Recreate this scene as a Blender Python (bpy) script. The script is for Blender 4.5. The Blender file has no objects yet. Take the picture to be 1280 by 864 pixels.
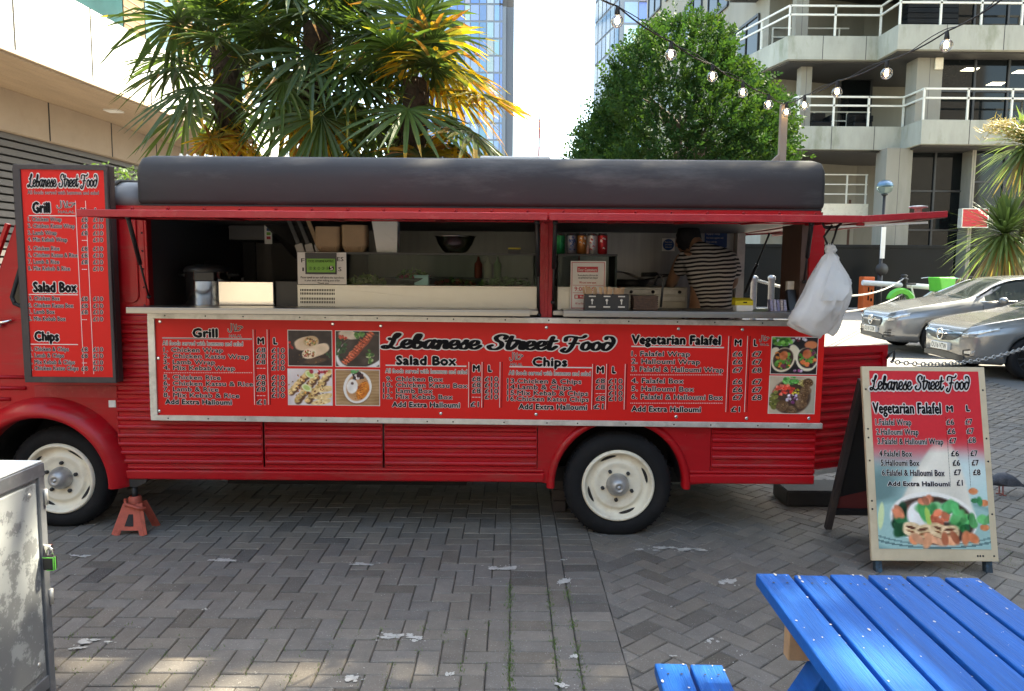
import bpy, bmesh, math, random
import numpy as np
from mathutils import Vector, Matrix
random.seed(7)
R = math.radians
scene = bpy.context.scene
COL = scene.collection

# ------------------------------------------------------------------ camera
H = 1.68                                   # eye height
FPX = 950.0                                # focal length in pixels of the 1280 wide photograph
TH = math.atan((432 - 336) / FPX)          # looking slightly down
RO = R(0.45)
cam_d = bpy.data.cameras.new('camera')
cam_d.sensor_width = 36
cam_d.lens = 36 * FPX / 1280
cam_d.clip_end = 3000
cam_d.clip_start = 0.05
cam = bpy.data.objects.new('camera', cam_d)
COL.objects.link(cam)
_r, _u, _f = Vector((1, 0, 0)), Vector((0, math.sin(TH), math.cos(TH))), Vector((0, math.cos(TH), -math.sin(TH)))
_rc = _r * math.cos(RO) + _u * math.sin(RO)
_uc = -_r * math.sin(RO) + _u * math.cos(RO)
cam.matrix_world = Matrix(((_rc.x, _uc.x, -_f.x, 0), (_rc.y, _uc.y, -_f.y, 0), (_rc.z, _uc.z, -_f.z, H), (0, 0, 0, 1)))
scene.camera = cam

# ------------------------------------------------------------------ light
SUN_AZ, SUN_EL = 58.0, 52.0                # azimuth from +Y towards +X
world = bpy.data.worlds.new('World')
scene.world = world
world.use_nodes = True
wn = world.node_tree
sky = wn.nodes.new('ShaderNodeTexSky')
sky.sky_type = 'NISHITA'
sky.sun_disc = False
sky.sun_elevation = R(SUN_EL)
sky.sun_rotation = R(SUN_AZ)
sky.air_density = 1.0
sky.dust_density = 1.8
sky.ozone_density = 0.9
bg = wn.nodes['Background']
bg.inputs['Strength'].default_value = 0.15
wn.links.new(sky.outputs[0], bg.inputs['Color'])
sun_d = bpy.data.lights.new('sun', 'SUN')
sun_d.energy = 4.2
sun_d.angle = R(0.5)
sun_d.color = (1.0, 0.93, 0.83)
sun = bpy.data.objects.new('sun', sun_d)
COL.objects.link(sun)
_sd = Vector((math.sin(R(SUN_AZ)) * math.cos(R(SUN_EL)), math.cos(R(SUN_AZ)) * math.cos(R(SUN_EL)), math.sin(R(SUN_EL))))
sun.rotation_euler = (-_sd).to_track_quat('-Z', 'Y').to_euler()
vs_ = scene.view_settings
vs_.view_transform = 'Standard'
vs_.look = 'None'
vs_.gamma = 1
vs_.use_curve_mapping = False
vs_.exposure = 2.7
vs_.use_white_balance = True
vs_.white_balance_temperature = 7500
vs_.white_balance_tint = 2
scene.render.engine = 'CYCLES'
scene.cycles.max_bounces = 7
scene.cycles.diffuse_bounces = 4
scene.cycles.transparent_max_bounces = 16
scene.cycles.caustics_reflective = False
scene.cycles.caustics_refractive = False
scene.cycles.use_denoising = True


# ------------------------------------------------------------------ measuring
def ray(px, py):
    dx, dy = (px - 640) / FPX, (432 - py) / FPX
    x = dx * math.cos(RO) - dy * math.sin(RO)
    y = dx * math.sin(RO) + dy * math.cos(RO)
    return Vector((x, math.cos(TH) + y * math.sin(TH), -math.sin(TH) + y * math.cos(TH)))


def at(px, py, Y):
    v = ray(px, py)
    t = Y / v.y
    return Vector((v.x * t, Y, H + v.z * t))


def atz(px, py, z):
    v = ray(px, py)
    t = (z - H) / v.z
    return Vector((v.x * t, v.y * t, z))


def ground_z(y):
    return 0.0 if y < 8 else min(0.45, (y - 8) / 16 * 0.45)


# ------------------------------------------------------------------ mesh builder
def wm(o):
    m = o.matrix_basis
    if o.parent:
        return wm(o.parent) @ o.matrix_parent_inverse @ m
    return m.copy()


class MB:
    def __init__(s):
        s.v, s.f, s.m, s.s, s.c = [], [], [], [], []
        s.col = None

    def add(s, vs, fs, m=0, smooth=False, col=None):
        b = len(s.v)
        s.v.extend([tuple(p) for p in vs])
        for f in fs:
            s.f.append([i + b for i in f])
            s.m.append(m)
            s.s.append(smooth)
            s.c.append(col)
        return s

    def box(s, x0, x1, y0, y1, z0, z1, m=0, col=None):
        vs = [(x, y, z) for z in (z0, z1) for x, y in ((x0, y0), (x1, y0), (x1, y1), (x0, y1))]
        return s.add(vs, [(3, 2, 1, 0), (4, 5, 6, 7), (0, 1, 5, 4), (1, 2, 6, 5), (2, 3, 7, 6), (3, 0, 4, 7)], m, False, col)

    def bar(s, p, q, w, h, m=0, up=(0, 0, 1), col=None):
        p, q, up = Vector(p), Vector(q), Vector(up)
        d = (q - p).normalized()
        a = d.cross(up)
        if a.length < 1e-5:
            a = d.cross(Vector((0, 1, 0)))
        a.normalize()
        b = a.cross(d).normalized()
        vs = []
        for e in (p, q):
            for i, j in ((-1, -1), (1, -1), (1, 1), (-1, 1)):
                vs.append(e + a * (i * w / 2) + b * (j * h / 2))
        return s.add(vs, [(3, 2, 1, 0), (4, 5, 6, 7), (0, 1, 5, 4), (1, 2, 6, 5), (2, 3, 7, 6), (3, 0, 4, 7)], m, False, col)

    def tube(s, pts, r, n=8, m=0, cap=True, smooth=True, col=None):
        pts = [Vector(p) for p in pts]
        if not hasattr(r, '__len__'):
            r = [r] * len(pts)
        vs, fs = [], []
        prev = None
        for i, p in enumerate(pts):
            d = (pts[min(i + 1, len(pts) - 1)] - pts[max(i - 1, 0)]).normalized()
            if prev is None:
                a = d.cross(Vector((0, 0, 1)))
                if a.length < 1e-3:
                    a = d.cross(Vector((1, 0, 0)))
            else:
                a = prev - d * prev.dot(d)
            a.normalize()
            prev = a
            b = d.cross(a)
            for k in range(n):
                t = 2 * math.pi * k / n
                vs.append(p + (a * math.cos(t) + b * math.sin(t)) * r[i])
        for i in range(len(pts) - 1):
            for k in range(n):
                k2 = (k + 1) % n
                fs.append((i * n + k, i * n + k2, (i + 1) * n + k2, (i + 1) * n + k))
        s.add(vs, fs, m, smooth, col)
        if cap:
            s.add(vs[:n], [tuple(range(n))[::-1]], m, False, col)
            s.add(vs[-n:], [tuple(range(n))], m, False, col)
        return s

    def lathe(s, prof, org=(0, 0, 0), axis='z', n=24, m=0, smooth=True, col=None):
        org = Vector(org)
        ax = {'z': (Vector((1, 0, 0)), Vector((0, 1, 0)), Vector((0, 0, 1))),
              'y': (Vector((1, 0, 0)), Vector((0, 0, 1)), Vector((0, -1, 0))),
              'x': (Vector((0, 1, 0)), Vector((0, 0, 1)), Vector((1, 0, 0)))}[axis]
        vs, fs = [], []
        for r, h in prof:
            for k in range(n):
                t = 2 * math.pi * k / n
                vs.append(org + (ax[0] * math.cos(t) + ax[1] * math.sin(t)) * max(r, 1e-5) + ax[2] * h)
        for i in range(len(prof) - 1):
            for k in range(n):
                k2 = (k + 1) % n
                fs.append((i * n + k, i * n + k2, (i + 1) * n + k2, (i + 1) * n + k))
        return s.add(vs, fs, m, smooth, col)

    def prism(s, poly, fn, d0, d1, m=0, smooth=False, col=None):
        """poly: 2D points; fn(a, b, d) -> 3D"""
        n = len(poly)
        vs = [fn(a, b, d0) for a, b in poly] + [fn(a, b, d1) for a, b in poly]
        fs = [tuple(range(n))[::-1], tuple(range(n, 2 * n))]
        s.add(vs, fs, m, False, col)
        return s.add(vs, [(i, (i + 1) % n, n + (i + 1) % n, n + i) for i in range(n)], m, smooth, col)

    def sphere(s, c, r, nu=16, nv=10, m=0, col=None):
        if not hasattr(r, '__len__'):
            r = (r, r, r)
        vs, fs = [], []
        for j in range(nv + 1):
            ph = math.pi * j / nv
            for i in range(nu):
                t = 2 * math.pi * i / nu
                k = max(math.sin(ph), 1e-4)
                vs.append((c[0] + r[0] * k * math.cos(t), c[1] + r[1] * k * math.sin(t), c[2] + r[2] * math.cos(ph)))
        for j in range(nv):
            for i in range(nu):
                i2 = (i + 1) % nu
                fs.append((j * nu + i, (j + 1) * nu + i, (j + 1) * nu + i2, j * nu + i2))
        return s.add(vs, fs, m, True, col)

    def loft(s, rings, m=0, smooth=True, closed=True, caps=True, col=None):
        n = len(rings[0])
        vs = [p for r_ in rings for p in r_]
        fs = []
        for i in range(len(rings) - 1):
            for k in range(n if closed else n - 1):
                k2 = (k + 1) % n
                fs.append((i * n + k, i * n + k2, (i + 1) * n + k2, (i + 1) * n + k))
        s.add(vs, fs, m, smooth, col)
        if caps and closed:
            s.add(rings[0], [tuple(range(n))[::-1]], m, False, col)
            s.add(rings[-1], [tuple(range(n))], m, False, col)
        return s

    def build(s, name, mats, parent=None, bevel=0.0, local=False, fix=True, auto=False, seg=2):
        me = bpy.data.meshes.new(name)
        me.from_pydata(s.v, [], s.f)
        if not isinstance(mats, (list, tuple)):
            mats = [mats]
        for m_ in mats:
            me.materials.append(m_)
        me.polygons.foreach_set('material_index', s.m)
        me.polygons.foreach_set('use_smooth', s.s)
        if any(c is not None for c in s.c):
            at_ = me.color_attributes.new('Col', 'FLOAT_COLOR', 'CORNER')
            buf = np.ones((len(me.loops), 4), dtype=np.float32)
            k = 0
            for f, c in zip(s.f, s.c):
                if c is not None:
                    buf[k:k + len(f), :3] = c[:3]
                k += len(f)
            at_.data.foreach_set('color', buf.ravel())
        if fix:
            bm = bmesh.new()
            bm.from_mesh(me)
            bmesh.ops.remove_doubles(bm, verts=bm.verts, dist=1e-5)
            bmesh.ops.recalc_face_normals(bm, faces=bm.faces)
            bm.to_mesh(me)
            bm.free()
        me.update()
        o = bpy.data.objects.new(name, me)
        COL.objects.link(o)
        if parent:
            o.parent = parent
            if not local:
                o.matrix_parent_inverse = wm(parent).inverted()
        if bevel:
            b = o.modifiers.new('bevel', 'BEVEL')
            b.width = bevel
            b.segments = seg
            b.limit_method = 'ANGLE'
            b.angle_limit = R(40)
            b.harden_normals = False
        return o


def tag(o, label=None, cat=None, group=None, kind=None):
    if label:
        o['label'] = label
    if cat:
        o['category'] = cat
    if group:
        o['group'] = group
    if kind:
        o['kind'] = kind
    return o


def thing(name, label, cat, loc=(0, 0, 0), rz=0, group=None):
    o = bpy.data.objects.new(name, None)
    o.empty_display_size = 0.1
    COL.objects.link(o)
    o.location = loc
    o.rotation_euler = (0, 0, rz)
    return tag(o, label, cat, group)


def dup(root, loc=None, rz=None, label=None, group=None):
    def cp(o, par):
        c = o.copy()
        COL.objects.link(c)
        if par:
            c.parent = par
        for ch in o.children:
            cp(ch, c)
        return c
    c = cp(root, None)
    if loc is not None:
        c.location = loc
    if rz is not None:
        c.rotation_euler = (0, 0, rz)
    return tag(c, label, None, group)


# ------------------------------------------------------------------ materials
def new_mat(name):
    m = bpy.data.materials.new(name)
    m.use_nodes = True
    nt = m.node_tree
    return m, nt, nt.nodes['Principled BSDF']


def mat(name, col, rough=0.5, metal=0.0, var=0.15, scale=6.0, bump=0.0, bscale=60.0, dirt=None, dirt_amt=0.5,
        dirt_scale=3.0, spec=0.5, coat=0.0, alpha=1.0, trans=0.0, stretch=(1, 1, 1), rvar=0.1, emit=0.0):
    m, nt, p = new_mat(name)
    N, L = nt.nodes.new, nt.links.new
    tc = N('ShaderNodeTexCoord')
    mp = N('ShaderNodeMapping')
    mp.inputs['Scale'].default_value = stretch
    L(tc.outputs['Object'], mp.inputs['Vector'])
    no = N('ShaderNodeTexNoise')
    no.inputs['Scale'].default_value = scale
    no.inputs['Detail'].default_value = 6
    no.inputs['Roughness'].default_value = 0.65
    L(mp.outputs[0], no.inputs['Vector'])
    mx = N('ShaderNodeMix')
    mx.data_type = 'RGBA'
    lo = [max(0, c * (1 - var)) for c in col[:3]] + [1]
    hi = [min(1, c * (1 + var)) for c in col[:3]] + [1]
    mx.inputs[6].default_value = lo
    mx.inputs[7].default_value = hi
    cr = N('ShaderNodeMapRange')
    cr.inputs['From Min'].default_value = 0.3
    cr.inputs['From Max'].default_value = 0.7
    L(no.outputs['Fac'], cr.inputs['Value'])
    L(cr.outputs[0], mx.inputs[0])
    out = mx.outputs[2]
    if dirt:
        n2 = N('ShaderNodeTexNoise')
        n2.inputs['Scale'].default_value = dirt_scale
        n2.inputs['Detail'].default_value = 9
        n2.inputs['Roughness'].default_value = 0.7
        L(mp.outputs[0], n2.inputs['Vector'])
        r2 = N('ShaderNodeMapRange')
        r2.inputs['From Min'].default_value = 0.52
        r2.inputs['From Max'].default_value = 0.72
        r2.inputs['To Max'].default_value = dirt_amt
        L(n2.outputs['Fac'], r2.inputs['Value'])
        m2 = N('ShaderNodeMix')
        m2.data_type = 'RGBA'
        m2.inputs[7].default_value = list(dirt) + [1]
        L(out, m2.inputs[6])
        L(r2.outputs[0], m2.inputs[0])
        out = m2.outputs[2]
    L(out, p.inputs['Base Color'])
    rr = N('ShaderNodeMapRange')
    rr.inputs['To Min'].default_value = max(0.02, rough - rvar)
    rr.inputs['To Max'].default_value = min(1, rough + rvar)
    L(no.outputs['Fac'], rr.inputs['Value'])
    L(rr.outputs[0], p.inputs['Roughness'])
    p.inputs['Metallic'].default_value = metal
    p.inputs['Specular IOR Level'].default_value = spec
    p.inputs['Coat Weight'].default_value = coat
    p.inputs['Coat Roughness'].default_value = 0.08
    p.inputs['Transmission Weight'].default_value = trans
    p.inputs['Alpha'].default_value = alpha
    if emit:
        p.inputs['Emission Color'].default_value = list(col) + [1]
        p.inputs['Emission Strength'].default_value = emit
    if bump:
        nb = N('ShaderNodeTexNoise')
        nb.inputs['Scale'].default_value = bscale
        nb.inputs['Detail'].default_value = 5
        L(mp.outputs[0], nb.inputs['Vector'])
        bp = N('ShaderNodeBump')
        bp.inputs['Strength'].default_value = bump
        bp.inputs['Distance'].default_value = 0.01
        L(nb.outputs['Fac'], bp.inputs['Height'])
        L(bp.outputs[0], p.inputs['Normal'])
    return m


def attr_mat(name, rough=0.6, var=0.2, scale=30.0, trans=0.0, spec=0.4, speck=0.0, bump=0.0, bscale=150, coat=0.0):
    """colour from the mesh's own colour attribute, with noise on top"""
    m, nt, p = new_mat(name)
    N, L = nt.nodes.new, nt.links.new
    a = N('ShaderNodeAttribute')
    a.attribute_name = 'Col'
    tc = N('ShaderNodeTexCoord')
    no = N('ShaderNodeTexNoise')
    no.inputs['Scale'].default_value = scale
    no.inputs['Detail'].default_value = 7
    no.inputs['Roughness'].default_value = 0.7
    L(tc.outputs['Object'], no.inputs['Vector'])
    mr = N('ShaderNodeMapRange')
    mr.inputs['From Min'].default_value = 0.25
    mr.inputs['From Max'].default_value = 0.75
    mr.inputs['To Min'].default_value = 1 - var
    mr.inputs['To Max'].default_value = 1 + var
    L(no.outputs['Fac'], mr.inputs['Value'])
    mu = N('ShaderNodeVectorMath')
    mu.operation = 'SCALE'
    L(a.outputs['Color'], mu.inputs[0])
    L(mr.outputs[0], mu.inputs['Scale'])
    out = mu.outputs[0]
    if speck:
        vn = N('ShaderNodeTexNoise')
        vn.inputs['Scale'].default_value = 150
        vn.inputs['Detail'].default_value = 2
        L(tc.outputs['Object'], vn.inputs['Vector'])
        r2 = N('ShaderNodeMapRange')
        r2.inputs['From Min'].default_value = 0.63
        r2.inputs['From Max'].default_value = 0.70
        r2.inputs['To Max'].default_value = speck
        L(vn.outputs['Fac'], r2.inputs['Value'])
        m2 = N('ShaderNodeMix')
        m2.data_type = 'RGBA'
        m2.inputs[7].default_value = (0.5, 0.48, 0.45, 1)
        L(out, m2.inputs[6])
        L(r2.outputs[0], m2.inputs[0])
        out = m2.outputs[2]
    L(out, p.inputs['Base Color'])
    p.inputs['Roughness'].default_value = rough
    p.inputs['Specular IOR Level'].default_value = spec
    p.inputs['Coat Weight'].default_value = coat
    if bump:
        nb = N('ShaderNodeTexNoise')
        nb.inputs['Scale'].default_value = bscale
        nb.inputs['Detail'].default_value = 4
        L(tc.outputs['Object'], nb.inputs['Vector'])
        bp = N('ShaderNodeBump')
        bp.inputs['Strength'].default_value = bump
        bp.inputs['Distance'].default_value = 0.004
        L(nb.outputs['Fac'], bp.inputs['Height'])
        L(bp.outputs[0], p.inputs['Normal'])
    if trans:
        tr = N('ShaderNodeBsdfTranslucent')
        ts = N('ShaderNodeVectorMath')
        ts.operation = 'MULTIPLY'
        ts.inputs[1].default_value = (1.5, 1.45, 0.7)
        L(out, ts.inputs[0])
        L(ts.outputs[0], tr.inputs['Color'])
        ms = N('ShaderNodeMixShader')
        ms.inputs[0].default_value = trans
        L(p.outputs[0], ms.inputs[1])
        L(tr.outputs[0], ms.inputs[2])
        L(ms.outputs[0], nt.nodes['Material Output'].inputs['Surface'])
    return m


def glass_mat(name, tint=(0.9, 0.95, 0.93), refl=0.12, rough=0.02, lwk=0.7):
    """thin clear pane: mostly see-through, some mirror"""
    m, nt, p = new_mat(name)
    N, L = nt.nodes.new, nt.links.new
    nt.nodes.remove(p)
    t = N('ShaderNodeBsdfTransparent')
    t.inputs['Color'].default_value = list(tint) + [1]
    g = N('ShaderNodeBsdfGlossy')
    g.inputs['Roughness'].default_value = rough
    lw = N('ShaderNodeLayerWeight')
    lw.inputs['Blend'].default_value = 0.25
    ad = N('ShaderNodeMath')
    ad.operation = 'MULTIPLY_ADD'
    ad.inputs[1].default_value = lwk
    ad.inputs[2].default_value = refl
    ad.use_clamp = True
    L(lw.outputs['Fresnel'], ad.inputs[0])
    ms = N('ShaderNodeMixShader')
    L(ad.outputs[0], ms.inputs[0])
    L(t.outputs[0], ms.inputs[1])
    L(g.outputs[0], ms.inputs[2])
    L(ms.outputs[0], nt.nodes['Material Output'].inputs['Surface'])
    return m


M = {}
M['red'] = mat('red_paint', (0.40, 0.004, 0.010), 0.36, var=0.12, scale=3, bump=0.22, bscale=3.2, dirt=(0.27, 0.055, 0.045), dirt_amt=0.65, dirt_scale=7, coat=0.08, spec=0.3, stretch=(.5, 1, 2.2))
M['red_old'] = mat('red_paint_worn', (0.37, 0.007, 0.014), 0.5, var=0.12, scale=5, bump=0.1, bscale=30, dirt=(0.5, 0.12, 0.1), dirt_amt=0.4, dirt_scale=14)
M['banner'] = mat('printed_red', (0.68, 0.013, 0.012), 0.42, var=0.04, scale=2, bump=0.04, bscale=3, spec=0.25)
M['roof'] = mat('roof_sheet', (0.034, 0.032, 0.033), 0.62, spec=0.3, var=0.2, scale=2.5, bump=0.16, bscale=4, dirt=(0.13, 0.125, 0.12), dirt_amt=0.5, dirt_scale=2.2, stretch=(0.5, 2, 2))
M['cabroof'] = mat('cab_roof_sheet', (0.16, 0.155, 0.15), 0.5, var=0.12, dirt=(0.3, 0.28, 0.24), dirt_amt=0.4)
M['steel'] = mat('brushed_steel', (0.30, 0.29, 0.275), 0.32, metal=1.0, var=0.05, scale=3, stretch=(1, 3, 6), rvar=0.08)
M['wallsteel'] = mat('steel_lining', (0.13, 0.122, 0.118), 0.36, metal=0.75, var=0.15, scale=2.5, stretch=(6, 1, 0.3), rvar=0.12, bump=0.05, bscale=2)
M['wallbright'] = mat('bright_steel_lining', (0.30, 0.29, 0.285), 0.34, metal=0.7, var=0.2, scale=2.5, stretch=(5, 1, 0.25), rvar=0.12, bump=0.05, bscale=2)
M['mirrorsteel'] = mat('polished_steel', (0.62, 0.60, 0.57), 0.14, metal=1.0, var=0.05, scale=4, bump=0.05, bscale=3)
M['alu'] = mat('scuffed_aluminium', (0.62, 0.60, 0.56), 0.42, metal=0.55, var=0.15, scale=14, dirt=(0.28, 0.25, 0.22), dirt_amt=0.6, dirt_scale=9, bump=0.08, bscale=40)
M['fridge'] = mat('fridge_panel', (0.62, 0.60, 0.53), 0.36, metal=0.35, var=0.06, scale=3)
M['cream'] = mat('cream_paint', (0.82, 0.75, 0.60), 0.45, var=0.06, scale=8, dirt=(0.42, 0.28, 0.17), dirt_amt=0.4, dirt_scale=7, bump=0.05, bscale=30)
M['tyre'] = mat('tyre_rubber', (0.011, 0.011, 0.012), 0.8, var=0.25, scale=12, bump=0.15, bscale=50, dirt=(0.035, 0.03, 0.028), dirt_amt=0.4, dirt_scale=6, spec=.25)
M['black'] = mat('black_plastic', (0.018, 0.018, 0.02), 0.45, var=0.2, scale=10)
M['rubber'] = mat('black_rubber', (0.014, 0.014, 0.015), 0.7, var=0.2)
M['darkwood'] = mat('dark_painted_wood', (0.045, 0.035, 0.035), 0.6, var=0.3, scale=8, stretch=(1, 1, 0.2), dirt=(0.12, 0.09, 0.07), dirt_amt=0.5, dirt_scale=9, bump=0.2, bscale=20)
M['inside'] = mat('van_lining', (0.10, 0.095, 0.095), 0.5, var=0.15, scale=2)
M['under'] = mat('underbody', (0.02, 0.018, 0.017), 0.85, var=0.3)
M['white'] = mat('white_plastic', (0.75, 0.74, 0.71), 0.45, var=0.04, dirt=(0.5, 0.48, 0.44), dirt_amt=0.4, dirt_scale=6)
M['paper'] = mat('white_paper', (0.78, 0.76, 0.73), 0.6, var=0.03)
M['kraft'] = mat('kraft_card', (0.40, 0.27, 0.16), 0.7, var=0.08, scale=10)
M['ink'] = mat('black_ink', (0.008, 0.007, 0.008), 0.6, var=0.05, spec=0.1)
M['inkwhite'] = mat('white_ink', (0.72, 0.66, 0.62), 0.4, var=0.05)
M['inkred'] = mat('red_ink', (0.5, 0.02, 0.03), 0.45, var=0.05)
M['inkgreen'] = mat('green_ink', (0.16, 0.42, 0.03), 0.45, var=0.05)
M['inkblue'] = mat('blue_ink', (0.012, 0.06, 0.22), 0.45, var=0.05)
M['print'] = attr_mat('printed_picture', 0.35, var=0.06, scale=60)
M['jackred'] = mat('rusty_red_paint', (0.46, 0.085, 0.05), 0.6, var=0.2, scale=18, dirt=(0.12, 0.035, 0.02), dirt_amt=0.7, dirt_scale=16, bump=0.2, bscale=60)
M['hub'] = mat('dull_hub_metal', (.42, .41, .40), .42, metal=.6, var=.15, scale=30)
M['chrome'] = mat('chrome', (0.75, 0.73, 0.7), 0.16, metal=1.0, var=0.06, scale=20)
M['iron'] = mat('dark_iron', (0.035, 0.034, 0.034), 0.5, metal=0.3, var=0.2)
M['glass'] = glass_mat('clear_glass')
M['darkglass'] = mat('dark_window', (0.006, 0.008, 0.009), 0.06, var=0.3, scale=0.4, spec=0.3, rvar=0.03)
M['autoglass'] = glass_mat('car_glass', (0.30, 0.36, 0.34), 0.14, 0.02)
M['greenglass'] = glass_mat('display_glass', (0.86, 0.93, 0.90), 0.0, 0.015, 0.3)


def leaf_mat(name, trans=0.35, rough=0.45):
    return attr_mat(name, rough, var=0.25, scale=3.0, trans=trans, spec=0.45)


M['palm'] = leaf_mat('palm_leaf', 0.42, 0.42)
M['leaf'] = leaf_mat('tree_leaf', 0.3, 0.5)
M['bark'] = mat('bark', (0.10, 0.075, 0.05), 0.9, var=0.4, scale=20, stretch=(1, 1, 0.3), bump=0.6, bscale=30)
M['fibre'] = mat('palm_fibre', (0.05, 0.035, 0.024), 0.95, var=0.5, scale=25, bump=0.9, bscale=50)

# ================================================================== THE SETTING
M['asphalt'] = mat('asphalt', (0.17, 0.16, 0.15), 0.9, var=0.2, scale=1.2, bump=0.3, bscale=120, dirt=(0.10, 0.095, 0.09), dirt_amt=0.6, dirt_scale=0.35)
M['joint'] = mat('joint_sand', (0.075, 0.066, 0.054), 0.95, var=0.5, scale=3)
M['pave'] = attr_mat('paver', 0.78, var=0.22, scale=9, speck=0.4, bump=0.6, bscale=160, spec=0.35)
M['slab'] = mat('pavement_slab', (0.24, 0.22, 0.20), 0.9, var=0.15, scale=2)

g = MB()
ys = [-60, -20, 0, 8, 12, 16, 20, 24, 40, 120, 700]
xs = [-400, -100, -40, -12, 0, 12, 40, 100, 400]
vs = [(x, y, ground_z(y) - 0.012) for y in ys for x in xs]
fs = [(j * len(xs) + i, j * len(xs) + i + 1, (j + 1) * len(xs) + i + 1, (j + 1) * len(xs) + i) for j in range(len(ys) - 1) for i in range(len(xs) - 1)]
g.add(vs, fs)
tag(g.build('ground', M['asphalt']), kind='structure')
g = MB()
g.box(-7.5, 7.5, -1.0, 11.6, -0.2, -0.0085)
tag(g.build('paving_bed', M['joint']), kind='structure')


def brick_boxes(cells, trans, inside):
    """cells: list of (x0,y0,x1,y1) rectangles; makes bevelled brick tops"""
    mb = MB()
    for (x0, y0, x1, y1) in cells:
        cx, cy = trans((x0 + x1) / 2, (y0 + y1) / 2)
        if not inside(cx, cy):
            continue
        j, c = 0.0026, 0.0038
        dz = random.uniform(-0.0018, 0.0018)
        tx, ty = random.uniform(-0.012, 0.012), random.uniform(-0.012, 0.012)
        lo = [(x0 + j, y0 + j), (x1 - j, y0 + j), (x1 - j, y1 - j), (x0 + j, y1 - j)]
        hi = [(x0 + j + c, y0 + j + c), (x1 - j - c, y0 + j + c), (x1 - j - c, y1 - j - c), (x0 + j + c, y1 - j - c)]
        mx, my = (x0 + x1) / 2, (y0 + y1) / 2
        gz = ground_z(cy)
        v = [(*trans(a, b), gz - 0.009) for a, b in lo]
        v += [(*trans(a, b), gz - 0.004 + dz) for a, b in lo]
        v += [(*trans(a, b), gz + dz + (a - mx) * tx + (b - my) * ty) for a, b in hi]
        k = random.gauss(1, 0.08)
        if random.random() < 0.05:
            k *= random.uniform(0.6, 0.8)
        w = random.uniform(-0.006, 0.008)
        base = (0.168 * k + w, 0.149 * k + w * 0.3, 0.128 * k - w * 0.5)
        fs_ = [(8, 9, 10, 11)]
        for i in range(4):
            i2 = (i + 1) % 4
            fs_ += [(4 + i, 4 + i2, 8 + i2, 8 + i), (i, i2, 4 + i2, 4 + i)]
        mb.add(v, fs_, 0, False, base)
    return mb


def herring(n, w=0.1):
    cells = []
    for t in range(-n, n):
        for k in range(-n // 2, n // 2):
            a, b = t + 2 * k, t - 2 * k
            cells.append((a * w, b * w, (a + 2) * w, (b + 1) * w))
            cells.append((a * w, (b + 1) * w, (a + 1) * w, (b + 3) * w))
    return cells


def cut(o, co, no):
    bm = bmesh.new()
    bm.from_mesh(o.data)
    bmesh.ops.bisect_plane(bm, geom=bm.verts[:] + bm.edges[:] + bm.faces[:], plane_co=co, plane_no=no, clear_outer=True)
    bm.to_mesh(o.data)
    bm.free()


BX = 0.0
m1 = brick_boxes(herring(80), lambda a, b: (a - 3.5, b + 5), lambda x, y: -7 < x < BX + 0.1 and 0.8 < y < 11.4)
o = m1.build('paving_left', M['pave'], fix=False)
cut(o, (BX, 0, 0), (1, 0, 0))
tag(o, kind='structure')
ca, sa = math.cos(R(42)), math.sin(R(42))
m2 = brick_boxes(herring(80), lambda a, b: (a * ca - b * sa + 3.5, a * sa + b * ca + 5), lambda x, y: BX + 0.4 < x < 7 and 0.8 < y < 11.4)
o = m2.build('paving_right', M['pave'], fix=False)
cut(o, (BX + 0.5, 0, 0), (-1, 0, 0))
tag(o, kind='structure')
cells = []
y = 0.8
while y < 11.4:
    cells += [(BX, y, BX + 0.2, y + 0.1), (BX, y + 0.1, BX + 0.2, y + 0.2), (BX + 0.3, y, BX + 0.5, y + 0.1), (BX + 0.3, y + 0.1, BX + 0.5, y + 0.2), (BX + 0.2, y + 0.05, BX + 0.3, y + 0.25)]
    y += 0.2
tag(brick_boxes(cells, lambda a, b: (a, b), lambda x, y: True).build('paving_band', M['pave'], fix=False), kind='structure')

# worn white paint left on the pavers
M['roadpaint'] = mat('worn_road_paint', (0.50, 0.475, 0.43), 0.8, var=0.25, scale=30, dirt=(0.17, 0.155, 0.14), dirt_amt=1.0, dirt_scale=60)
pm = MB()


def fleck(cx, cy, w, h, n=6, dens=1.0):
    global nfl
    solid = max(1, int(n * 1.6)) if w > .03 else 1
    for q in range(solid + int(n)):
        big = q < solid
        x = cx + random.uniform(-w, w) * (.40 if big else .75)
        yv = cy + random.uniform(-h, h) * (.28 if big else .7)
        a, b = (w * random.uniform(.08, .20), h * random.uniform(.12, .30)) if big else (w * random.uniform(.015, .06), h * random.uniform(.04, .12))
        if w <= .03:
            a, b = w * .22, h * .22
        a, b = a * dens, b * dens
        pts = []
        k = 22 if big else 9
        nfl += 1
        for i in range(k):
            t = 2 * math.pi * i / k
            c, s = math.cos(t), math.sin(t)
            m_ = (abs(c) ** 4 + abs(s) ** 4) ** -.25 * random.uniform(.55, 1.1)
            pts.append((x + a * c * m_, yv + b * s * m_, 0.0042 + (nfl % 40) * 0.00006))
        pm.add(pts, [tuple(range(k))])


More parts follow.
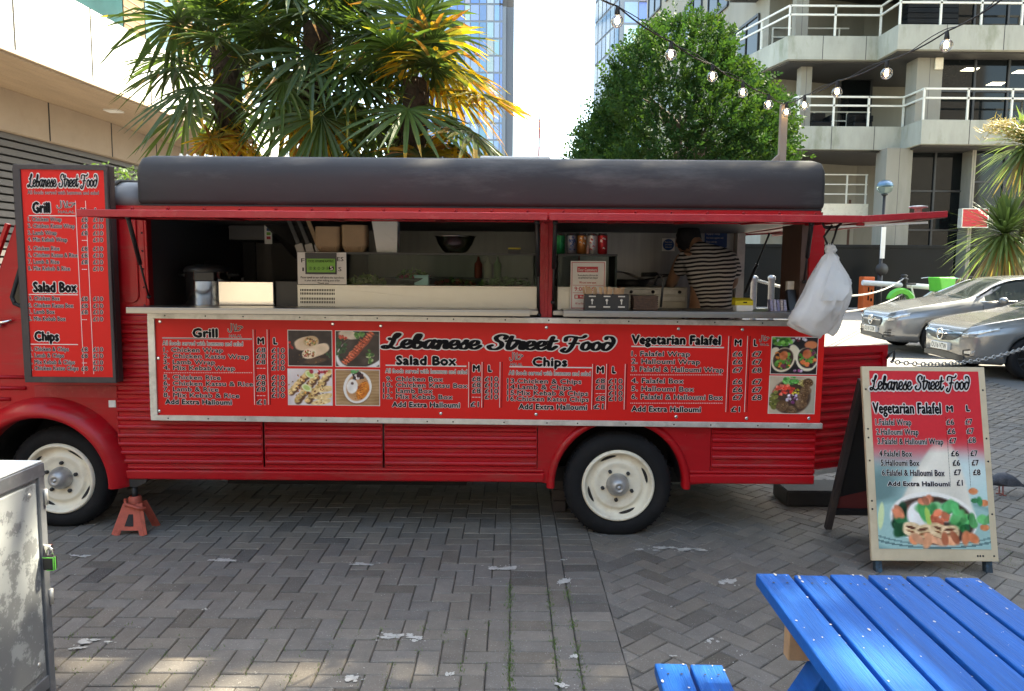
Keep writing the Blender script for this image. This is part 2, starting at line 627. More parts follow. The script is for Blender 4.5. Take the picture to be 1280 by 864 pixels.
nfl = 0
for (px, py, w, h, n) in ((100, 696, .15, .05, 5), (278, 701, .16, .05, 7), (452, 706, .16, .05, 8), (628, 711, .16, .06, 12),
                          (706, 727, .08, .1, 9), (862, 688, .2, .06, 12), (835, 686, .2, .05, 6), (808, 688, .14, .06, 3), (908, 728, .12, .08, 7),
                          (120, 803, .16, .05, 4), (100, 812, .1, .04, 3), (500, 797, .18, .06, 7), (520, 800, .1, .06, 4), (745, 635, .15, .05, 3),
                          (888, 802, .08, .06, 3), (840, 821, .05, .02, 2), (704, 700, .05, .05, 2), (714, 822, .06, .08, 3), (700, 858, .08, .05, 6),
                          (925, 820, .04, .03, 2), (255, 763, .05, .03, 2), (330, 700, .02, .02, 1), (560, 845, .05, .05, 3), (440, 850, .06, .08, 5)):
    p = atz(px, py, 0)
    fleck(p.x, p.y, w, h, n)
for q in range(110):
    p = atz(random.uniform(80, 1000), random.uniform(690, 860), 0)
    fleck(p.x, p.y, 0.018, 0.016, 1, random.uniform(0.3, 0.9))
tag(pm.build('road_markings', M['roadpaint'], fix=False), kind='structure')

# grass and moss in the joints
gm = MB()


def tuft(x, y, n, hh=0.02):
    for _ in range(n):
        a = random.uniform(0, 6.28)
        l = random.uniform(0.4, 1) * hh
        bx, by = x + random.gauss(0, 0.012), y + random.gauss(0, 0.02)
        c = random.uniform(0.7, 1.3)
        gm.add([(bx - 0.002, by, -0.004), (bx + 0.002, by + 0.001, -0.004), (bx + math.cos(a) * l * 0.8, by + math.sin(a) * l * 0.8, l)], [(0, 1, 2)], 0, False,
               (0.10 * c, 0.17 * c, 0.035 * c))


for q in range(330):
    i = random.random()
    if i < 0.45:
        tuft(BX + random.choice((0, 0, 0.2, 0.3)) + random.uniform(-.004, .004), random.uniform(2.6, 3.9), 7, 0.016)
    elif i < 0.8:
        tuft(-random.randint(0, 22) * 0.1, random.uniform(2.6, 3.5), 6, 0.014)
    else:
        p = atz(random.uniform(1180, 1278), random.uniform(640, 720), 0)
        tuft(p.x, p.y, 5, 0.015)
tag(gm.build('grass', leaf_mat('joint_grass', 0.2), fix=False), 'short grass and moss growing in the joints between grey pavers', 'grass', kind='stuff')

# ------------------------------------------------------------------ concrete office block on the right
M['conc'] = mat('weathered_concrete', (0.36, 0.355, 0.30), 0.9, var=0.16, scale=1.4, bump=0.2, bscale=25, dirt=(0.15, 0.165, 0.09), dirt_amt=0.8, dirt_scale=1.1, stretch=(1, 1, 0.35))
M['conc2'] = mat('pale_concrete', (0.27, 0.255, 0.215), 0.9, var=0.12, scale=0.8, dirt=(0.17, 0.165, 0.12), dirt_amt=0.65, dirt_scale=0.9, stretch=(1, 1, 0.2))
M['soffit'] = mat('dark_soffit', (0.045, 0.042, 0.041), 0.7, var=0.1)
M['rail'] = mat('white_rail', (0.70, 0.68, 0.60), 0.5, var=0.05)
M['doorbrown'] = mat('brown_door', (0.09, 0.035, 0.022), 0.6, var=0.15)
M['mullion'] = mat('dark_mullion', (0.03, 0.032, 0.035), 0.5)
M['hoarding'] = mat('dark_hoarding', (0.004, 0.006, 0.008), 0.4, var=0.3, scale=0.5, spec=0.2)
GB = 0.43
bl = thing('office_block', 'grey concrete office block with stepped balconies and white railings', 'building', (13, 26, GB))
XR = 18.2
w = MB()
w.box(9.6, XR, 31.0, 42, GB - 0.3, 17.0)                 # rear body
w.box(16.2, XR, 27.6, 31.0, 9.9, 17.0)
for zz in (6.4, 9.45, 12.6):
    w.box(9.55, XR, 30.98, 31.0, zz, zz + 0.05)
w.build('wall', M['conc2'], bl)
# panel joints of the rear wall
for lev, (ztop, cx, xl) in enumerate(((6.74, 13.62, 9.95), (9.80, 12.66, 9.5), (12.95, 11.9, 9.1))):
    poly = [(xl - 0.9, 30.9), (xl, 27.3), (cx - 0.02, 27.3), (cx, 26.0), (XR, 26.0), (XR, 30.95)]
    s = MB()
    s.prism(poly, lambda a, b, d: (a, b, d), ztop - 0.80, ztop, 0)
    jn = s
    sf = MB()
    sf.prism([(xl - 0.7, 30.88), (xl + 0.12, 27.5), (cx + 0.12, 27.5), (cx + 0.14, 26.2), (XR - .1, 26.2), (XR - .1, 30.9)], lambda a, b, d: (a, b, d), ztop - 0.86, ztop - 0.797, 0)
    for X in np.arange(xl + 1.2, cx - 0.3, 1.5):
        jn.box(X, X + 0.025, 27.293, 27.31, ztop - 0.8, ztop + .002, 1)
    for X in np.arange(cx + 1.6, XR, 1.9):
        jn.box(X, X + 0.025, 25.993, 26.01, ztop - 0.8, ztop + .002, 1)
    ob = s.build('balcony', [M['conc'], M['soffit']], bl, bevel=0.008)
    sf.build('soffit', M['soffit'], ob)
    rl = MB()
    path = [(xl - 0.85, 30.6), (xl + 0.05, 27.38), (cx + 0.05, 27.38), (cx + 0.07, 26.08), (XR - .1, 26.08)]
    for a, b in zip(path[:-1], path[1:]):
        for zz in (1.02, 0.72):
            rl.bar((a[0], a[1], ztop + zz), (b[0], b[1], ztop + zz), 0.06, 0.06)
        n = max(1, round(math.dist(a, b) / 1.35))
        for i in range(n + 1):
            X, Y = a[0] + (b[0] - a[0]) * i / n, a[1] + (b[1] - a[1]) * i / n
            rl.bar((X, Y, ztop), (X, Y, ztop + 1.04), 0.06, 0.06, up=(0, 1, 0))
    # inner railing standing further back
    for zz in (0.95, 0.62, 0.3):
        rl.bar((xl + 0.2, 29.6, ztop + zz), (cx - 0.1, 29.6, ztop + zz), 0.045, 0.045)
    for X in np.arange(xl + 0.2, cx, 1.25):
        rl.bar((X, 29.6, ztop), (X, 29.6, ztop + 0.97), 0.05, 0.05, up=(0, 1, 0))
    rl.build('railing', M['rail'], bl)
for (x0, x1, y0, y1, z0, z1) in ((13.75, 14.62, 26.75, 27.5, 6.74, 9.05), (13.75, 14.62, 26.75, 27.5, 9.8, 12.1), (12.95, 13.85, 26.9, 27.7, GB, 5.95), (15.86, 16.0, 26.8, 27.6, GB, 5.94),
                                 (10.25, 10.65, 28.0, 28.4, 6.74, 9.0), (10.05, 10.5, 28.2, 28.6, 9.8, 12.1)):
    c = MB()
    c.box(x0, x1, y0, y1, z0, z1)
    c.box((x0 + x1) / 2 - 0.008, (x0 + x1) / 2 + 0.008, y0 - 0.003, y0 + 0.01, z0, z1, 1)
    c.build('column', [M['conc2'], M['soffit']], bl, bevel=0.015)


def glazed(par, x0, x1, z0, z1, Y, nx, nz, name='window', gm_='darkglass'):
    p_ = MB()
    p_.box(x0, x1, Y, Y + 0.05, z0, z1, 0)
    o_ = p_.build(name, M[gm_], par)
    f_ = MB()
    for i in range(nx + 1):
        X = x0 + (x1 - x0) * i / nx
        f_.box(X - 0.035, X + 0.035, Y - 0.06, Y - 0.003, z0, z1)
    for j in range(nz + 1):
        Z = z0 + (z1 - z0) * j / nz
        f_.box(x0, x1, Y - 0.05, Y - 0.004, Z - 0.03, Z + 0.03)
    f_.build('frame', M['mullion'], o_)
    return o_


glazed(bl, 14.66, XR - 0.05, 6.75, 9.0, 26.95, 3, 2)
glazed(bl, 14.66, XR - 0.05, 9.85, 12.1, 27.2, 3, 2)
glazed(bl, 13.9, 15.9, GB, 5.9, 27.4, 2, 4)
glazed(bl, 15.95, XR - 0.05, GB, 5.9, 26.9, 2, 5)
glazed(bl, 12.4, 13.6, 6.75, 8.95, 29.8, 1, 1)
for X, z0 in ((12.25, 6.75), (11.2, 6.75), (12.6, GB + 2.0), (11.1, GB + 2.0)):
    d = MB()
    d.box(X, X + 0.95, 30.9, 31.02, z0, z0 + 2.1)
    d.build('door', M['doorbrown'], bl)
# ceiling light panels glimpsed through the first floor glazing
M['lamp_panel'] = mat('ceiling_light', (1.0, 0.9, 0.72), 0.5, var=0.0, emit=.9)
for (px, py) in ((1212, 87), (1244, 105), (1276, 90)):
    p = at(px, py, 26.93)
    d = MB()
    d.prism([(p.x - .32, p.z - .05), (p.x + .2, p.z - .05), (p.x + .36, p.z + .06), (p.x - .1, p.z + .06)], lambda a, b, d_: (a, d_, b), 26.935, 26.946)
    d.build('light_panel', M['lamp_panel'], bl)
# outside stair
st = MB()
st.box(10.6, 13.0, 28.2, 29.4, 3.62, 4.14)
st.bar((10.8, 28.4, 3.85), (8.9, 28.4, 5.6), 0.1, 0.35)
st.bar((10.8, 29.3, 3.85), (8.9, 29.3, 5.6), 0.1, 0.35)
st.bar((11.9, 28.4, 3.7), (9.2, 28.4, 1.2), 0.1, 0.32)
for i in range(10):
    st.bar((10.8 - i * .19, 28.4, 4.0 + i * .175), (10.8 - i * .19, 29.3, 4.0 + i * .175), 0.25, 0.04)
stair = st.build('staircase', M['cream'], bl)
sr = MB()
for zz in (0.35, 0.7, 1.05):
    sr.bar((11.0, 28.25, 4.14 + zz), (12.95, 28.25, 4.14 + zz), 0.04, 0.04)
    sr.bar((11.0, 28.25, 4.14 + zz), (8.9, 28.25, 5.95 + zz), 0.04, 0.04)
for X in (11.0, 12.2, 12.9):
    sr.bar((X, 28.25, 4.14), (X, 28.25, 5.2), 0.05, 0.05, up=(0, 1, 0))
for X in (10.4, 9.7):
    sr.bar((X, 28.25, 4.14 + (11 - X) * .86), (X, 28.25, 5.2 + (11 - X) * .86), 0.05, 0.05, up=(0, 1, 0))
sr.build('railing', M['rail'], stair)
# alarm box, wall lamps
d = MB()
p = at(1173, 80, 26.74)
d.box(p.x - .14, p.x + .14, 26.66, 26.747, p.z - .2, p.z + .2)
d.build('alarm_box', M['cream'], bl, bevel=0.03)
# left wing, running away behind the tree
P1, P2 = Vector((7.7, 46, 0)), Vector((9.55, 29.6, 0))
wl = MB()
wl.prism([(P1.x, P1.y), (P2.x, P2.y), (P2.x + 6, P2.y + 2.0), (P1.x + 8, P1.y)], lambda a, b, d: (a, b, d), GB - .3, 27)
wing = wl.build('wing_wall', M['conc2'], bl)
dv = (P2 - P1)
dn = Vector((dv.y, -dv.x, 0)).normalized() * -1
if dn.y > 0:
    dn = -dn
nrm = Vector((-abs(dv.y), -abs(dv.x), 0)).normalized()
for lev in range(2, 8):
    z0 = 3.6 + lev * 3.1
    for i in range(5):
        a = P1 + dv * (0.03 + i * 0.195)
        b = P1 + dv * (0.03 + i * 0.195 + 0.14)
        q = MB()
        a1, b1 = a + nrm * 0.04, b + nrm * 0.04
        q.add([(a1.x, a1.y, z0), (b1.x, b1.y, z0), (b1.x, b1.y, z0 + 1.7), (a1.x, a1.y, z0 + 1.7)], [(0, 1, 2, 3)])
        wo = q.build('window', M['darkglass'], bl, fix=False)
        q = MB()
        for (e, f_) in ((a1, a1), (b1, b1), ((a1 + b1) / 2, (a1 + b1) / 2)):
            q.bar((e.x, e.y, z0), (e.x, e.y, z0 + 1.7), 0.08, 0.08, up=(0, 1, 0))
        q.bar((a1.x, a1.y, z0), (b1.x, b1.y, z0), 0.1, 0.1)
        q.bar((a1.x, a1.y, z0 + 1.7), (b1.x, b1.y, z0 + 1.7), 0.1, 0.1)
        q.build('frame', M['mullion'], wo)

# balcony furniture
for (X, lab) in ((11.2, 'dark rattan armchair on the left of the middle balcony'), (12.7, 'dark rattan armchair near the step of the middle balcony')):
    t = thing('armchair', lab, 'chair', (X, 28.6, 6.74))
    q = MB()
    q.box(X - .35, X + .35, 28.3, 28.95, 6.76, 7.1)
    q.box(X - .35, X + .35, 28.85, 28.95, 7.1, 7.5)
    q.build('seat', M['hoarding'], t, bevel=0.04)
    q = MB()
    for s_ in (-.35, .28):
        q.box(X + s_, X + s_ + .08, 28.3, 28.84, 7.1, 7.32)
    q.build('armrest', M['hoarding'], t, bevel=0.02)
t = thing('planter_box', 'dark slatted planter box behind the railing of the upper balcony', 'planter', (14.1, 26.7, 9.8))
q = MB()
for i in range(5):
    q.box(13.2, 14.9, 26.5, 26.9, 9.83 + i * .17, 9.83 + i * .17 + .15)
q.build('slat_panel', M['hoarding'], t)

# dark hoarding and planted bed along the foot of the block
hb = MB()
hb.box(6.0, 14.6, 25.35, 25.5, GB - .05, 2.55)
hb.box(6.0, 14.6, 25.32, 25.353, 2.45, 2.56)
tag(hb.build('hoarding', M['hoarding'], bevel=0.01), 'long dark glossy hoarding at the foot of the concrete block', 'hoarding')
pv = MB()
pv.box(-30, 40, 24.2, 60, GB - .3, GB + .05)
tag(pv.build('pavement', M['slab']), kind='structure')

# red lit sign above the street
t = thing('shop_sign', 'small red shop sign on the dark glazed ground floor', 'sign', tuple(at(1216, 273, 26.7)))
p = at(1216, 273, 26.7)
q = MB()
q.box(p.x - .42, p.x + .45, 26.6, 26.8, p.z - .3, p.z + .3)
q.build('panel', M['inkred'], t, bevel=0.01)
q = MB()
for z0, z1 in ((-.33, -.3), (.3, .33)):
    q.box(p.x - .45, p.x + .48, 26.58, 26.82, p.z + z0, p.z + z1)
for x0 in (-.45, .45):
    q.box(p.x + x0, p.x + x0 + .03, 26.58, 26.82, p.z - .3, p.z + .3)
q.bar((p.x - .3, 26.7, p.z), (p.x - .3, 26.95, p.z), .05, .05)
q.build('frame', M['rail'], t)

# ------------------------------------------------------------------ building on the left
M['clad'] = mat('white_cladding', (0.80, 0.79, 0.76), 0.45, var=0.03, scale=1)
M['woodclad'] = mat('timber_cladding', (0.20, 0.13, 0.07), 0.7, var=.15, scale=3)
M['softwood'] = mat('timber_soffit', (0.36, 0.26, 0.17), 0.65, var=0.15, scale=3, stretch=(1, 0.15, 1), bump=0.1)
M['beam'] = mat('sandstone_beam', (0.40, 0.31, 0.23), 0.85, var=0.1, scale=1.5, dirt=(0.28, 0.2, 0.14), dirt_amt=0.4)
M['louvre'] = mat('grey_louvre', (0.11, 0.10, 0.095), 0.55, var=0.1)
M['teal'] = mat('teal_glass', (0.03, 0.075, 0.08), 0.07, var=0.25, scale=0.5, rvar=0.02, spec=0.8)
lb = thing('corner_building', 'modern building with a white clad band over a timber soffit', 'building', (-10, 15, 0))
fac = [(-8.9, -4), (-8.45, 4), (-8.1, 11), (-7.85, 15.2), (-7.67, 18), (-7.62, 22.5), (-7.9, 27)]


def offp(path, d):
    return [(x - d, y) for x, y in path]


def strip(mb, path, d0, d1, z0, z1, m=0):
    for (a, b) in zip(path[:-1], path[1:]):
        vs_ = []
        for z in (z0, z1):
            for (x, y, d) in ((a[0], a[1], d0), (b[0], b[1], d0), (b[0], b[1], d1), (a[0], a[1], d1)):
                vs_.append((x - d, y, z))
        mb.add(vs_, [(3, 2, 1, 0), (4, 5, 6, 7), (0, 1, 5, 4), (1, 2, 6, 5), (2, 3, 7, 6), (3, 0, 4, 7)], m)


def interp(path, y):
    for a, b in zip(path[:-1], path[1:]):
        if a[1] <= y <= b[1]:
            k = (y - a[1]) / (b[1] - a[1])
            return a[0] + (b[0] - a[0]) * k
    return path[-1][0]


q = MB()
strip(q, fac, 0, 0.25, 5.10, 6.42)
for yv in np.arange(8.5, 27, 2.05):
    x = interp(fac, yv)
    q.box(x - 0.02, x + 0.006, yv - 0.02, yv + 0.02, 5.1, 6.42, 2)
strip(q, fac, -0.02, 0.3, 5.04, 5.10, 1)
band = q.build('cladding_band', [M['clad'], M['beam'], M['under']], lb)
q = MB()
strip(q, fac, 0.05, 2.2, 5.0, 5.036)
sof = q.build('soffit', M['softwood'], lb)
q = MB()
for k in range(9):
    strip(q, fac, 0.3 + k * .19, 0.31 + k * .19, 4.996, 5.0)
q.build('board_gap', M['beam'], sof)
p = at(171, 152, 16.5)
q = MB()
q.box(-8.75, -8.45, 16.6, 16.9, 4.97, 5.0)
q.build('downlight', M['white'], lb)
q = MB()
strip(q, fac, 1.75, 2.3, 4.22, 4.995)
for yv in np.arange(9.4, 27, 2.2):
    x = interp(fac, yv) - 1.75
    q.box(x - 0.02, x + 0.004, yv - 0.02, yv + 0.02, 4.22, 4.995, 1)
bm_ = q.build('beam', [M['beam'], M['under']], lb)
q = MB()
for i in range(28):
    z = 0.05 + i * 0.15
    strip(q, fac, 1.9, 1.98, z, z + 0.11)
q.build('louvre_screen', M['louvre'], lb)
q = MB()
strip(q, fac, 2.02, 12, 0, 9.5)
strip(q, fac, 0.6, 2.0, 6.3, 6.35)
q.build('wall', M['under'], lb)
for i, yv in enumerate(np.arange(0, 26, 2.6)):
    for kind, y0, y1 in (('teal', yv, yv + 1.65), ('woodclad', yv + 1.7, yv + 2.55)):
        xa, xb = interp(fac, y0), interp(fac, min(y1, 27))
        q = MB()
        q.add([(xa - .85, y0, 6.35), (xb - .85, y1, 6.35), (xb - .85, y1, 9.3), (xa - .85, y0, 9.3), (xa - .95, y0, 6.35), (xb - .95, y1, 6.35), (xb - .95, y1, 9.3), (xa - .95, y0, 9.3)],
              [(0, 1, 2, 3), (4, 5, 6, 7), (0, 1, 5, 4), (2, 3, 7, 6), (0, 3, 7, 4), (1, 2, 6, 5)])
        if kind == 'woodclad':
            for k in range(16):
                z = 6.45 + k * .18
                q.bar((xa - .845, y0, z), (xb - .845, y1, z), .012, .012, 1)
        q.build('window' if kind == 'teal' else 'cladding_panel', [M[kind], M['beam']], lb)

# ------------------------------------------------------------------ towers
M['towerframe'] = mat('tower_frame', (0.22, 0.24, 0.27), 0.7, var=0.06, scale=0.1)
M['towershade'] = mat('tower_shade', (0.14, 0.15, 0.17), 0.7, var=0.06, scale=0.1)  # darker copy of the frame: the side face's shade put into the colour
M['pane'] = attr_mat('tower_pane', 0.10, var=0.12, scale=0.08, spec=0.8)
M['pale'] = mat('tower_pale', (0.62, 0.62, 0.62), 0.6, var=0.05, scale=0.1)


def tower(root, x0, x1, Y, z0, ztop, fl, cols, dark=None, blue=1.0, name='window_band'):
    z = z0
    k = 0
    while z + fl <= ztop:
        q = MB()
        X = x0
        i = 0
        random.seed(int(z * 7) + int(x0))
        while X < x1 - 0.3:
            wd = cols[i % len(cols)]
            i += 1
            X2 = min(X + wd, x1)
            r = ((i * 7) % 10) / 10 + random.uniform(-.12, .12)
            c = (0.13, 0.23, 0.42) if r < .45 else ((0.24, 0.36, 0.52) if r < .72 else (0.34, 0.41, 0.43))
            c = tuple(v * random.uniform(.8, 1.2) * blue for v in c)
            q.add([(X + .1, Y - .06, z + .25), (X2 - .1, Y - .06, z + .25), (X2 - .1, Y - .06, z + fl - .12), (X + .1, Y - .06, z + fl - .12)], [(0, 1, 2, 3)], 0, False, c)
            X = X2
        q.build(name, M['pane'], root, fix=False)
        z += fl
        k += 1


t1 = thing('residential_tower', 'tall grey and blue glazed tower rising behind the palm', 'tower', (-10, 160, 0))
q = MB()
q.box(-24, -1.6, 150, 175, 0, 51.2)
q.box(-24, -3.0, 150.05, 175, 51.2, 53.0)
q.box(-24, -1.6, 150, 175, 53.0, 78)
q.box(-24, -3.0, 150.05, 175, 78, 80)
q.box(-24, -1.6, 150, 175, 80, 110)
q.build('wall', M['towerframe'], t1)
q = MB()
for a, b in ((0, 51.2), (53, 78), (80, 110)):
    q.box(-1.595, -0.1, 150.4, 175, a, b)
q.build('side_wall', M['towershade'], t1)
tower(t1, -23.5, -2.2, 150, 20, 100, 3.15, (1.4, 1.4, 1.1, 1.7), blue=1.1)
t2 = thing('glass_tower', 'tall glass tower with pale floor lines behind the dark tree', 'tower', (20, 125, 0))
q = MB()
q.box(16.0, 30, 120, 140, 0, 95)
q.prism([(13.6, 133), (16.02, 120.05), (16.02, 133)], lambda a, b, d: (a, b, d), 0, 95)
q.build('wall', M['towerframe'], t2)
tower(t2, 16.6, 29.5, 120, 15, 94, 3.4, (2.2, 2.2, 1.4), blue=1.35)
q = MB()
for i in range(25):
    q.box(18.9, 21.8, 118.9, 119.9, 15 + i * 3.4, 15.3 + i * 3.4)
q.build('balcony_slab', M['pale'], t2)
for i in range(26):
    q = MB()
    z = 12 + i * 3.4
    for k in range(6):
        a, b = k / 6 + .012, (k + 1) / 6 - .012
        v = [(13.6 + 2.42 * u - .12, 133 - 12.95 * u - .05) for u in (a, b)]
        c = random.choice(((.2, .34, .5), (.3, .42, .55), (.38, .5, .6)))
        q.add([(v[0][0], v[0][1], z + .2), (v[1][0], v[1][1], z + .2), (v[1][0], v[1][1], z + 3.2), (v[0][0], v[0][1], z + 3.2)], [(0, 1, 2, 3)], 0, False, c)
    q.build('window_band', M['pane'], t2, fix=False)

# ------------------------------------------------------------------ unseen block added beside the square to shade the paving
M['brickwall'] = mat('brown_brick', (0.27, 0.245, 0.22), 0.9, var=0.15, scale=2)
BLK = 16.2
nb_ = thing('shade_block', 'unseen grey brown brick block added to shade the paved square', 'building', (15, 0, 0))
q = MB()
q.box(11.2, 24, -16, 14.0, 0, BLK)
q.build('wall', M['brickwall'], nb_)
for lev in range(3):
    for i in range(6):
        q = MB()
        y0 = -13 + i * 4.4
        q.box(11.12, 11.25, y0, y0 + 1.8, 1.2 + lev * 3.4, 3.0 + lev * 3.4)
        q.build('window', M['darkglass'], nb_)

# terrace added unseen behind the camera to block low sky and bounce sun
tr_ = thing('bounce_terrace', 'long pale rendered terrace added out of view to bounce light at the truck', 'building', (-8, -15, 0))
q = MB()
q.box(-30, 11, -24, -14, 0, 9.5)
q.build('wall', mat('pale_render', (.46, .40, .33), .9, var=.1, scale=1), tr_)
for lev in range(3):
    for i in range(9):
        q = MB()
        x0 = -27 + i * 4.1
        q.box(x0, x0 + 1.5, -14.02, -13.9, .9 + lev * 3, 2.6 + lev * 3)
        q.build('window', M['darkglass'], tr_)

# ================================================================== TREES AND PLANTS
def palm_leaf(mb, pm_, heart, az, el, plen, blade, yellow=0.0, nseg=30):
    d = Vector((math.cos(az) * math.cos(el), math.sin(az) * math.cos(el), math.sin(el)))
    pts = []
    for i in range(6):
        t = i / 5
        p = heart + d * (plen * t) - Vector((0, 0, 1)) * (0.16 * plen * t * t)
        pts.append(p)
    pm_.tube(pts, [0.014 - 0.006 * i / 5 for i in range(6)], 5, 0, cap=False, col=(0.16, 0.20, 0.06))
    hub = pts[-1]
    dd = (pts[-1] - pts[-2]).normalized()
    side = dd.cross(Vector((0, 0, 1)))
    if side.length < 0.1:
        side = Vector((1, 0, 0))
    side.normalize()
    side = (side + Vector((random.uniform(-.3, .3), random.uniform(-.3, .3), random.uniform(-.35, .35)))).normalized()
    nrm_ = side.cross(dd).normalized()
    hue = random.uniform(.75, 1.25)
    droopk = random.uniform(0.14, 0.42)
    for k in range(nseg):
        a = R(-152 + 304 * (k + random.uniform(-.2, .2)) / (nseg - 1))
        L_ = blade * (0.62 + 0.38 * math.cos(a * 0.5)) * random.uniform(.9, 1.08)
        sd = dd * math.cos(a) + side * math.sin(a) + nrm_ * (-0.12 + 0.10 * (k % 2))
        sd.normalize()
        wv = nrm_.cross(sd).normalized()
        vs_, cols = [], []
        bend = droopk * random.uniform(.6, 1.7)
        broken = random.random() < 0.12
        for t, w_ in ((0.0, .004), (0.3, .017), (0.55, .021), (0.8, .014), (1.0, .001)):
            c = hub + sd * (L_ * t) - Vector((0, 0, 1)) * (L_ * bend * t * t * (1.5 if broken and t > .6 else 1))
            w2 = w_ * blade / 0.6
            vs_ += [c - wv * w2, c - nrm_ * (w2 * .55), c + wv * w2]
        gcol = (0.062 * hue, 0.104 * hue, 0.030)
        ycol = random.choice(((0.52, 0.36, 0.03), (0.50, 0.28, 0.02), (0.34, 0.30, 0.05), (0.36, 0.16, 0.04)))
        kk = random.random()
        for i in range(4):
            tt = (i + .5) / 4
            yk = 0.0
            if yellow > 0:
                yk = min(1, max(0, (tt - (1.0 - yellow * random.uniform(.85, 1.1))) * 3.5))
            elif kk < 0.16 and i == 3:
                yk = .8
            c = tuple(gcol[j] + (ycol[j] - gcol[j]) * yk for j in range(3))
            b = i * 3
            mb.add([vs_[b + j] for j in range(6)], [(0, 1, 4, 3), (1, 2, 5, 4)], 0, False, c)


def palm(loc, heart_z, label, n, yellow_fn, lean=(0, 0), seed=1, low=140):
    random.seed(seed)
    t = thing('palm_tree', label, 'palm tree', (loc[0], loc[1], 0), group='fan palms behind the truck')
    heart = Vector((loc[0] + lean[0], loc[1] + lean[1], heart_z))
    tr = MB()
    pts = [Vector((loc[0], loc[1], 0)).lerp(heart, i / 14) for i in range(15)]
    tr.tube(pts, [0.10 + 0.035 * random.random() + 0.03 * (i / 14) for i in range(15)], 14)
    for _ in range(420):                                     # hanging fibre and old leaf bases
        u = random.uniform(.45, 1)
        c = Vector((loc[0], loc[1], 0)).lerp(heart, u)
        a = random.uniform(0, 6.28)
        rr = random.uniform(.11, .15)
        p0 = c + Vector((math.cos(a) * rr, math.sin(a) * rr, 0))
        p1 = p0 + Vector((math.cos(a) * random.uniform(.02, .1), math.sin(a) * random.uniform(.02, .1), random.uniform(-.22, .1)))
        tr.tube([p0, p1], [.009, .003], 4, cap=False)
    tr.build('trunk', M['fibre'], t, fix=False)
    mb, pm_ = MB(), MB()
    for i in range(n):
        az = i * 2.39996 + random.uniform(-.3, .3)
        u = (i + .5) / n
        el = R(82 - low * u ** 0.9) + random.uniform(-.15, .15)
        pl = random.uniform(.5, .78) * (0.75 + .3 * u)
        palm_leaf(mb, pm_, heart + Vector((0, 0, .12 - .45 * u)), az, el, pl, random.uniform(.62, .82), yellow_fn(az, el, u))
    for i in range(13):                                      # dead skirt
        az = random.uniform(0, 6.28)
        palm_leaf(mb, pm_, heart + Vector((0, 0, -.45)), az, R(random.uniform(-80, -55)), .55, .45, 1.3, 16)
    c = mb.build('crown', M['palm'], t, fix=False)
    pm_.build('leaf_stalk', M['palm'], c, fix=False)
    return t


hA, hB, hC = at(282, 62, 8.7), at(398, 30, 8.4), at(520, 100, 8.1)
palm((hA.x + .1, hA.y), hA.z, 'left of three fan palms, dark green fronds against the white band', 18, lambda a, e, u: .3 if random.random() < .12 else 0, (-.1, 0), 3, 108)
palm((hB.x - .05, hB.y), hB.z, 'middle and tallest of three fan palms behind the truck roof', 24, lambda a, e, u: .3 if random.random() < .2 else 0, (.05, 0), 11)
palm((hC.x - .15, hC.y), hC.z, 'fan palm with yellow and orange tipped fronds beside the tower', 25, lambda a, e, u: random.uniform(.5, .95) if math.cos(a) > .1 and u > .2 else (.35 if random.random() < .3 else 0), (.15, 0), 23)


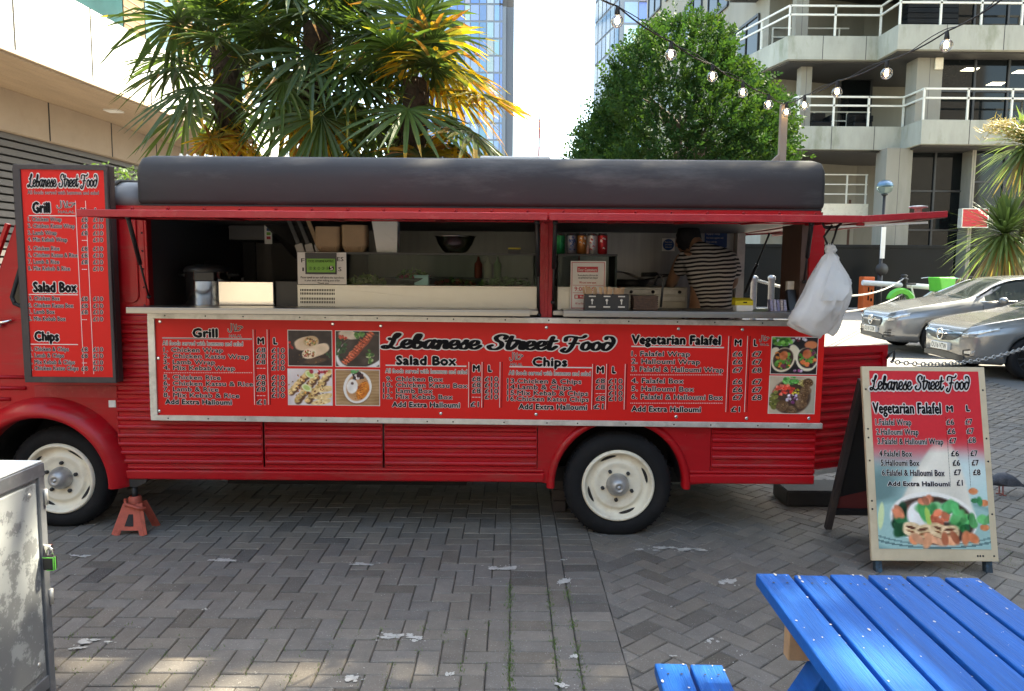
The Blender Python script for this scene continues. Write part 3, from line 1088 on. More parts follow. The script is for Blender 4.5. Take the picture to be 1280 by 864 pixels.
# broad dark tree ----------------------------------------------------------------
def sprig_tree(name, label, cat, base, prof, nspr, leafs, lsize, seed, col, wob=.22, trunk_h=2.2, trunk_r=.16):
    rs = np.random.RandomState(seed)
    random.seed(seed)
    t = thing(name, label, cat, base)
    bx, by, bz = base
    z0, z1 = prof[0][0], prof[-1][0]
    zs = np.array([p[0] for p in prof])
    rsx = np.array([p[1] for p in prof])
    lob = [(rs.uniform(0, 6.28), rs.uniform(z0, z1), rs.uniform(.6, 1.1), rs.uniform(-.26, .26)) for _ in range(60)]
    V, F, C = [], [], []
    made = 0
    while made < nspr:
        z = rs.uniform(z0, z1)
        rmax = np.interp(z, zs, rsx)
        if rs.rand() > (rmax / rsx.max()) ** 1.2 + .05:
            continue
        a = rs.uniform(0, 6.2832)
        k = 1.0
        for la, lz, lw, amp in lob:
            da = abs((a - la + math.pi) % (2 * math.pi) - math.pi)
            k += amp * math.exp(-((da * rmax) ** 2 + (z - lz) ** 2) / (lw * .5) ** 2)
        rr = rmax * k * (1 - wob * 2.2 * rs.rand() ** 2.2) + (rs.uniform(0, .28) if rs.rand() < .12 else 0)
        p = np.array([bx + rr * math.cos(a), by + rr * math.sin(a), bz + z])
        out = np.array([math.cos(a), math.sin(a), 0.55 + 0.9 * max(0, (z - z0) / (z1 - z0))]) + rs.normal(0, .35, 3)
        out /= np.linalg.norm(out)
        ln = rs.uniform(.22, .5)
        sidev = np.cross(out, rs.normal(0, 1, 3))
        sidev /= np.linalg.norm(sidev)
        up = np.cross(sidev, out)
        h = rs.uniform(.72, 1.3)
        yel = rs.uniform(0, 1) ** 3
        cc = (col[0] * h * (1 + .8 * yel), col[1] * h * (1 + .35 * yel), col[2] * h)
        for i in range(leafs):
            q = p + out * (ln * (i + 1) / leafs) - np.array([0, 0, .05 * ((i + 1) / leafs) ** 2])
            sg = 1 if i % 2 else -1
            ld = out * .6 + sidev * sg + up * rs.normal(0, .35)
            ld /= np.linalg.norm(ld)
            wd = np.cross(ld, up + rs.normal(0, .4, 3))
            wd /= np.linalg.norm(wd) + 1e-6
            s_ = lsize * rs.uniform(.7, 1.25)
            b = len(V)
            V += [q, q + ld * s_ * .5 + wd * s_ * .3, q + ld * s_, q + ld * s_ * .5 - wd * s_ * .3]
            F.append((b, b + 1, b + 2, b + 3))
            C.append(cc)
        made += 1
    mb = MB()
    mb.v = [tuple(v) for v in V]
    mb.f = F
    mb.m = [0] * len(F)
    mb.s = [False] * len(F)
    mb.c = C
    tr = MB()
    tr.tube([(bx, by, bz - .1), (bx + .03, by, bz + trunk_h * .5), (bx, by, bz + trunk_h), (bx - .05, by, bz + z1 * .72)], [trunk_r * 1.25, trunk_r, trunk_r * .85, .03], 12)
    for i in range(26):
        a = rs.uniform(0, 6.28)
        z = rs.uniform(trunk_h * .7, z1 * .7)
        r_ = np.interp(z + .8, zs, rsx) * .72
        p0 = Vector((bx, by, bz + z))
        p1 = Vector((bx + math.cos(a) * r_, by + math.sin(a) * r_, bz + z + rs.uniform(.4, 1.1)))
        tr.tube([p0, p0.lerp(p1, .5) + Vector((0, 0, .1)), p1], [.05, .03, .01], 6, cap=False)
    tr.build('trunk', M['bark'], t, fix=False)
    mb.build('crown', M['darkleaf'], t, fix=False)
    return t


M['darkleaf'] = attr_mat('dark_tree_leaf', .62, var=.25, scale=3, trans=.24, spec=.15)
sprig_tree('broadleaf_tree', 'big dense dark green tree behind the right end of the truck roof', 'tree', (3.5, 16.2, .2),
           [(2.7, 1.9), (3.1, 2.2), (3.6, 2.15), (4.5, 1.8), (5.3, 1.32), (5.9, .9), (6.3, .5), (6.55, .12)], 5200, 13, .085, 5, (0.027, 0.068, 0.018))

# ivy leaves in front of the left building, seen above the cab
iv = MB()
random.seed(4)
cpt = at(152, 216, 10.5)
for i in range(260):
    p = cpt + Vector((random.gauss(0, .28), random.gauss(0, .25), random.gauss(0, .05) - abs(random.gauss(0, .03))))
    a, b = Vector((random.gauss(0, 1), random.gauss(0, 1), random.gauss(0, .5))).normalized(), Vector((random.gauss(0, 1), random.gauss(0, 1), random.gauss(0, 1))).normalized()
    s_ = .035
    c = random.uniform(.7, 1.3)
    iv.add([p, p + a * s_ + b * s_ * .5, p + a * s_ * 2, p + a * s_ - b * s_ * .5], [(0, 1, 2, 3)], 0, False, (.07 * c, .13 * c, .03))
t = thing('shrub', 'small green shrub whose tip shows above the truck cab', 'shrub', (cpt.x, cpt.y, 0))
q = MB()
for i in range(7):
    q.tube([(cpt.x + random.gauss(0, .1), cpt.y, 0), (cpt.x + random.gauss(0, .15), cpt.y, cpt.z * .6), (cpt.x + random.gauss(0, .25), cpt.y + random.gauss(0, .2), cpt.z)], [.02, .014, .004], 5)
q.build('stem', M['bark'], t, fix=False)
iv.build('foliage', M['leaf'], t, fix=False)


# cabbage palms -------------------------------------------------------------------
def cordyline(x, y, zh, label, n, L_, seed, flower=False):
    random.seed(seed)
    t = thing('cabbage_palm', label, 'palm tree', (x, y, ground_z(y)), group='cabbage palms by the parked cars')
    tr = MB()
    tr.tube([(x + .1, y, ground_z(y) - .05), (x + .03, y, zh * .6), (x, y, zh)], [.13, .10, .10], 12)
    tr.build('trunk', M['bark'], t)
    mb = MB()
    for i in range(n):
        az = i * 2.39996
        el = R(85 - 150 * (i / n) ** 1.1) + random.uniform(-.1, .1)
        d = Vector((math.cos(az) * math.cos(el), math.sin(az) * math.cos(el), math.sin(el)))
        ln = L_ * random.uniform(.8, 1.1)
        bend = random.uniform(.15, .5)
        wv = d.cross(Vector((0, 0, 1)))
        wv = wv.normalized() if wv.length > .05 else Vector((1, 0, 0))
        vs_ = []
        for tt, w_ in ((0, .016), (.3, .032), (.6, .027), (.85, .016), (1, .001)):
            c = Vector((x, y, zh)) + d * (ln * tt) - Vector((0, 0, 1)) * (bend * ln * tt * tt)
            vs_ += [c - wv * w_, c + wv * w_]
        k = random.uniform(.7, 1.35)
        c0 = (.085 * k, .13 * k, .05 * k) if i < n * .85 else (.22, .17, .08)
        mb.add(vs_, [(2 * j, 2 * j + 1, 2 * j + 3, 2 * j + 2) for j in range(4)], 0, False, c0)
    mb.build('crown', M['palm'], t, fix=False)
    if flower:
        fb = MB()
        for i in range(300):
            u = random.random()
            c = Vector((x - .35 - .75 * u, y - .3, zh + .12 + .25 * math.sin(u * 2.4))) + Vector((random.gauss(0, .13), random.gauss(0, .13), random.gauss(0, .10)))
            d = Vector((random.gauss(-.5, .6), random.gauss(0, .6), random.gauss(.2, .6))).normalized()
            fb.tube([c, c + d * .16], [.008, .004], 4, cap=False, col=(.42, .36, .17))
        fb.build('flower', M['palm'], t, fix=False)
    return t


p = at(1256, 292, 17.5)
cordyline(p.x, p.y, p.z, 'lower of two spiky cabbage palms, behind the parked car roof', 330, 1.35, 3)
p = at(1285, 182, 17.8)
cordyline(p.x, p.y, p.z, 'upper cabbage palm with cream flowers at the edge of the photo', 280, 1.15, 8, True)
random.seed(5)

for k, (x, y_) in enumerate(((8.5, 8.4), (8.7, 12.3))):  # unseen trees added to break the sun into dapples
    sprig_tree('dapple_tree', ('unseen thin crowned tree added beside the added block to dapple the sun', 'unseen thin crowned tree added nearest the parked cars to dapple the sun')[k], 'tree', (x, y_, 0),
               [(11, 1.0), (12.5, 2.8), (15, 3.6), (17.5, 3.4), (19.5, 2.4), (20.8, .4)], 1000, 10, .22, 50 + k, (.05, .09, .025), .5, 10.5, .2)

# ================================================================== THE FOOD TRUCK
D, DF = 4.68, 6.42
tk = thing('food_truck', 'long red corrugated food truck with dark roof and raised serving flaps', 'food truck', (-0.3, 5.5, 0))


def ribbed(mb, x0, x1, z0, z1, y, pitch=0.0545, depth=0.015, fn=None):
    prof = []
    z = z0
    while z + pitch <= z1 + 1e-6:
        prof += [(z, 0), (z + .016, 0), (z + .022, depth * .7), (z + .029, depth), (z + .038, depth), (z + .045, depth * .7), (z + .0505, 0)]
        z += pitch
    prof.append((z1, 0))
    fn = fn or (lambda u, o, zz: (u, y - o, zz))
    vs_ = []
    for zz, o in prof:
        vs_ += [fn(x0, o, zz), fn(x1, o, zz)]
    mb.add(vs_, [(2 * i, 2 * i + 1, 2 * i + 3, 2 * i + 2) for i in range(len(prof) - 1)], 0, False)


# lower side ---------------------------------------------------------------
for (x0, x1) in ((-2.462, -1.556), (-1.544, -0.806), (-0.794, 0.162), (1.253, 1.905)):
    q = MB()
    ribbed(q, x0 + .006, x1 - .006, .425, 1.36, D)
    q.box(x0, x0 + .007, D - .006, D + .02, .415, 1.36)
    q.box(x1 - .007, x1, D - .006, D + .02, .415, 1.36)
    q.box(x0, x1, D + .004, D + .02, .40, 1.36)
    q.build('ribbed_panel', M['red'], tk, fix=False)
WX, WZ, WR = 0.678, 0.320, 0.342
AR = 0.412
arc = [(WX + AR * math.cos(t), .33 + AR * math.sin(t)) for t in np.linspace(math.pi, 0, 30)]
q = MB()
q.prism([(.166, .345)] + arc + [(1.25, .345), (1.25, 1.36), (.166, 1.36)], lambda a, b, d: (a, d, b), D, D + .02)
q.prism([(.20, .655), (.285, .655), (.285, .69), (.20, .69)], lambda a, b, d: (a, d, b), D - .006, D)
q.prism([(1.09, .645), (1.22, .645), (1.22, .66), (1.09, .66)], lambda a, b, d: (a, d, b), D - .005, D)
q.build('arch_panel', M['red'], tk)
q = MB()
lip = [[(WX + (r_) * math.cos(t), y_, .33 + r_ * math.sin(t)) for (r_, y_) in ((AR - .006, D + .06), (AR - .008, D - .012), (AR + .006, D - .026), (AR + .028, D - .022), (AR + .042, D + .002))] for t in np.linspace(math.pi + .05, -.05, 40)]
q.loft(lip, closed=False)
q.build('arch_lip', M['red'], tk, fix=False)


def well(cx, cz, r_, y0, y1):
    w_ = MB()
    ring = [[(cx + r_ * math.cos(t), y, cz + r_ * math.sin(t)) for t in np.linspace(math.pi, 0, 20)] for y in (y0, y1)]
    w_.loft(ring, closed=False, smooth=True)
    w_.prism([(cx + r_ * math.cos(t), cz + r_ * math.sin(t)) for t in np.linspace(math.pi, 0, 20)], lambda a, b, d: (a, d, b), y1, y1 + .02)
    w_.build('wheel_well', M['under'], tk)


well(WX, .33, AR + .004, D + .02, D + .5)
q = MB()
for (x0, x1) in ((-2.462, .21), (1.12, 1.905)):
    q.box(x0, x1, D - .02, D + .05, .345, .405)
    q.box(x0, x1, D - .008, D + .02, .405, .428)
q.build('sill', M['red'], tk, bevel=.012, seg=3)
# chassis, floor, far side
q = MB()
q.box(-2.4, .25, D + .06, DF - .02, .36, .50)
q.box(1.11, 1.86, D + .06, DF - .02, .36, .50)
q.box(.24, 1.12, D + .53, DF - .02, .36, .50)
q.box(-2.5, 1.86, 5.0, 5.12, .26, .36)
q.box(-2.5, 1.86, 5.9, 6.02, .26, .36)
q.box(.5, .85, 4.95, 6.1, .24, .32)
q.box(-2.9, -2.6, 5.0, 6.0, .3, .55)
q.box(-2.2, .2, 5.5, DF - .03, .20, .36)  # from here on, low boxes added to keep light from under the truck
q.box(1.15, 1.8, 5.3, DF - .03, .22, .36)
q.box(-2.3, 1.85, DF - .06, DF - .03, .13, .36)
q.box(-1.9, -.3, 4.98, 5.5, .23, .36)
q.build('chassis_and_shade_boxes', M['under'], tk)
q = MB()
q.box(-2.28, 1.86, D + .55, DF - .04, .505, .53)
q.build('floor', M['inside'], tk)
q = MB()
q.box(-2.4, 1.9, DF - .02, DF + .02, .36, 2.04)
q.build('far_wall', M['red'], tk)
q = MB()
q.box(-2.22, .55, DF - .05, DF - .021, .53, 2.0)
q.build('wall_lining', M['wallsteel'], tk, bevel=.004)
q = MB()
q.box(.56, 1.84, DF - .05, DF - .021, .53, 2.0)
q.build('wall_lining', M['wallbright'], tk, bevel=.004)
q = MB()
q.box(-2.30, -2.235, D + .03, DF - .05, .53, 2.0)
q.build('partition', M['inside'], tk)
q = MB()
q.box(-2.24, 1.86, D + .05, DF - .05, 1.985, 2.03)
q.build('ceiling', M['inside'], tk)
# inner skin of the counter wall
q = MB()
q.box(-2.24, .16, D + .03, D + .06, .53, 1.375)
q.box(1.26, 1.8, D + .03, D + .06, .53, 1.375)
q.box(.16, 1.26, D + .03, D + .06, .76, 1.375)
q.build('counter_wall', M['inside'], tk)
# pillars and rails
q = MB()
q.box(-2.462, -2.25, D, D + .05, 1.375, 1.965)
q.box(-2.25, -2.232, D - .004, D + .06, 1.40, 1.965)
cap = [( -2.345 + .052 * math.cos(t), 1.50 + .05 * math.sin(t)) for t in np.linspace(math.pi, 2 * math.pi, 12)]
q.prism(cap + [(-2.293, 1.96), (-2.397, 1.96)], lambda a, b, d: (a, d, b), D - .012, D)
q.build('pillar', M['red'], tk, bevel=.005)
q = MB()
for z in (1.44, 1.55, 1.66, 1.77, 1.88):
    q.lathe([(.006, 0), (.006, .003), (.002, .005)], (-2.264, D, z), 'y', 8)
q.build('screw', M['iron'], tk)
q = MB()
q.box(-2.462, 1.905, D - .006, D + .03, 1.34, 1.375)
q.box(-2.462, 1.905, D - .012, D, 1.318, 1.338)
q.build('belt_rail', M['red'], tk, bevel=.005)
q = MB()
q.box(.168, .245, D - .01, D + .07, 1.376, 1.965)
q.box(.195, .218, D - .016, D - .01, 1.376, 1.965)
q.build('window_post', M['red_old'], tk, bevel=.004)
q = MB()
q.box(1.815, 1.905, D, D + .1, 1.376, 1.965)
q.box(1.83, 1.905, D + .1, D + .18, .4, 1.965)
q.build('rear_post', M['red'], tk, bevel=.006)
q = MB()
q.box(1.77, 1.83, D + .02, D + .36, 1.41, 1.97)
q.build('post_lining', mat('brown_board', (.10, .055, .04), .6, var=.2, stretch=(1, 1, .2)), tk)
q = MB()
q.box(1.84, 1.905, DF - .14, DF - .052, .53, 1.985)
q.build('rear_frame_post', M['alu'], tk)
q = MB()
q.box(1.86, 1.905, D + .05, DF, .36, .56)
q.box(1.86, 1.905, D + .05, DF, 1.985, 2.04)
q.build('rear_crossmember', M['red'], tk)
# gutter with rivets
q = MB()
q.box(-2.42, 1.868, D - .014, D + .03, 2.002, 2.043)
q.tube([(-2.42, D - .022, 1.992), (1.868, D - .022, 1.992)], .013, 10)
q.box(-2.42, 1.868, D - .004, D + .03, 1.962, 1.99)
for i in range(20):
    q.lathe([(.009, 0), (.009, .004), (.003, .008)], (-2.31 + i * .218, D - .014, 2.026), 'y', 8, 1)
gut = q.build('gutter_rail', [M['red'], M['red_old']], tk)
# roof
prof = [(4.652, 2.046), (4.650, 2.215), (4.664, 2.285), (4.712, 2.336), (4.82, 2.362), (5.05, 2.380), (5.55, 2.392), (6.05, 2.380), (6.3, 2.362), (6.42, 2.33), (6.45, 2.28), (6.46, 2.2), (6.46, 2.046)]
q = MB()
q.loft([[(x, y, z) for y, z in prof] for x in np.linspace(-2.275, 1.888, 15)], smooth=True)
ro = q.build('roof', M['roof'], tk, bevel=.035, seg=4)
q = MB()
q.box(-2.25, 1.87, D - .018, D + .04, 2.0435, 2.052)
q.build('roof_seal', M['rubber'], tk)
# cab roof
prof2 = [(4.70, 2.035), (4.70, 2.10), (4.74, 2.16), (4.84, 2.20), (5.1, 2.225), (5.55, 2.235), (6.0, 2.225), (6.3, 2.2), (6.4, 2.12), (6.4, 2.035)]
sc_ = [(-2.26, 1.0), (-2.42, 1.0), (-2.455, .985)]
q = MB()
q.loft([[(x, y, 2.035 + (z - 2.035) * k) for y, z in prof2] for x, k in sc_])
crf = q.build('cab_roof', M['cabroof'], tk)
q = MB()
q.loft([[(x, 5.55 + (y - 5.55) * (.3 + .7 * k), 2.02 + (z - 2.035) * k) for y, z in prof2] for x, k in ((-2.475, .97), (-2.75, .9), (-2.95, .6), (-3.04, .05))])
q.build('cab_roof', M['cream'], tk)
q = MB()
q.tube([(-2.466, y - (.008 if y < 5 else -.008), 2.035 + (z - 2.035) * .99 + .006) for y, z in prof2], .012, 8)
q.build('roof_seal', M['rubber'], tk)

# serving flaps ---------------------------------------------------------------
for (x0, x1) in ((-2.237, .176), (.186, 1.79)):
    q = MB()
    ye, ze, yh, zh = 3.95, 1.949, D - .03, 1.972
    q.add([(x, y, z + o) for o in (-.006, .006) for (x, y, z) in ((x0, ye, ze), (x1, ye, ze), (x1, yh, zh), (x0, yh, zh))],
          [(3, 2, 1, 0), (4, 5, 6, 7), (0, 1, 5, 4), (1, 2, 6, 5), (2, 3, 7, 6), (3, 0, 4, 7)])
    fl = q.build('serving_flap', M['red'], tk)
    q = MB()
    q.bar((x0, ye - .002, ze - .002), (x1, ye - .002, ze - .002), .024, .037)
    for x in (x0 + .013, x1 - .013):
        q.bar((x, ye + .012, ze - .004), (x, yh, zh - .004), .024, .03)
    for k in range(1, 4):
        x = x0 + (x1 - x0) * k / 4
        q.bar((x, ye + .012, ze - .012), (x, yh, zh - .012), .03, .012)
    q.build('flap_frame', M['red_old'], fl, bevel=.003)
for (a, b) in (((160, 277, 4.15), (186, 371, D - .005)), ((671, 284, 4.3), (674, 394, D - .012)), ((694, 284, 4.3), (691, 378, D - .012)), ((1014, 292, 4.25), (1005, 352, D - .005))):
    pa, pb = at(*a), at(*b)
    pa.z = 1.94
    md = pa.lerp(pb, .55)
    q = MB()
    q.tube([pa, md], .0125, 10)
    q.tube([md, pb], .006, 8)
    q.sphere(pa, .016, 10, 6)
    q.sphere(pb, .014, 10, 6)
    q.build('gas_strut', M['black'], tk)
# shelves ----------------------------------------------------------------------
for (x0, x1) in ((-2.262, .105), (.30, 1.80)):
    q = MB()
    q.box(x0, x1, 4.445, D + .02, 1.428, 1.438)
    q.box(x0, x1, 4.445, 4.457, 1.402, 1.429)
    q.box(x0, x1, 4.47, 4.482, 1.404, 1.428)
    for k in range(5):
        x = x0 + .1 + (x1 - x0 - .2) * k / 4
        q.prism([(4.46, 1.428), (D - .012, 1.428), (D - .012, 1.379)], lambda a, b, d: (d, a, b), x - .006, x + .006)
    q.build('counter_shelf', M['steel'], tk, bevel=.002)
q = MB()
q.box(-2.23, .165, D + .001, 5.22, 1.395, 1.425)
q.box(.25, 1.81, D + .001, 5.12, 1.395, 1.425)
q.build('worktop', M['steel'], tk, bevel=.003)

# cab ---------------------------------------------------------------------------
FX, FZ = -2.925, .318
farc = [(FX + .43 * math.cos(t), FZ + .43 * math.sin(t)) for t in np.linspace(math.pi, 0, 28)]
side = [(-4.2, .5), (-3.4, .42)] + farc + [(-2.475, .345), (-2.475, 2.03), (-2.98, 2.03), (-3.06, 1.93), (-3.315, 1.31), (-3.6, 1.2), (-4.05, 1.05), (-4.2, .82)]
q = MB()
q.prism(side, lambda a, b, d: (a, d, b), D + .035, DF - .05)
cab = q.build('cab', M['red'], tk, bevel=.02, seg=3)
well(FX, FZ, .428, D + .035, D + .5)
q = MB()
fl_ = []
for t in np.linspace(math.pi + .12, -.04, 46):
    fl_.append([(FX + r_ * math.cos(t), y_, FZ + r_ * math.sin(t)) for r_, y_ in ((.424, D + .06), (.420, D - .06), (.430, D - .082), (.452, D - .088), (.49, D - .062), (.525, D - .01), (.54, D + .04))])
q.loft(fl_, closed=False)
q.build('fender', M['red'], tk, fix=False)
win = [(-3.10, 1.48), (-3.085, 1.44), (-3.04, 1.42), (-2.62, 1.42), (-2.57, 1.45), (-2.56, 1.5), (-2.56, 1.86), (-2.58, 1.91), (-2.63, 1.93), (-2.90, 1.93), (-2.94, 1.91), (-2.965, 1.87)]
q = MB()
q.prism(win, lambda a, b, d: (a, d, b), D + .031, D + .04)
dr = q.build('side_window', M['darkglass'], tk)
q = MB()
q.tube([(a, D + .03, b) for a, b in win + win[:2]], .012, 8)
q.build('window_rubber', M['rubber'], dr)
q = MB()
for z in (.70, .77, .84, .91, .98):
    xe = FX - math.sqrt(max(.56 ** 2 - (z - FZ) ** 2, .01)) - .02
    q.tube([(-3.9, D + .034, z), (xe, D + .034, z)], .012, 8)
q.bar((-3.09, D + .022, 1.93), (-3.345, D + .022, 1.31), .03, .02)
q.bar((-2.5, D + .03, 1.36), (-3.33, D + .03, 1.33), .012, .02)
q.box(-3.32, -3.31, D + .03, D + .036, .5, 1.3)
q.build('door_trim', M['red'], tk)
q = MB()
hx, hz = at(4, 403, D).x, at(4, 403, D).z
q.tube([(hx - .06, D + .0, hz - .01), (hx, D - .005, hz), (hx + .05, D + .005, hz + .012)], [.008, .009, .005], 8)
q.lathe([(.016, 0), (.016, .03), (.008, .036)], (hx - .03, D + .035, hz - .02), 'y', 10)
q.build('door_handle', M['chrome'], tk)
q = MB()
q.box(-2.99, -2.48, D + .028, D + .036, .855, .93)
q.build('patched_panel', M['red_old'], tk)
q = MB()
lp = at(137, 506, D)
q.box(lp.x - .022, lp.x + .022, D + .030, D + .0345, lp.z - .022, lp.z + .022)
q.build('sticker', M['paper'], tk)
q = MB()
q.lathe([(.11, 0), (.115, .02), (.09, .06), (.0, .07)], (-4.23, D + .3, .86), 'x', 24)
q.lathe([(.11, 0), (.115, .02), (.09, .06), (.0, .07)], (-4.23, DF - .3, .86), 'x', 24)
q.build('headlight', M['chrome'], tk)
wsn = MB()
wsn.add([(-3.075, D + .18, 1.92), (-3.075, DF - .2, 1.92), (-3.315, DF - .2, 1.36), (-3.315, D + .18, 1.36)], [(0, 1, 2, 3)])
wsn.build('windscreen', M['darkglass'], tk, fix=False)


# wheels ---------------------------------------------------------------------------
def wheel(cx, yf, cz, r_, turn):
    """yf: outer face of the tyre, axis along Y"""
    q = MB()
    tw = .175
    q.lathe([(.225, -.022), (.235, -.002), (.262, .006), (.295, .004), (r_ - .018, -.012), (r_ - .004, -.032), (r_, -.06), (r_, -tw + .05), (r_ - .015, -tw + .015), (.25, -tw), (.22, -tw + .02)], (cx, yf, cz), 'y', 56)
    for k in range(56):
        t = 2 * math.pi * k / 56
        q.bar((cx + (r_ - .03) * math.cos(t), yf + .018, cz + (r_ - .03) * math.sin(t)), (cx + (r_ + .001) * math.cos(t + .02), yf + .045, cz + (r_ + .001) * math.sin(t + .02)), .016, .008)
    wh = q.build('wheel', M['tyre'], tk, fix=False)
    q = MB()
    q.lathe([(.232, -.012), (.224, .008), (.212, .008), (.205, -.004), (.200, -.03), (.172, -.042), (.158, -.036), (.150, -.026), (.138, -.024), (.118, -.034), (.10, -.036), (.062, -.036)], (cx, yf, cz), 'y', 56)
    rim = q.build('rim', M['cream'], wh, fix=False)
    q = MB()
    for k in range(4):                                         # slots
        t0 = turn + k * math.pi / 2
        ring = [[(cx + r2 * math.cos(t), yf + y2, cz + r2 * math.sin(t)) for t in np.linspace(t0 - .3, t0 + .3, 9)] for r2, y2 in ((.196, .0285), (.184, .031), (.175, .037))]
        w_ = np.sin(np.linspace(0, math.pi, 9)) ** .5
        rr = []
        for i, t in enumerate(np.linspace(t0 - .30, t0 + .30, 9)):
            m_ = .1855
            rr.append([(cx + (m_ - .009 * w_[i]) * math.cos(t), yf + .0345, cz + (m_ - .009 * w_[i]) * math.sin(t)), (cx + (m_ + .010 * w_[i]) * math.cos(t), yf + .031, cz + (m_ + .010 * w_[i]) * math.sin(t))])
        q.loft(rr, closed=False)
    q.build('slot', M['under'], rim, fix=False)
    for k in range(5):
        q = MB()
        t = turn + .5 + k * 2 * math.pi / 5
        q.lathe([(.0125, .0), (.0125, .016), (.008, .02), (0, .02)], (cx + .098 * math.cos(t), yf + .036, cz + .098 * math.sin(t)), 'y', 6)
        q.build('wheel_nut', M['iron'], rim)
    q = MB()
    q.lathe([(.074, -.01), (.072, .02), (.064, .045), (.050, .068), (.034, .082), (.020, .086), (.018, .080), (.010, .080), (.008, .09), (0, .09)], (cx, yf + .036, cz), 'y', 32)
    q.build('hub_cap', M['hub'], rim, fix=False)


wheel(WX, D + .005, WZ, WR, .35)
wheel(FX + .03, D + .07, .318, WR - .01, 1.0)
wheel(WX, DF - .0, WZ, WR, .1)
wheel(FX + .03, DF - .05, WZ, WR, .1)

# rear doors ------------------------------------------------------------------------
ang = R(22)
du = Vector((math.cos(ang), math.sin(ang), 0))
dnv = Vector((math.sin(ang), -math.cos(ang), 0))
hp = Vector((1.925, D + .06, 0))


def drf(u, o, z):
    v = hp + du * u + dnv * o
    return (v.x, v.y, z)


q = MB()
ribbed(q, .0, .52, .44, 1.16, 0, .0545, .012, drf)
rd = q.build('rear_door', M['red'], tk, fix=False)
q = MB()


def dbox(u0, u1, o0, o1, z0, z1):
    vs_ = [drf(u, o, z) for z in (z0, z1) for u, o in ((u0, o0), (u1, o0), (u1, o1), (u0, o1))]
    q.add(vs_, [(3, 2, 1, 0), (4, 5, 6, 7), (0, 1, 5, 4), (1, 2, 6, 5), (2, 3, 7, 6), (3, 0, 4, 7)])


dbox(0, .56, -.004, .02, 1.16, 1.205)
dbox(.52, .56, -.004, .02, .42, 1.16)
dbox(0, .56, -.03, -.004, .42, 1.205)
q.build('door_frame', M['red'], rd, bevel=.004)
q = MB()
dbox(0, .55, -.01, .015, .39, .419)
q.build('bottom_strip', M['alu'], rd)
q = MB()
hk = Vector(drf(.545, .03, 1.12))
q.tube([hk, hk + Vector((0, -.03, .03)), hk + Vector((.03, -.03, .05)), hk + Vector((.04, -.01, .0)), hk + Vector((.03, 0, -.03))], .008, 8)
q.build('hook', M['iron'], rd)
ta, tb = Vector((1.9, D + .07, 1.985)), Vector((at(1182, 268, D + .07).x, D + .07, at(1182, 268, D + .07).z))
q = MB()
ty = 6.3
n_ = Vector((0, 0, 1))
q.add([tuple(v + Vector((0, dy, o))) for o in (-.008, .008) for v, dy in ((ta, 0), (tb, 0), (tb, ty - D - .07), (ta, ty - D - .07))],
      [(3, 2, 1, 0), (4, 5, 6, 7), (0, 1, 5, 4), (1, 2, 6, 5), (2, 3, 7, 6), (3, 0, 4, 7)])
tg = q.build('tailgate', M['red'], tk)
q = MB()
q.bar(ta + Vector((0, -.01, 0)), tb + Vector((0, -.01, 0)), .03, .04)
q.bar(tb, tb + Vector((0, ty - D - .07, 0)), .03, .04)
q.bar(ta + Vector((0, ty - D - .06, 0)), tb + Vector((0, ty - D - .06, 0)), .03, .04)
q.bar(ta + Vector((.25, .0, -.014)), ta + Vector((.25, ty - D - .07, -.014)), .05, .02)
q.build('tailgate_frame', M['red_old'], tg, bevel=.004)
q = MB()
q.bar(ta + Vector((.03, .02, -.035)), tb + Vector((-.1, .02, -.05)), .02, .012)
q.build('light_strip', M['white'], tg)
q = MB()
vp = ta.lerp(tb, .86) + Vector((0, .12, .02))
q.lathe([(.022, -.02), (.022, .030), (.056, .036), (.054, .044), (.03, .048), (0, .049)], vp, 'z', 28)
q.build('roof_vent', M['alu'], tg)
q = MB()
pa, pb = at(962, 293, 6.15), at(931, 366, 6.3)
md = pa.lerp(pb, .5)
pa.z = 1.98
q.tube([pa, md], .008, 8)
q.tube([md, pb], .014, 8)
q.build('gas_strut', M['black'], tk)
# small roof things that are fixed to it
q = MB()
ra, rb = at(602, 197, 5.45), at(686, 197, 5.45)
q.box(ra.x, rb.x, 5.2, 5.7, 2.38, 2.432)
hat = q.build('roof_hatch', M['white'], tk, bevel=.008)

# ================================================================== WRITING
class Plane:
    def __init__(s, O, U, V):
        s.O, s.U, s.V = Vector(O), Vector(U).normalized(), Vector(V).normalized()
        s.N = s.U.cross(s.V).normalized()
        if s.N.dot(Vector((0, 0, H)) - s.O) < 0:
            s.N = -s.N

    def uv(s, px, py):
        d = ray(px, py)
        t = (s.O - Vector((0, 0, H))).dot(s.N) / d.dot(s.N)
        p = Vector((0, 0, H)) + d * t - s.O
        return p.dot(s.U), p.dot(s.V)

    def pt(s, u, v, d=0.0):
        return tuple(s.O + s.U * u + s.V * v + s.N * d)


_gl = {}


def glyphs(txt, off):
    k = (txt, off)
    if k not in _gl:
        cu = bpy.data.curves.new('lettering', 'FONT')
        cu.body = txt
        cu.size = 1
        cu.offset = off
        cu.resolution_u = 2
        cu.space_character = 1.05
        o_ = bpy.data.objects.new('lettering', cu)
        COL.objects.link(o_)
        dg = bpy.context.evaluated_depsgraph_get()
        me = bpy.data.meshes.new_from_object(o_.evaluated_get(dg))
        v = np.zeros(len(me.vertices) * 3)
        me.vertices.foreach_get('co', v)
        v = v.reshape(-1, 3)[:, :2]
        f = [tuple(p.vertices) for p in me.polygons]
        bpy.data.objects.remove(o_)
        bpy.data.curves.remove(cu)
        bpy.data.meshes.remove(me)
        _gl[k] = (v, f)
    return _gl[k]


_capv = glyphs('H', 0.0)[0]
CAP = _capv[:, 1].max() - _capv[:, 1].min()


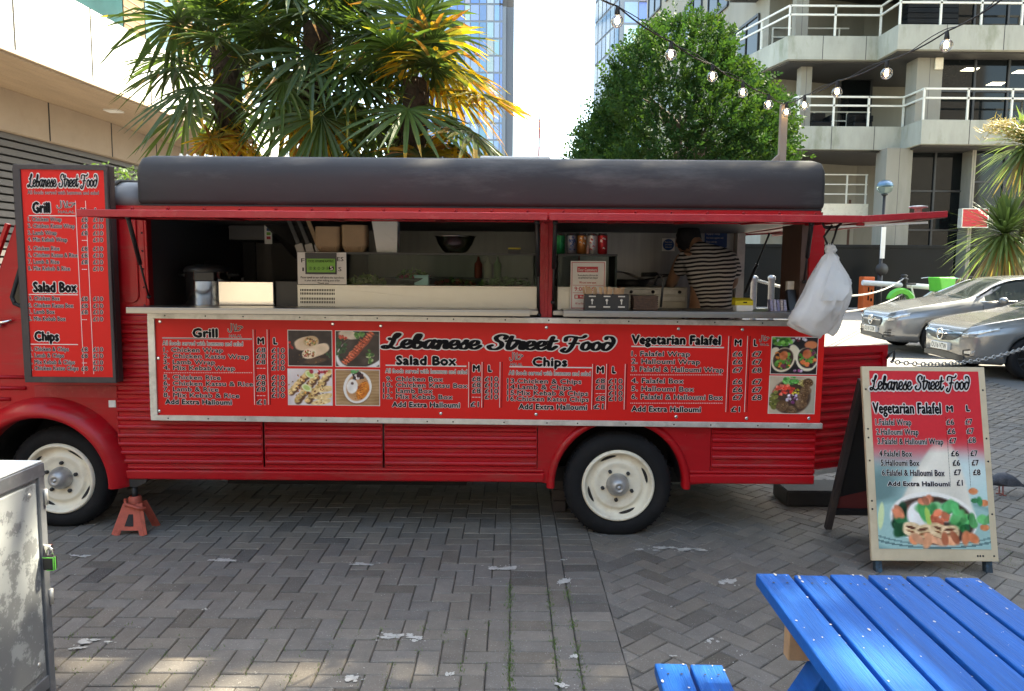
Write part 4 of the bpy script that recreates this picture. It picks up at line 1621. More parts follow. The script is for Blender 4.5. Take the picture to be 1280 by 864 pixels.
def write(mb, pl, txt, px0, px1, pyb, pyt, ink=0, edge=1, bold=.028, out=.05, d=.0012, skew=0.0):
    """text fitted between two picture columns, baseline and capital height measured on the photograph"""
    u0, v0 = pl.uv(px0, pyb)
    u1 = pl.uv(px1, pyb)[0]
    v1 = pl.uv(px0, pyt)[1]
    ref = glyphs(txt, 0.0)[0]
    xa, xb = ref[:, 0].min() - bold, ref[:, 0].max() + bold
    sx, sy = (u1 - u0) / (xb - xa), (v1 - v0) / CAP
    v, f = glyphs(txt, 0.0)
    rb, ro = bold * sy, (bold + out) * sy
    sets = []
    if edge is not None:                      # printed outline: the letter spread a little in eight directions
        sets.append((edge, d, [(ro * math.cos(k * math.pi / 4), ro * math.sin(k * math.pi / 4)) for k in range(8)]))
    sets.append((ink, d + .0012, [(-rb, 0), (rb, 0), (0, rb), (0, -rb)] if bold > .02 else ([(-rb, 0), (rb, 0)] if bold > .004 else [(0, 0)])))
    for m_, dd, sh in sets:
        for k, (du, dv_) in enumerate(sh):
            mb.add([pl.pt(u0 + (x - xa) * sx + du, v0 + y * sy + dv_, dd + k * .00009) for x, y in v], f, m_)


def rect(mb, pl, px0, py0, px1, py1, d, m=0):
    mx, my = (px0 + px1) / 2, (py0 + py1) / 2
    a, c, b, e = pl.uv(px0, my)[0], pl.uv(px1, my)[0], pl.uv(mx, py1)[1], pl.uv(mx, py0)[1]
    mb.add([pl.pt(a, b, d), pl.pt(c, b, d), pl.pt(c, e, d), pl.pt(a, e, d)], [(0, 1, 2, 3)], m)


def dots(mb, pl, px0, px1, py, d=.0012, m=1):
    n = int((px1 - px0) / 2.2)
    for i in range(n):
        x = px0 + (px1 - px0) * i / n
        rect(mb, pl, x, py - .45, x + 1.2, py + .45, d, m)


def crom(pts, n=7):
    P = [pts[0]] + list(pts) + [pts[-1]]
    o_ = []
    for i in range(1, len(P) - 2):
        for k in range(n):
            t = k / n
            o_.append(tuple(.5 * ((2 * P[i][j]) + (-P[i - 1][j] + P[i + 1][j]) * t + (2 * P[i - 1][j] - 5 * P[i][j] + 4 * P[i + 1][j] - P[i + 2][j]) * t * t + (-P[i - 1][j] + 3 * P[i][j] - 3 * P[i + 1][j] + P[i + 2][j]) * t ** 3) for j in (0, 1)))
    o_.append(tuple(pts[-1]))
    return o_


def brush(mb, fn, pts, w, m, d, nib=.9, contrast=.45, rise=.0004):
    """a flat brush stroke along a smoothed line; fn(x, y, d) -> 3D"""
    c = crom(pts)
    L, Rr, ws = [], [], []
    for i, p in enumerate(c):
        a, b = c[max(i - 1, 0)], c[min(i + 1, len(c) - 1)]
        dx, dy = b[0] - a[0], b[1] - a[1]
        l = math.hypot(dx, dy) or 1
        ww = w * (1 - contrast + contrast * abs(math.sin(math.atan2(dy, dx) - nib + math.pi / 2 - .6))) / 2 if contrast else w / 2
        nx, ny = -dy / l, dx / l
        dd = d + rise * i / len(c)
        L.append(fn(p[0] + nx * ww, p[1] + ny * ww, dd))
        Rr.append(fn(p[0] - nx * ww, p[1] - ny * ww, dd))
        ws.append(ww)
    n = len(c)
    mb.add(L + Rr, [(i, i + 1, n + i + 1, n + i) for i in range(n - 1)], m)
    for i, e in ((0, -.00006), (n - 1, .00006)):
        p = c[i]
        ring = [fn(p[0] + ws[i] * math.cos(t), p[1] + ws[i] * math.sin(t), d + rise * i / n + e) for t in np.linspace(0, 2 * math.pi, 13)[:-1]]
        mb.add(ring, [tuple(range(12))], m)


LET = {
    'L': (1.2, [[(.28, 1.12), (.42, 1.02), (.72, 1.25), (.92, 1.62), (.80, 1.74), (.64, 1.4), (.55, .7), (.36, .12), (.08, -.05), (-.1, .1), (.1, .24), (.48, .1), (.86, -.06), (1.22, .16)]]),
    'e': (.76, [[(.02, .36), (.38, .46), (.62, .68), (.54, .95), (.3, .95), (.1, .65), (.1, .25), (.32, .02), (.58, .08), (.82, .36)]]),
    'b': (.84, [[(.12, .55), (.42, 1.15), (.5, 1.58), (.34, 1.66), (.2, 1.25), (.13, .55), (.2, .1), (.42, .0), (.66, .25), (.68, .62), (.5, .78), (.42, .6), (.62, .66), (.88, .72)]]),
    'a': (.95, [[(.7, .82), (.46, .97), (.16, .72), (.1, .25), (.28, .02), (.52, .25), (.72, .9)], [(.74, .96), (.64, .4), (.72, .05), (.88, .06), (1.04, .36)]]),
    'n': (.9, [[(.04, .8), (.16, .95), (.2, .6), (.12, .0)], [(.14, .3), (.36, .82), (.58, .96), (.66, .72), (.6, .25), (.72, .02), (.96, .34)]]),
    's': (.68, [[(-.05, .32), (.3, .72), (.47, 1.05), (.46, .72), (.6, .35), (.46, .03), (.18, .02), (.08, .18)], [(.5, .06), (.74, .36)]]),
    'S': (1.15, [[(1.05, 1.3), (1.1, 1.58), (.76, 1.72), (.42, 1.45), (.5, 1.08), (.82, .78), (.88, .35), (.58, .0), (.18, .0), (.0, .28), (.2, .44)]]),
    't': (.6, [[(.34, 1.5), (.22, .75), (.2, .2), (.36, .0), (.66, .36)], [(.0, .98), (.3, 1.0), (.64, 1.08)]]),
    'r': (.78, [[(.0, .3), (.22, .82), (.2, 1.06), (.42, .9), (.62, .9), (.5, .5), (.5, .14), (.66, .02), (.86, .36)]]),
    'F': (1.3, [[(.0, 1.15), (.04, 1.5), (.4, 1.62), (.9, 1.5), (1.3, 1.52), (1.5, 1.72)], [(.8, 1.5), (.66, .8), (.46, .1), (.16, -.28), (-.16, -.1), (.02, .12)], [(.36, .78), (.72, .84), (1.08, .8)]]),
    'o': (.82, [[(.46, .96), (.16, .75), (.1, .25), (.34, .02), (.62, .25), (.66, .7), (.44, .94), (.6, .8), (.9, .78)]]),
    'd': (.95, [[(.66, .78), (.44, .95), (.16, .72), (.1, .25), (.32, .02), (.6, .25), (.82, .8), (.84, 1.25), (.62, 1.6), (.3, 1.62), (.24, 1.42)]])}


def script(mb, pl, words, pyb, pyx, w=.30, out=.13, d=.0014, slope=0.0):
    """words: (text, px0, px1); baseline row pyb, x-height row pyx"""
    for q_, (txt, px0, px1) in enumerate(words):
        adv, x = [], 0
        for ch in txt:
            adv.append(x)
            x += LET[ch][0]
        u0, v0 = pl.uv(px0, pyb + slope * (px0 - words[0][1]))
        u1 = pl.uv(px1, pyb)[0]
        vx = pl.uv(px0, pyx + slope * (px0 - words[0][1]))[1]
        sy = vx - v0
        sx = (u1 - u0) / (x + .2)
        for lay, (ww, m_, dd) in enumerate(((w + 2 * out, 1, d), (w, 0, d + .0035))):
            for i, ch in enumerate(txt):
                fn = lambda X, Y, e, i=i: pl.pt(u0 + (adv[i] + X + .1 * Y) * sx, v0 + Y * sy, e)
                for k, st_ in enumerate(LET[ch][1]):
                    brush(mb, fn, st_, ww, m_, dd + (i * 2 + k) * .00012 + q_ * .00002, contrast=.42 if lay else .25)


def halal(mb, pl, px0, py0, px1, py1):
    u0, v0 = pl.uv(px0, py1)
    u1, v1 = pl.uv(px1, py0)
    fn = lambda X, Y, e: pl.pt(u0 + X / 1.75 * (u1 - u0), v0 + (.32 + Y * .66) * (v1 - v0), e)
    sts = [[(1.2, .72), (1.42, .78), (1.72, .66), (1.45, .52), (1.36, .32), (1.1, .25), (.95, .3)], [(.98, .95), (.95, .6), (.96, .28), (.8, .22)], [(.62, .98), (.74, .6), (.8, .22)],
           [(.38, 1.02), (.4, .6), (.38, .25), (.2, .08), (.02, .22), (.0, .42)]]
    for ww, m_, dd in ((.17, 1, .0013), (.085, 0, .003)):
        for k, s_ in enumerate(sts):
            brush(mb, fn, s_, ww, m_, dd + k * .00012, contrast=0)
    write(mb, pl, 'HALAL', px0 + 1, px1 - 1, py1, py1 - (py1 - py0) * .2, bold=.01, out=.05)


# ------------------------------------------------------------------ painted pictures
def lin(c):
    c = np.asarray(c, dtype=float) / 255
    return np.where(c <= .04045, c / 12.92, ((c + .055) / 1.055) ** 2.4)


class Pic:
    def __init__(s, w, h, col, seed=1):
        s.w, s.h = w, h
        s.rs = np.random.RandomState(seed)
        s.im = np.ones((h, w, 3)) * np.array(col, float)
        s.Y, s.X = np.mgrid[0:h, 0:w]
        s.X = (s.X + .5) / w
        s.Y = (s.Y + .5) / h
        s.asp = w / h

    def noise(s, n, amp):
        g_ = s.rs.normal(0, 1, (n + 2, n + 2))
        xi, yi = s.X * n, s.Y * n
        x0, y0 = xi.astype(int), yi.astype(int)
        fx, fy = xi - x0, yi - y0
        return amp * ((g_[y0, x0] * (1 - fx) + g_[y0, x0 + 1] * fx) * (1 - fy) + (g_[y0 + 1, x0] * (1 - fx) + g_[y0 + 1, x0 + 1] * fx) * fy)

    def grain(s, n=12, amp=12):
        s.im += s.noise(n, amp)[..., None]
        return s

    def mask(s, cx, cy, rx, ry, ang=0, soft=.12, wob=.0, p=2.0):
        a = R(ang)
        dx, dy = (s.X - cx) * s.asp, s.Y - cy
        x = (dx * math.cos(a) + dy * math.sin(a)) / rx / s.asp
        y = (-dx * math.sin(a) + dy * math.cos(a)) / ry
        r_ = (np.abs(x) ** p + np.abs(y) ** p) ** (1 / p)
        if wob:
            r_ = r_ + s.noise(9, wob)
        return np.clip((1 - r_) / soft, 0, 1)

    def ell(s, cx, cy, rx, ry, col, ang=0, soft=.12, wob=0.0, tex=0, p=2.0, rim=None):
        m_ = s.mask(cx, cy, rx, ry, ang, soft, wob, p)[..., None]
        c = np.ones_like(s.im) * np.array(col, float)
        if tex:
            c = c + s.noise(max(6, int(1.4 / min(rx, ry))), tex)[..., None]
        if rim is not None:
            m2 = s.mask(cx, cy, rx * .86, ry * .86, ang, .25, 0, p)[..., None]
            c = c * m2 + np.array(rim, float) * (1 - m2)
        s.im = s.im * (1 - m_) + c * m_
        return s

    def bits(s, n, cx, cy, rx, ry, cols, r=(.02, .05), ang=0, tex=10):
        for i in range(n):
            a, k = s.rs.uniform(0, 6.28), math.sqrt(s.rs.rand())
            x, y = k * math.cos(a) * rx * s.asp, k * math.sin(a) * ry
            t = R(ang)
            X, Yv = (x * math.cos(t) - y * math.sin(t)) / s.asp, x * math.sin(t) + y * math.cos(t)
            c = np.array(cols[s.rs.randint(len(cols))], float) * s.rs.uniform(.8, 1.15)
            q_ = s.rs.uniform(*r)
            s.ell(cx + X, cy + Yv, q_, q_ * s.rs.uniform(.6, 1.6), c, s.rs.uniform(0, 180), .35, .1, tex)
        return s

    def mesh(s, name, pl, px0, py0, px1, py1, d, parent, quad=None):
        mx, my = (px0 + px1) / 2, (py0 + py1) / 2
        u0, u1, v0, v1 = pl.uv(px0, my)[0], pl.uv(px1, my)[0], pl.uv(mx, py1)[1], pl.uv(mx, py0)[1]
        xs_, ys_ = np.linspace(u0, u1, s.w + 1), np.linspace(v1, v0, s.h + 1)
        vs_ = [pl.pt(x, y, d) for y in ys_ for x in xs_]
        w1 = s.w + 1
        fs_ = [(j * w1 + i, (j + 1) * w1 + i, (j + 1) * w1 + i + 1, j * w1 + i + 1) for j in range(s.h) for i in range(s.w)]
        cl = lin(np.clip(s.im, 0, 255)).reshape(-1, 3)
        mb = MB()
        mb.v, mb.f = vs_, fs_
        mb.m, mb.s = [0] * len(fs_), [False] * len(fs_)
        mb.c = [tuple(c) for c in cl]
        return mb.build(name, M['print'], parent, fix=False)


def pic_wraps():
    p = Pic(58, 48, (48, 36, 35), 1).grain(10, 9)
    p.ell(.62, .86, .3, .09, (88, 66, 52), -8, .3).bits(26, .5, .75, .45, .2, [(120, 70, 40), (90, 50, 35), (150, 110, 70)], (.008, .02))
    p.bits(7, .04, .45, .05, .12, [(200, 40, 35), (150, 25, 25)], (.03, .05)).bits(8, .93, .68, .06, .08, [(40, 80, 55), (30, 60, 45)], (.02, .04))
    p.ell(.42, .36, .30, .20, (222, 190, 158), -14, .12, .02, 8, 2.6).ell(.52, .30, .19, .16, (196, 160, 120), -10, .15)
    p.bits(46, .53, .30, .14, .11, [(200, 140, 80), (120, 60, 35), (225, 200, 160), (150, 60, 40), (120, 130, 60)], (.015, .035))
    p.ell(.63, .58, .34, .17, (228, 198, 166), -22, .12, .02, 8, 2.8).ell(.48, .65, .18, .15, (238, 214, 188), -15, .15)
    p.bits(46, .47, .65, .13, .10, [(220, 190, 150), (190, 70, 45), (130, 70, 40), (240, 225, 200), (150, 140, 70)], (.015, .032))
    return p


def pic_kebab():
    p = Pic(58, 48, (52, 40, 36), 2).grain(8, 10)
    p.ell(.62, .62, .66, .52, (232, 226, 226), -20, .05).ell(.62, .55, .60, .47, (58, 46, 42), -20, .06, 0, 8)
    p.ell(.32, .10, .28, .14, (215, 196, 175), 8, .15, .05, 14)
    p.bits(50, .12, .45, .13, .3, [(50, 84, 48), (34, 60, 36), (70, 100, 60)], (.025, .05)).bits(9, .14, .2, .1, .08, [(205, 60, 45), (225, 90, 70)], (.03, .045))
    p.bits(16, .55, .1, .1, .1, [(100, 150, 70), (70, 120, 50)], (.03, .05)).bits(16, .78, .72, .07, .2, [(90, 130, 60), (60, 100, 45), (180, 190, 140)], (.03, .05))
    p.ell(.52, .5, .50, .115, (150, 62, 40), -48, .2, .04, 18, 3)
    for k in range(15):
        t = k / 14
        x, y = .20 + .62 * t, .90 - .86 * t
        p.ell(x, y, .085, .036, (214, 104, 72), 32, .3, .15, 26).ell(x + .03, y - .03, .08, .012, (92, 34, 24), 32, .5, .2)
    p.bits(40, .5, .5, .42, .09, [(230, 130, 95), (120, 45, 30), (190, 80, 50)], (.012, .028), -48)
    return p


def pic_skewers():
    p = Pic(58, 48, (226, 214, 214), 3).grain(6, 8)
    for (x0, y0, x1, y1) in ((.06, .62, .45, .08), (.2, .86, .62, .2), (.45, .86, .92, .1)):
        for k in range(7):
            t = k / 6
            x, y = x0 + (x1 - x0) * t, y0 + (y1 - y0) * t
            p.ell(x + .03, y + .05, .10, .09, (96, 62, 42), -30, .3, .1)
            p.ell(x, y, .10, .085, (226, 190, 128), -40, .2, .15, 34)
    p.bits(90, .42, .5, .42, .42, [(170, 100, 50), (236, 214, 164), (110, 60, 40), (214, 150, 80)], (.012, .03))
    for (x, y) in ((.5, .14), (.42, .52)):
        p.ell(x, y, .13, .10, (232, 232, 180), 30, .12).ell(x, y, .09, .065, (190, 206, 120), 30, .2)
    p.bits(12, .72, .06, .2, .05, [(200, 50, 50), (170, 40, 60), (240, 220, 220)], (.03, .05))
    for (x, y) in ((.86, .55), (.82, .76), (.75, .92)):
        p.ell(x, y, .26, .085, (236, 204, 146), -10, .15, .06, 20).bits(10, x, y, .2, .05, [(190, 130, 60), (250, 232, 190)], (.012, .022))
    return p


def pic_plate():
    p = Pic(58, 48, (168, 132, 92), 4)
    p.im += (p.noise(5, 10) + np.sin(p.Y * 70 + p.noise(7, 1.2)) * 9)[..., None]
    p.ell(.50, .51, .34, .49, (120, 84, 52), 12, .1).ell(.5, .49, .33, .47, (238, 232, 228), 12, .04).ell(.5, .5, .27, .41, (190, 140, 96), 12, .1, 0, 10)
    p.bits(14, .46, .06, .12, .05, [(60, 130, 60), (90, 160, 90)], (.03, .05)).bits(20, .52, .2, .12, .11, [(40, 24, 34), (70, 36, 40), (225, 215, 215)], (.035, .06))
    p.ell(.38, .47, .14, .22, (240, 232, 226), 6, .15, .03, 8).ell(.38, .38, .04, .05, (96, 70, 66), 0, .4)
    p.ell(.62, .58, .14, .30, (222, 134, 48), 24, .12, .05, 14)
    for k in range(7):
        p.ell(.66 - .03 * k, .33 + .08 * k, .10, .010, (150, 70, 22), -18, .5)
    p.bits(24, .6, .6, .12, .26, [(240, 160, 70), (190, 96, 30)], (.012, .03), 20)
    return p


def pic_falafel_wraps():
    p = Pic(52, 46, (34, 30, 32), 5).grain(8, 8)
    p.ell(.22, .05, .30, .2, (190, 200, 205), 0, .1).bits(40, .22, .08, .2, .13, [(90, 160, 60), (130, 190, 90), (60, 120, 45)], (.04, .07)).bits(10, .62, .03, .2, .05, [(110, 40, 60), (220, 210, 220)], (.03, .05))
    p.ell(.06, .45, .12, .2, (232, 220, 196), 20, .15).ell(.52, .42, .12, .26, (236, 226, 202), -24, .15).ell(.86, .2, .16, .12, (214, 128, 84), 0, .2)
    p.ell(.26, .62, .26, .36, (238, 226, 200), 22, .08).ell(.26, .60, .225, .32, (70, 48, 40), 22, .1)
    p.bits(54, .25, .62, .19, .26, [(110, 170, 70), (80, 140, 50), (140, 60, 90), (230, 140, 60), (60, 40, 40)], (.03, .055)).ell(.27, .5, .10, .15, (206, 118, 74), 20, .2, .05, 22)
    p.ell(.78, .60, .25, .34, (240, 232, 208), -8, .08).ell(.79, .56, .22, .30, (62, 44, 40), -8, .1)
    p.bits(54, .8, .55, .18, .25, [(110, 170, 70), (70, 130, 50), (130, 60, 90), (220, 120, 70), (50, 34, 34)], (.03, .055)).ell(.78, .46, .11, .14, (200, 112, 72), 0, .2, .05, 22)
    p.bits(9, .62, .92, .1, .05, [(225, 205, 225), (150, 80, 130)], (.02, .04))
    return p


def pic_falafel_box():
    p = Pic(52, 46, (198, 180, 158), 6).grain(6, 8)
    p.ell(.98, .62, .2, .5, (176, 168, 150), 12, .2).ell(.48, .55, .45, .50, (70, 50, 40), -12, .1, 0, 10)
    p.bits(40, .46, .12, .17, .11, [(110, 190, 90), (80, 160, 70), (150, 215, 130)], (.025, .05)).bits(16, .72, .16, .09, .09, [(210, 200, 130), (180, 160, 90)], (.02, .04))
    p.bits(34, .32, .36, .24, .13, [(226, 70, 56), (206, 50, 44), (240, 130, 110)], (.03, .055)).bits(10, .58, .42, .09, .07, [(215, 200, 70), (190, 170, 50)], (.02, .04))
    p.bits(26, .5, .6, .14, .12, [(228, 220, 236), (120, 60, 110), (190, 170, 205)], (.02, .045)).bits(26, .1, .62, .1, .22, [(110, 110, 50), (80, 84, 40), (140, 140, 70)], (.035, .06))
    for (x, y, r_) in ((.84, .17, .12), (.8, .38, .13), (.74, .55, .13), (.71, .74, .14), (.3, .8, .15), (.5, .93, .13)):
        p.ell(x, y, r_, r_ * 1.08, (112, 84, 60), 0, .15, .03, 20).bits(26, x, y, r_ * .75, r_ * .75, [(140, 108, 78), (84, 60, 44), (150, 120, 88)], (.008, .018))
    return p


def photo(parent, pl, pic, px0, py0, px1, py1, label):
    b = MB()
    rect(b, pl, px0, py0, px1, py1, .0012, 0)
    o_ = b.build('food_photo', M['inkwhite'], parent, fix=False)
    o_['label'] = label
    pic.mesh('print', pl, px0 + .9, py0 + .9, px1 - .9, py1 - .9, .0024, o_)
    return o_


# ------------------------------------------------------------------ long menu board under the counter
YB = 4.628
_tl, _tr = at(190, 395.5, YB), at(1029, 406, YB)
mbd = thing('menu_board', 'long red menu board with white and black lettering fixed below the counter', 'menu board', (-.15, YB, .74))
pb_ = Plane(at(192, 521, YB), (_tr - _tl), Vector((0, 0, 1)) + Vector((1, 0, 0)) * -( _tr - _tl).z / (_tr - _tl).x * -1)
pb_.V = pb_.N.cross(pb_.U) if pb_.N.cross(pb_.U).z > 0 else -pb_.N.cross(pb_.U)
q = MB()
BW, BH = pb_.uv(1025, 531)[0], pb_.uv(191, 395.5)[1]
q.prism([(0.0, 0.0), (BW, 0.0), (BW, BH), (0.0, BH)], lambda a, b, d: pb_.pt(a, b, d), -.035, 0)
pan = q.build('panel', M['banner'], mbd)
q = MB()


def fr(u0, u1, v0, v1, d0=-.03, d1=.012):
    q.prism([(u0, v0), (u1, v0), (u1, v1), (u0, v1)], lambda a, b, d: pb_.pt(a, b, d), d0, d1)


fr(-.012, BW + .012, -.022, .012)
fr(-.012, BW + .004, BH - .012, BH + .022)
fr(-.012, .030, .012, BH - .012)
q.build('frame', M['alu'], mbd, bevel=.003)
q = MB()
for (px, py) in ((200, 402), (476, 407.5), (683, 409.5), (848, 411), (928, 412), (1019, 413), (198, 448), (199, 514), (418, 523), (551, 517), (670, 518), (845, 521), (933, 523), (1011, 523), (416, 405)):
    u, v = pb_.uv(px, py)
    ring = lambda r_, e: [pb_.pt(u + r_ * math.cos(t), v + r_ * math.sin(t), e) for t in np.linspace(0, 2 * math.pi, 13)[:-1]]
    q.loft([ring(.011, .001), ring(.010, .004), ring(.004, .005)], smooth=True)
q.build('screw', M['chrome'], mbd)
q = MB()
random.seed(9)
for i in range(16):
    u = .1 + i * BW / 16 + random.uniform(-.06, .06)
    for v in ((BH + .006), -.006):
        ring = lambda r_, e: [pb_.pt(u + r_ * math.cos(t), v + r_ * math.sin(t), e) for t in np.linspace(0, 2 * math.pi, 9)[:-1]]
        q.loft([ring(.005, .0125), ring(.004, .0145)])
q.build('rivet', M['iron'], mbd)
T = MB()
W = lambda *a, **k: write(T, pb_, *a, **k)
AF = 'All foods served with hummus and salad'
W('Grill', 240.5, 272.8, 421.2, 411, bold=.062, out=.055)
halal(T, pb_, 285.5, 405, 303.5, 421.6)
rect(T, pb_, 203, 422.4, 315, 424.2, .0012, 1)
rect(T, pb_, 203, 423.0, 315, 423.7, .0024, 0)
W(AF, 203.4, 303.7, 431.4, 425.8, bold=0, out=.06)
for s_, x1, yb in (('1. Chicken Wrap', 279, 439.7), ('2. Chicken Katsu Wrap', 311.2, 447.4), ('3. Lamb Wrap', 269, 454.9), ('4. Mix Kebab Wrap', 294, 462.2),
                   ('5. Chicken Rice', 276, 474), ('6. Chicken Katsu & Rice', 316.6, 481.6), ('7. Lamb & Rice', 273.3, 488.8), ('8. Mix Kebab & Rice', 299.5, 496.3)):
    W(s_, 204.4, x1, yb, yb - 5.4)
dots(T, pb_, 205, 316, 466)
W('Add Extra Halloumi', 206.5, 290, 504.9, 499, bold=.045, out=.055)
W('M', 321.8, 330.5, 430, 422.4, bold=.062, out=.055)
W('L', 341.7, 347, 430.3, 422.7, bold=.062, out=.055)
for i, yb in enumerate((440.2, 447.8, 455.2, 462.4, 474.4, 481.9, 489.2, 496.6)):
    if i in (3, 7):
        W('---', 321, 332, yb - .3, yb - 5.6, ink=1, edge=None, bold=.02)
    else:
        W('£8', 320.6, 332.3, yb, yb - 5.6)
    W('£10', 339.4, 356.2, yb + .4, yb - 5.2)
W('£1', 321, 332.3, 505.5, 499.5)
for x in (317.3, 320, 334.7, 337.5):
    rect(T, pb_, x - .35, 412, x + .35, 506, .0012, 0 if x in (320, 337.5) else 1)
script(T, pb_, (('Lebanese', 480.5, 602), ('Street', 610.5, 696.5), ('Food', 705, 769.5)), 434.6, 424.4, w=.37, out=.13, slope=.012)
W('Salad Box', 494.5, 571, 455.5, 445.2, bold=.062, out=.055)
rect(T, pb_, 482, 456.5, 583, 458.0, .0012, 1)
W(AF, 481.8, 583.8, 466.2, 460.6, bold=0, out=.06)
for s_, x0, x1, yb in (('9. Chicken Box', 482.5, 553.8, 476.2), ('10. Chicken Katsu Box', 478.8, 584.5, 483.7), ('11. Lamb Box', 478.8, 541, 490.8), ('12. Mix Kebab Box', 478.8, 566, 498.1)):
    W(s_, x0, x1, yb, yb - 5.5)
W('Add Extra Halloumi', 490, 575, 508.5, 502.4, bold=.045, out=.055)
W('M', 590.8, 600, 464.3, 456.5, bold=.062, out=.055)
W('L', 610, 615, 464.5, 456.8, bold=.062, out=.055)
for x0, x1, x2, x3, base, last in ((590, 601, 605.8, 623, (476.3, 483.8, 491.3, 498.5), 3), (744.5, 756.3, 760.5, 778.3, (478.8, 486.5, 494, 500.8), 2)):
    for i, yb in enumerate(base):
        if i == last:
            W('---', x0, x1, yb - .3, yb - 5.6, ink=1, edge=None, bold=.02)
        else:
            W('£8', x0, x1, yb, yb - 5.6)
        W('£10', x2, x3, yb + .2, yb - 5.4)
W('£1', 588, 598.8, 508.2, 502.2)
W('£1', 742, 754.5, 510.9, 504.9)
for i, x in enumerate((585.8, 588.3, 602.3, 604.5, 624.8, 627.5)):
    rect(T, pb_, x - .35, 452.5, x + .35, 509.5, .0012, i % 2 * -1 + 1)
halal(T, pb_, 637, 440.8, 653.8, 457)
W('Chips', 665, 709.5, 457.3, 447.3, bold=.062, out=.055)
rect(T, pb_, 636.8, 458.4, 740, 459.9, .0012, 1)
W(AF, 636, 738, 468.6, 463, bold=0, out=.06)
for s_, x1, yb in (('13.Chicken & Chips', 726.8, 478.8), ('14.Lamb & Chips', 714.5, 486.2), ('15.Mix Kebab & Chips', 735, 493.6), ('16.Chicken Katsu Chips', 735.8, 501)):
    W(s_, 633.8, x1, yb, yb - 5.6)
W('Add Extra Halloumi', 648, 733.8, 511.2, 505, bold=.045, out=.055)
W('M', 745.5, 755, 466.2, 458.2, bold=.062, out=.055)
W('L', 765, 769.8, 466.4, 458.6, bold=.062, out=.055)
for i, x in enumerate((740, 742, 757.5, 759.5, 780.8, 783)):
    rect(T, pb_, x - .35, 455, x + .35, 512, .0012, i % 2 * -1 + 1)
W('Vegetarian Falafel', 789, 900.8, 429.6, 419, bold=.062, out=.055)
rect(T, pb_, 789, 433.0, 905, 434.6, .0012, 1)
for s_, x1, yb in (('1. Falafel Wrap', 862.4, 444.9), ('2. Halloumi Wrap', 874.9, 454.4), ('3. Falafel & Halloumi Wrap', 904, 464.2), ('4. Falafel Box', 854.4, 478.6), ('5. Halloumi Box', 867.5, 488.7), ('6. Falafel & Halloumi Box', 903.3, 498.6)):
    W(s_, 789, x1, yb, yb - 6)
dots(T, pb_, 788, 904, 468.7)
dots(T, pb_, 788, 904, 504)
W('Add Extra Halloumi', 789, 876, 514.1, 507.7, bold=.045, out=.055)
W('M', 917.7, 927, 432, 424.6, bold=.062, out=.055)
W('L', 942, 946.4, 432.2, 424.8, bold=.062, out=.055)
for yb, a, b in ((445.5, '£6', '£7'), (455.4, '£6', '£7'), (465.5, '£7', '£8'), (480.2, '£6', '£7'), (490.1, '£6', '£7'), (499.7, '£7', '£8')):
    W(a, 915.6, 927.8, yb, yb - 6.2)
    W(b, 939.8, 951.9, yb + .1, yb - 6.1)
W('£1', 913.5, 925, 514.6, 508.4)
for i, x in enumerate((909, 911.8, 932.5, 935.6)):
    rect(T, pb_, x - .35, 420, x + .35, 515, .0012, i % 2 * -1 + 1)
halal(T, pb_, 949, 419.5, 962, 432)
T.build('lettering', [M['ink'], M['inkwhite']], pan, fix=False)
photo(mbd, pb_, pic_wraps(), 359.7, 412.6, 415.6, 458, 'photo of two cut wraps on dark wood')
photo(mbd, pb_, pic_kebab(), 419, 413.4, 474.9, 459, 'photo of a lamb kebab skewer on a plate')
photo(mbd, pb_, pic_skewers(), 359.7, 461, 415.8, 506.8, 'photo of grilled chicken skewers with lime')
photo(mbd, pb_, pic_plate(), 419, 461.8, 475, 507.3, 'photo of a plate of rice and sliced cutlet')
photo(mbd, pb_, pic_falafel_wraps(), 963.3, 421, 1022, 468.2, 'photo of two falafel wraps with lettuce')
photo(mbd, pb_, pic_falafel_box(), 960.5, 469.8, 1019.2, 517.5, 'photo of a salad box with brown falafel balls')

# ------------------------------------------------------------------ tall menu sign beside the cab
YS = 4.56
sg = thing('menu_sign', 'tall narrow red menu sign in a black frame beside the cab', 'menu sign', (at(84, 480, YS).x, YS, .95))
c0, c1 = at(26, 478, YS), at(145, 481, YS)
c0.x = (at(22, 209, YS).x + at(26, 478, YS).x) / 2
c1.x = (at(134, 203, YS).x + at(145, 481, YS).x) / 2
SW, SH = c1.x - c0.x, at(80, 206, YS).z - c0.z
ps = Plane((c0.x, YS, c0.z), (1, 0, 0), (0, 0, 1))
q = MB()
q.box(c0.x, c0.x + SW, YS + .02, YS + .085, c0.z, c0.z + SH)
q.build('backing', M['darkwood'], sg, bevel=.003)
q = MB()
for (u0, u1, v0, v1) in ((0, SW, 0, .035), (0, SW, SH - .028, SH), (0, .042, .035, SH - .028), (SW - .02, SW, .035, SH - .028)):
    q.prism([(u0, v0), (u1, v0), (u1, v1), (u0, v1)], lambda a, b, d: ps.pt(a, b, d), -.02, .004)
q.build('frame', M['darkwood'], sg, bevel=.003)
q = MB()
q.prism([(.042, .035), (SW - .02, .035), (SW - .02, SH - .028), (.042, SH - .028)], lambda a, b, d: ps.pt(a, b, d), -.0195, -.004)
spn = q.build('panel', M['banner'], sg)
for (zz, yy) in ((.12, .05), (SH - .2, .05)):
    q = MB()
    q.box(c0.x + SW * .3, c0.x + SW * .3 + .05, YS + .085, D + .04, c0.z + zz, c0.z + zz + .05)
    q.build('bracket', M['iron'], sg)
ps2 = Plane((c0.x, YS + .004, c0.z), (1, 0, 0), (0, 0, 1))
T = MB()


def S(txt, X0, X1, yb, yt, **k):
    kx, ky = 1 / 2.88, 1 / 2.88
    write(T, ps2, txt, X0 * kx, X1 * kx, 180 + yb * ky, 180 + yt * ky, **k)


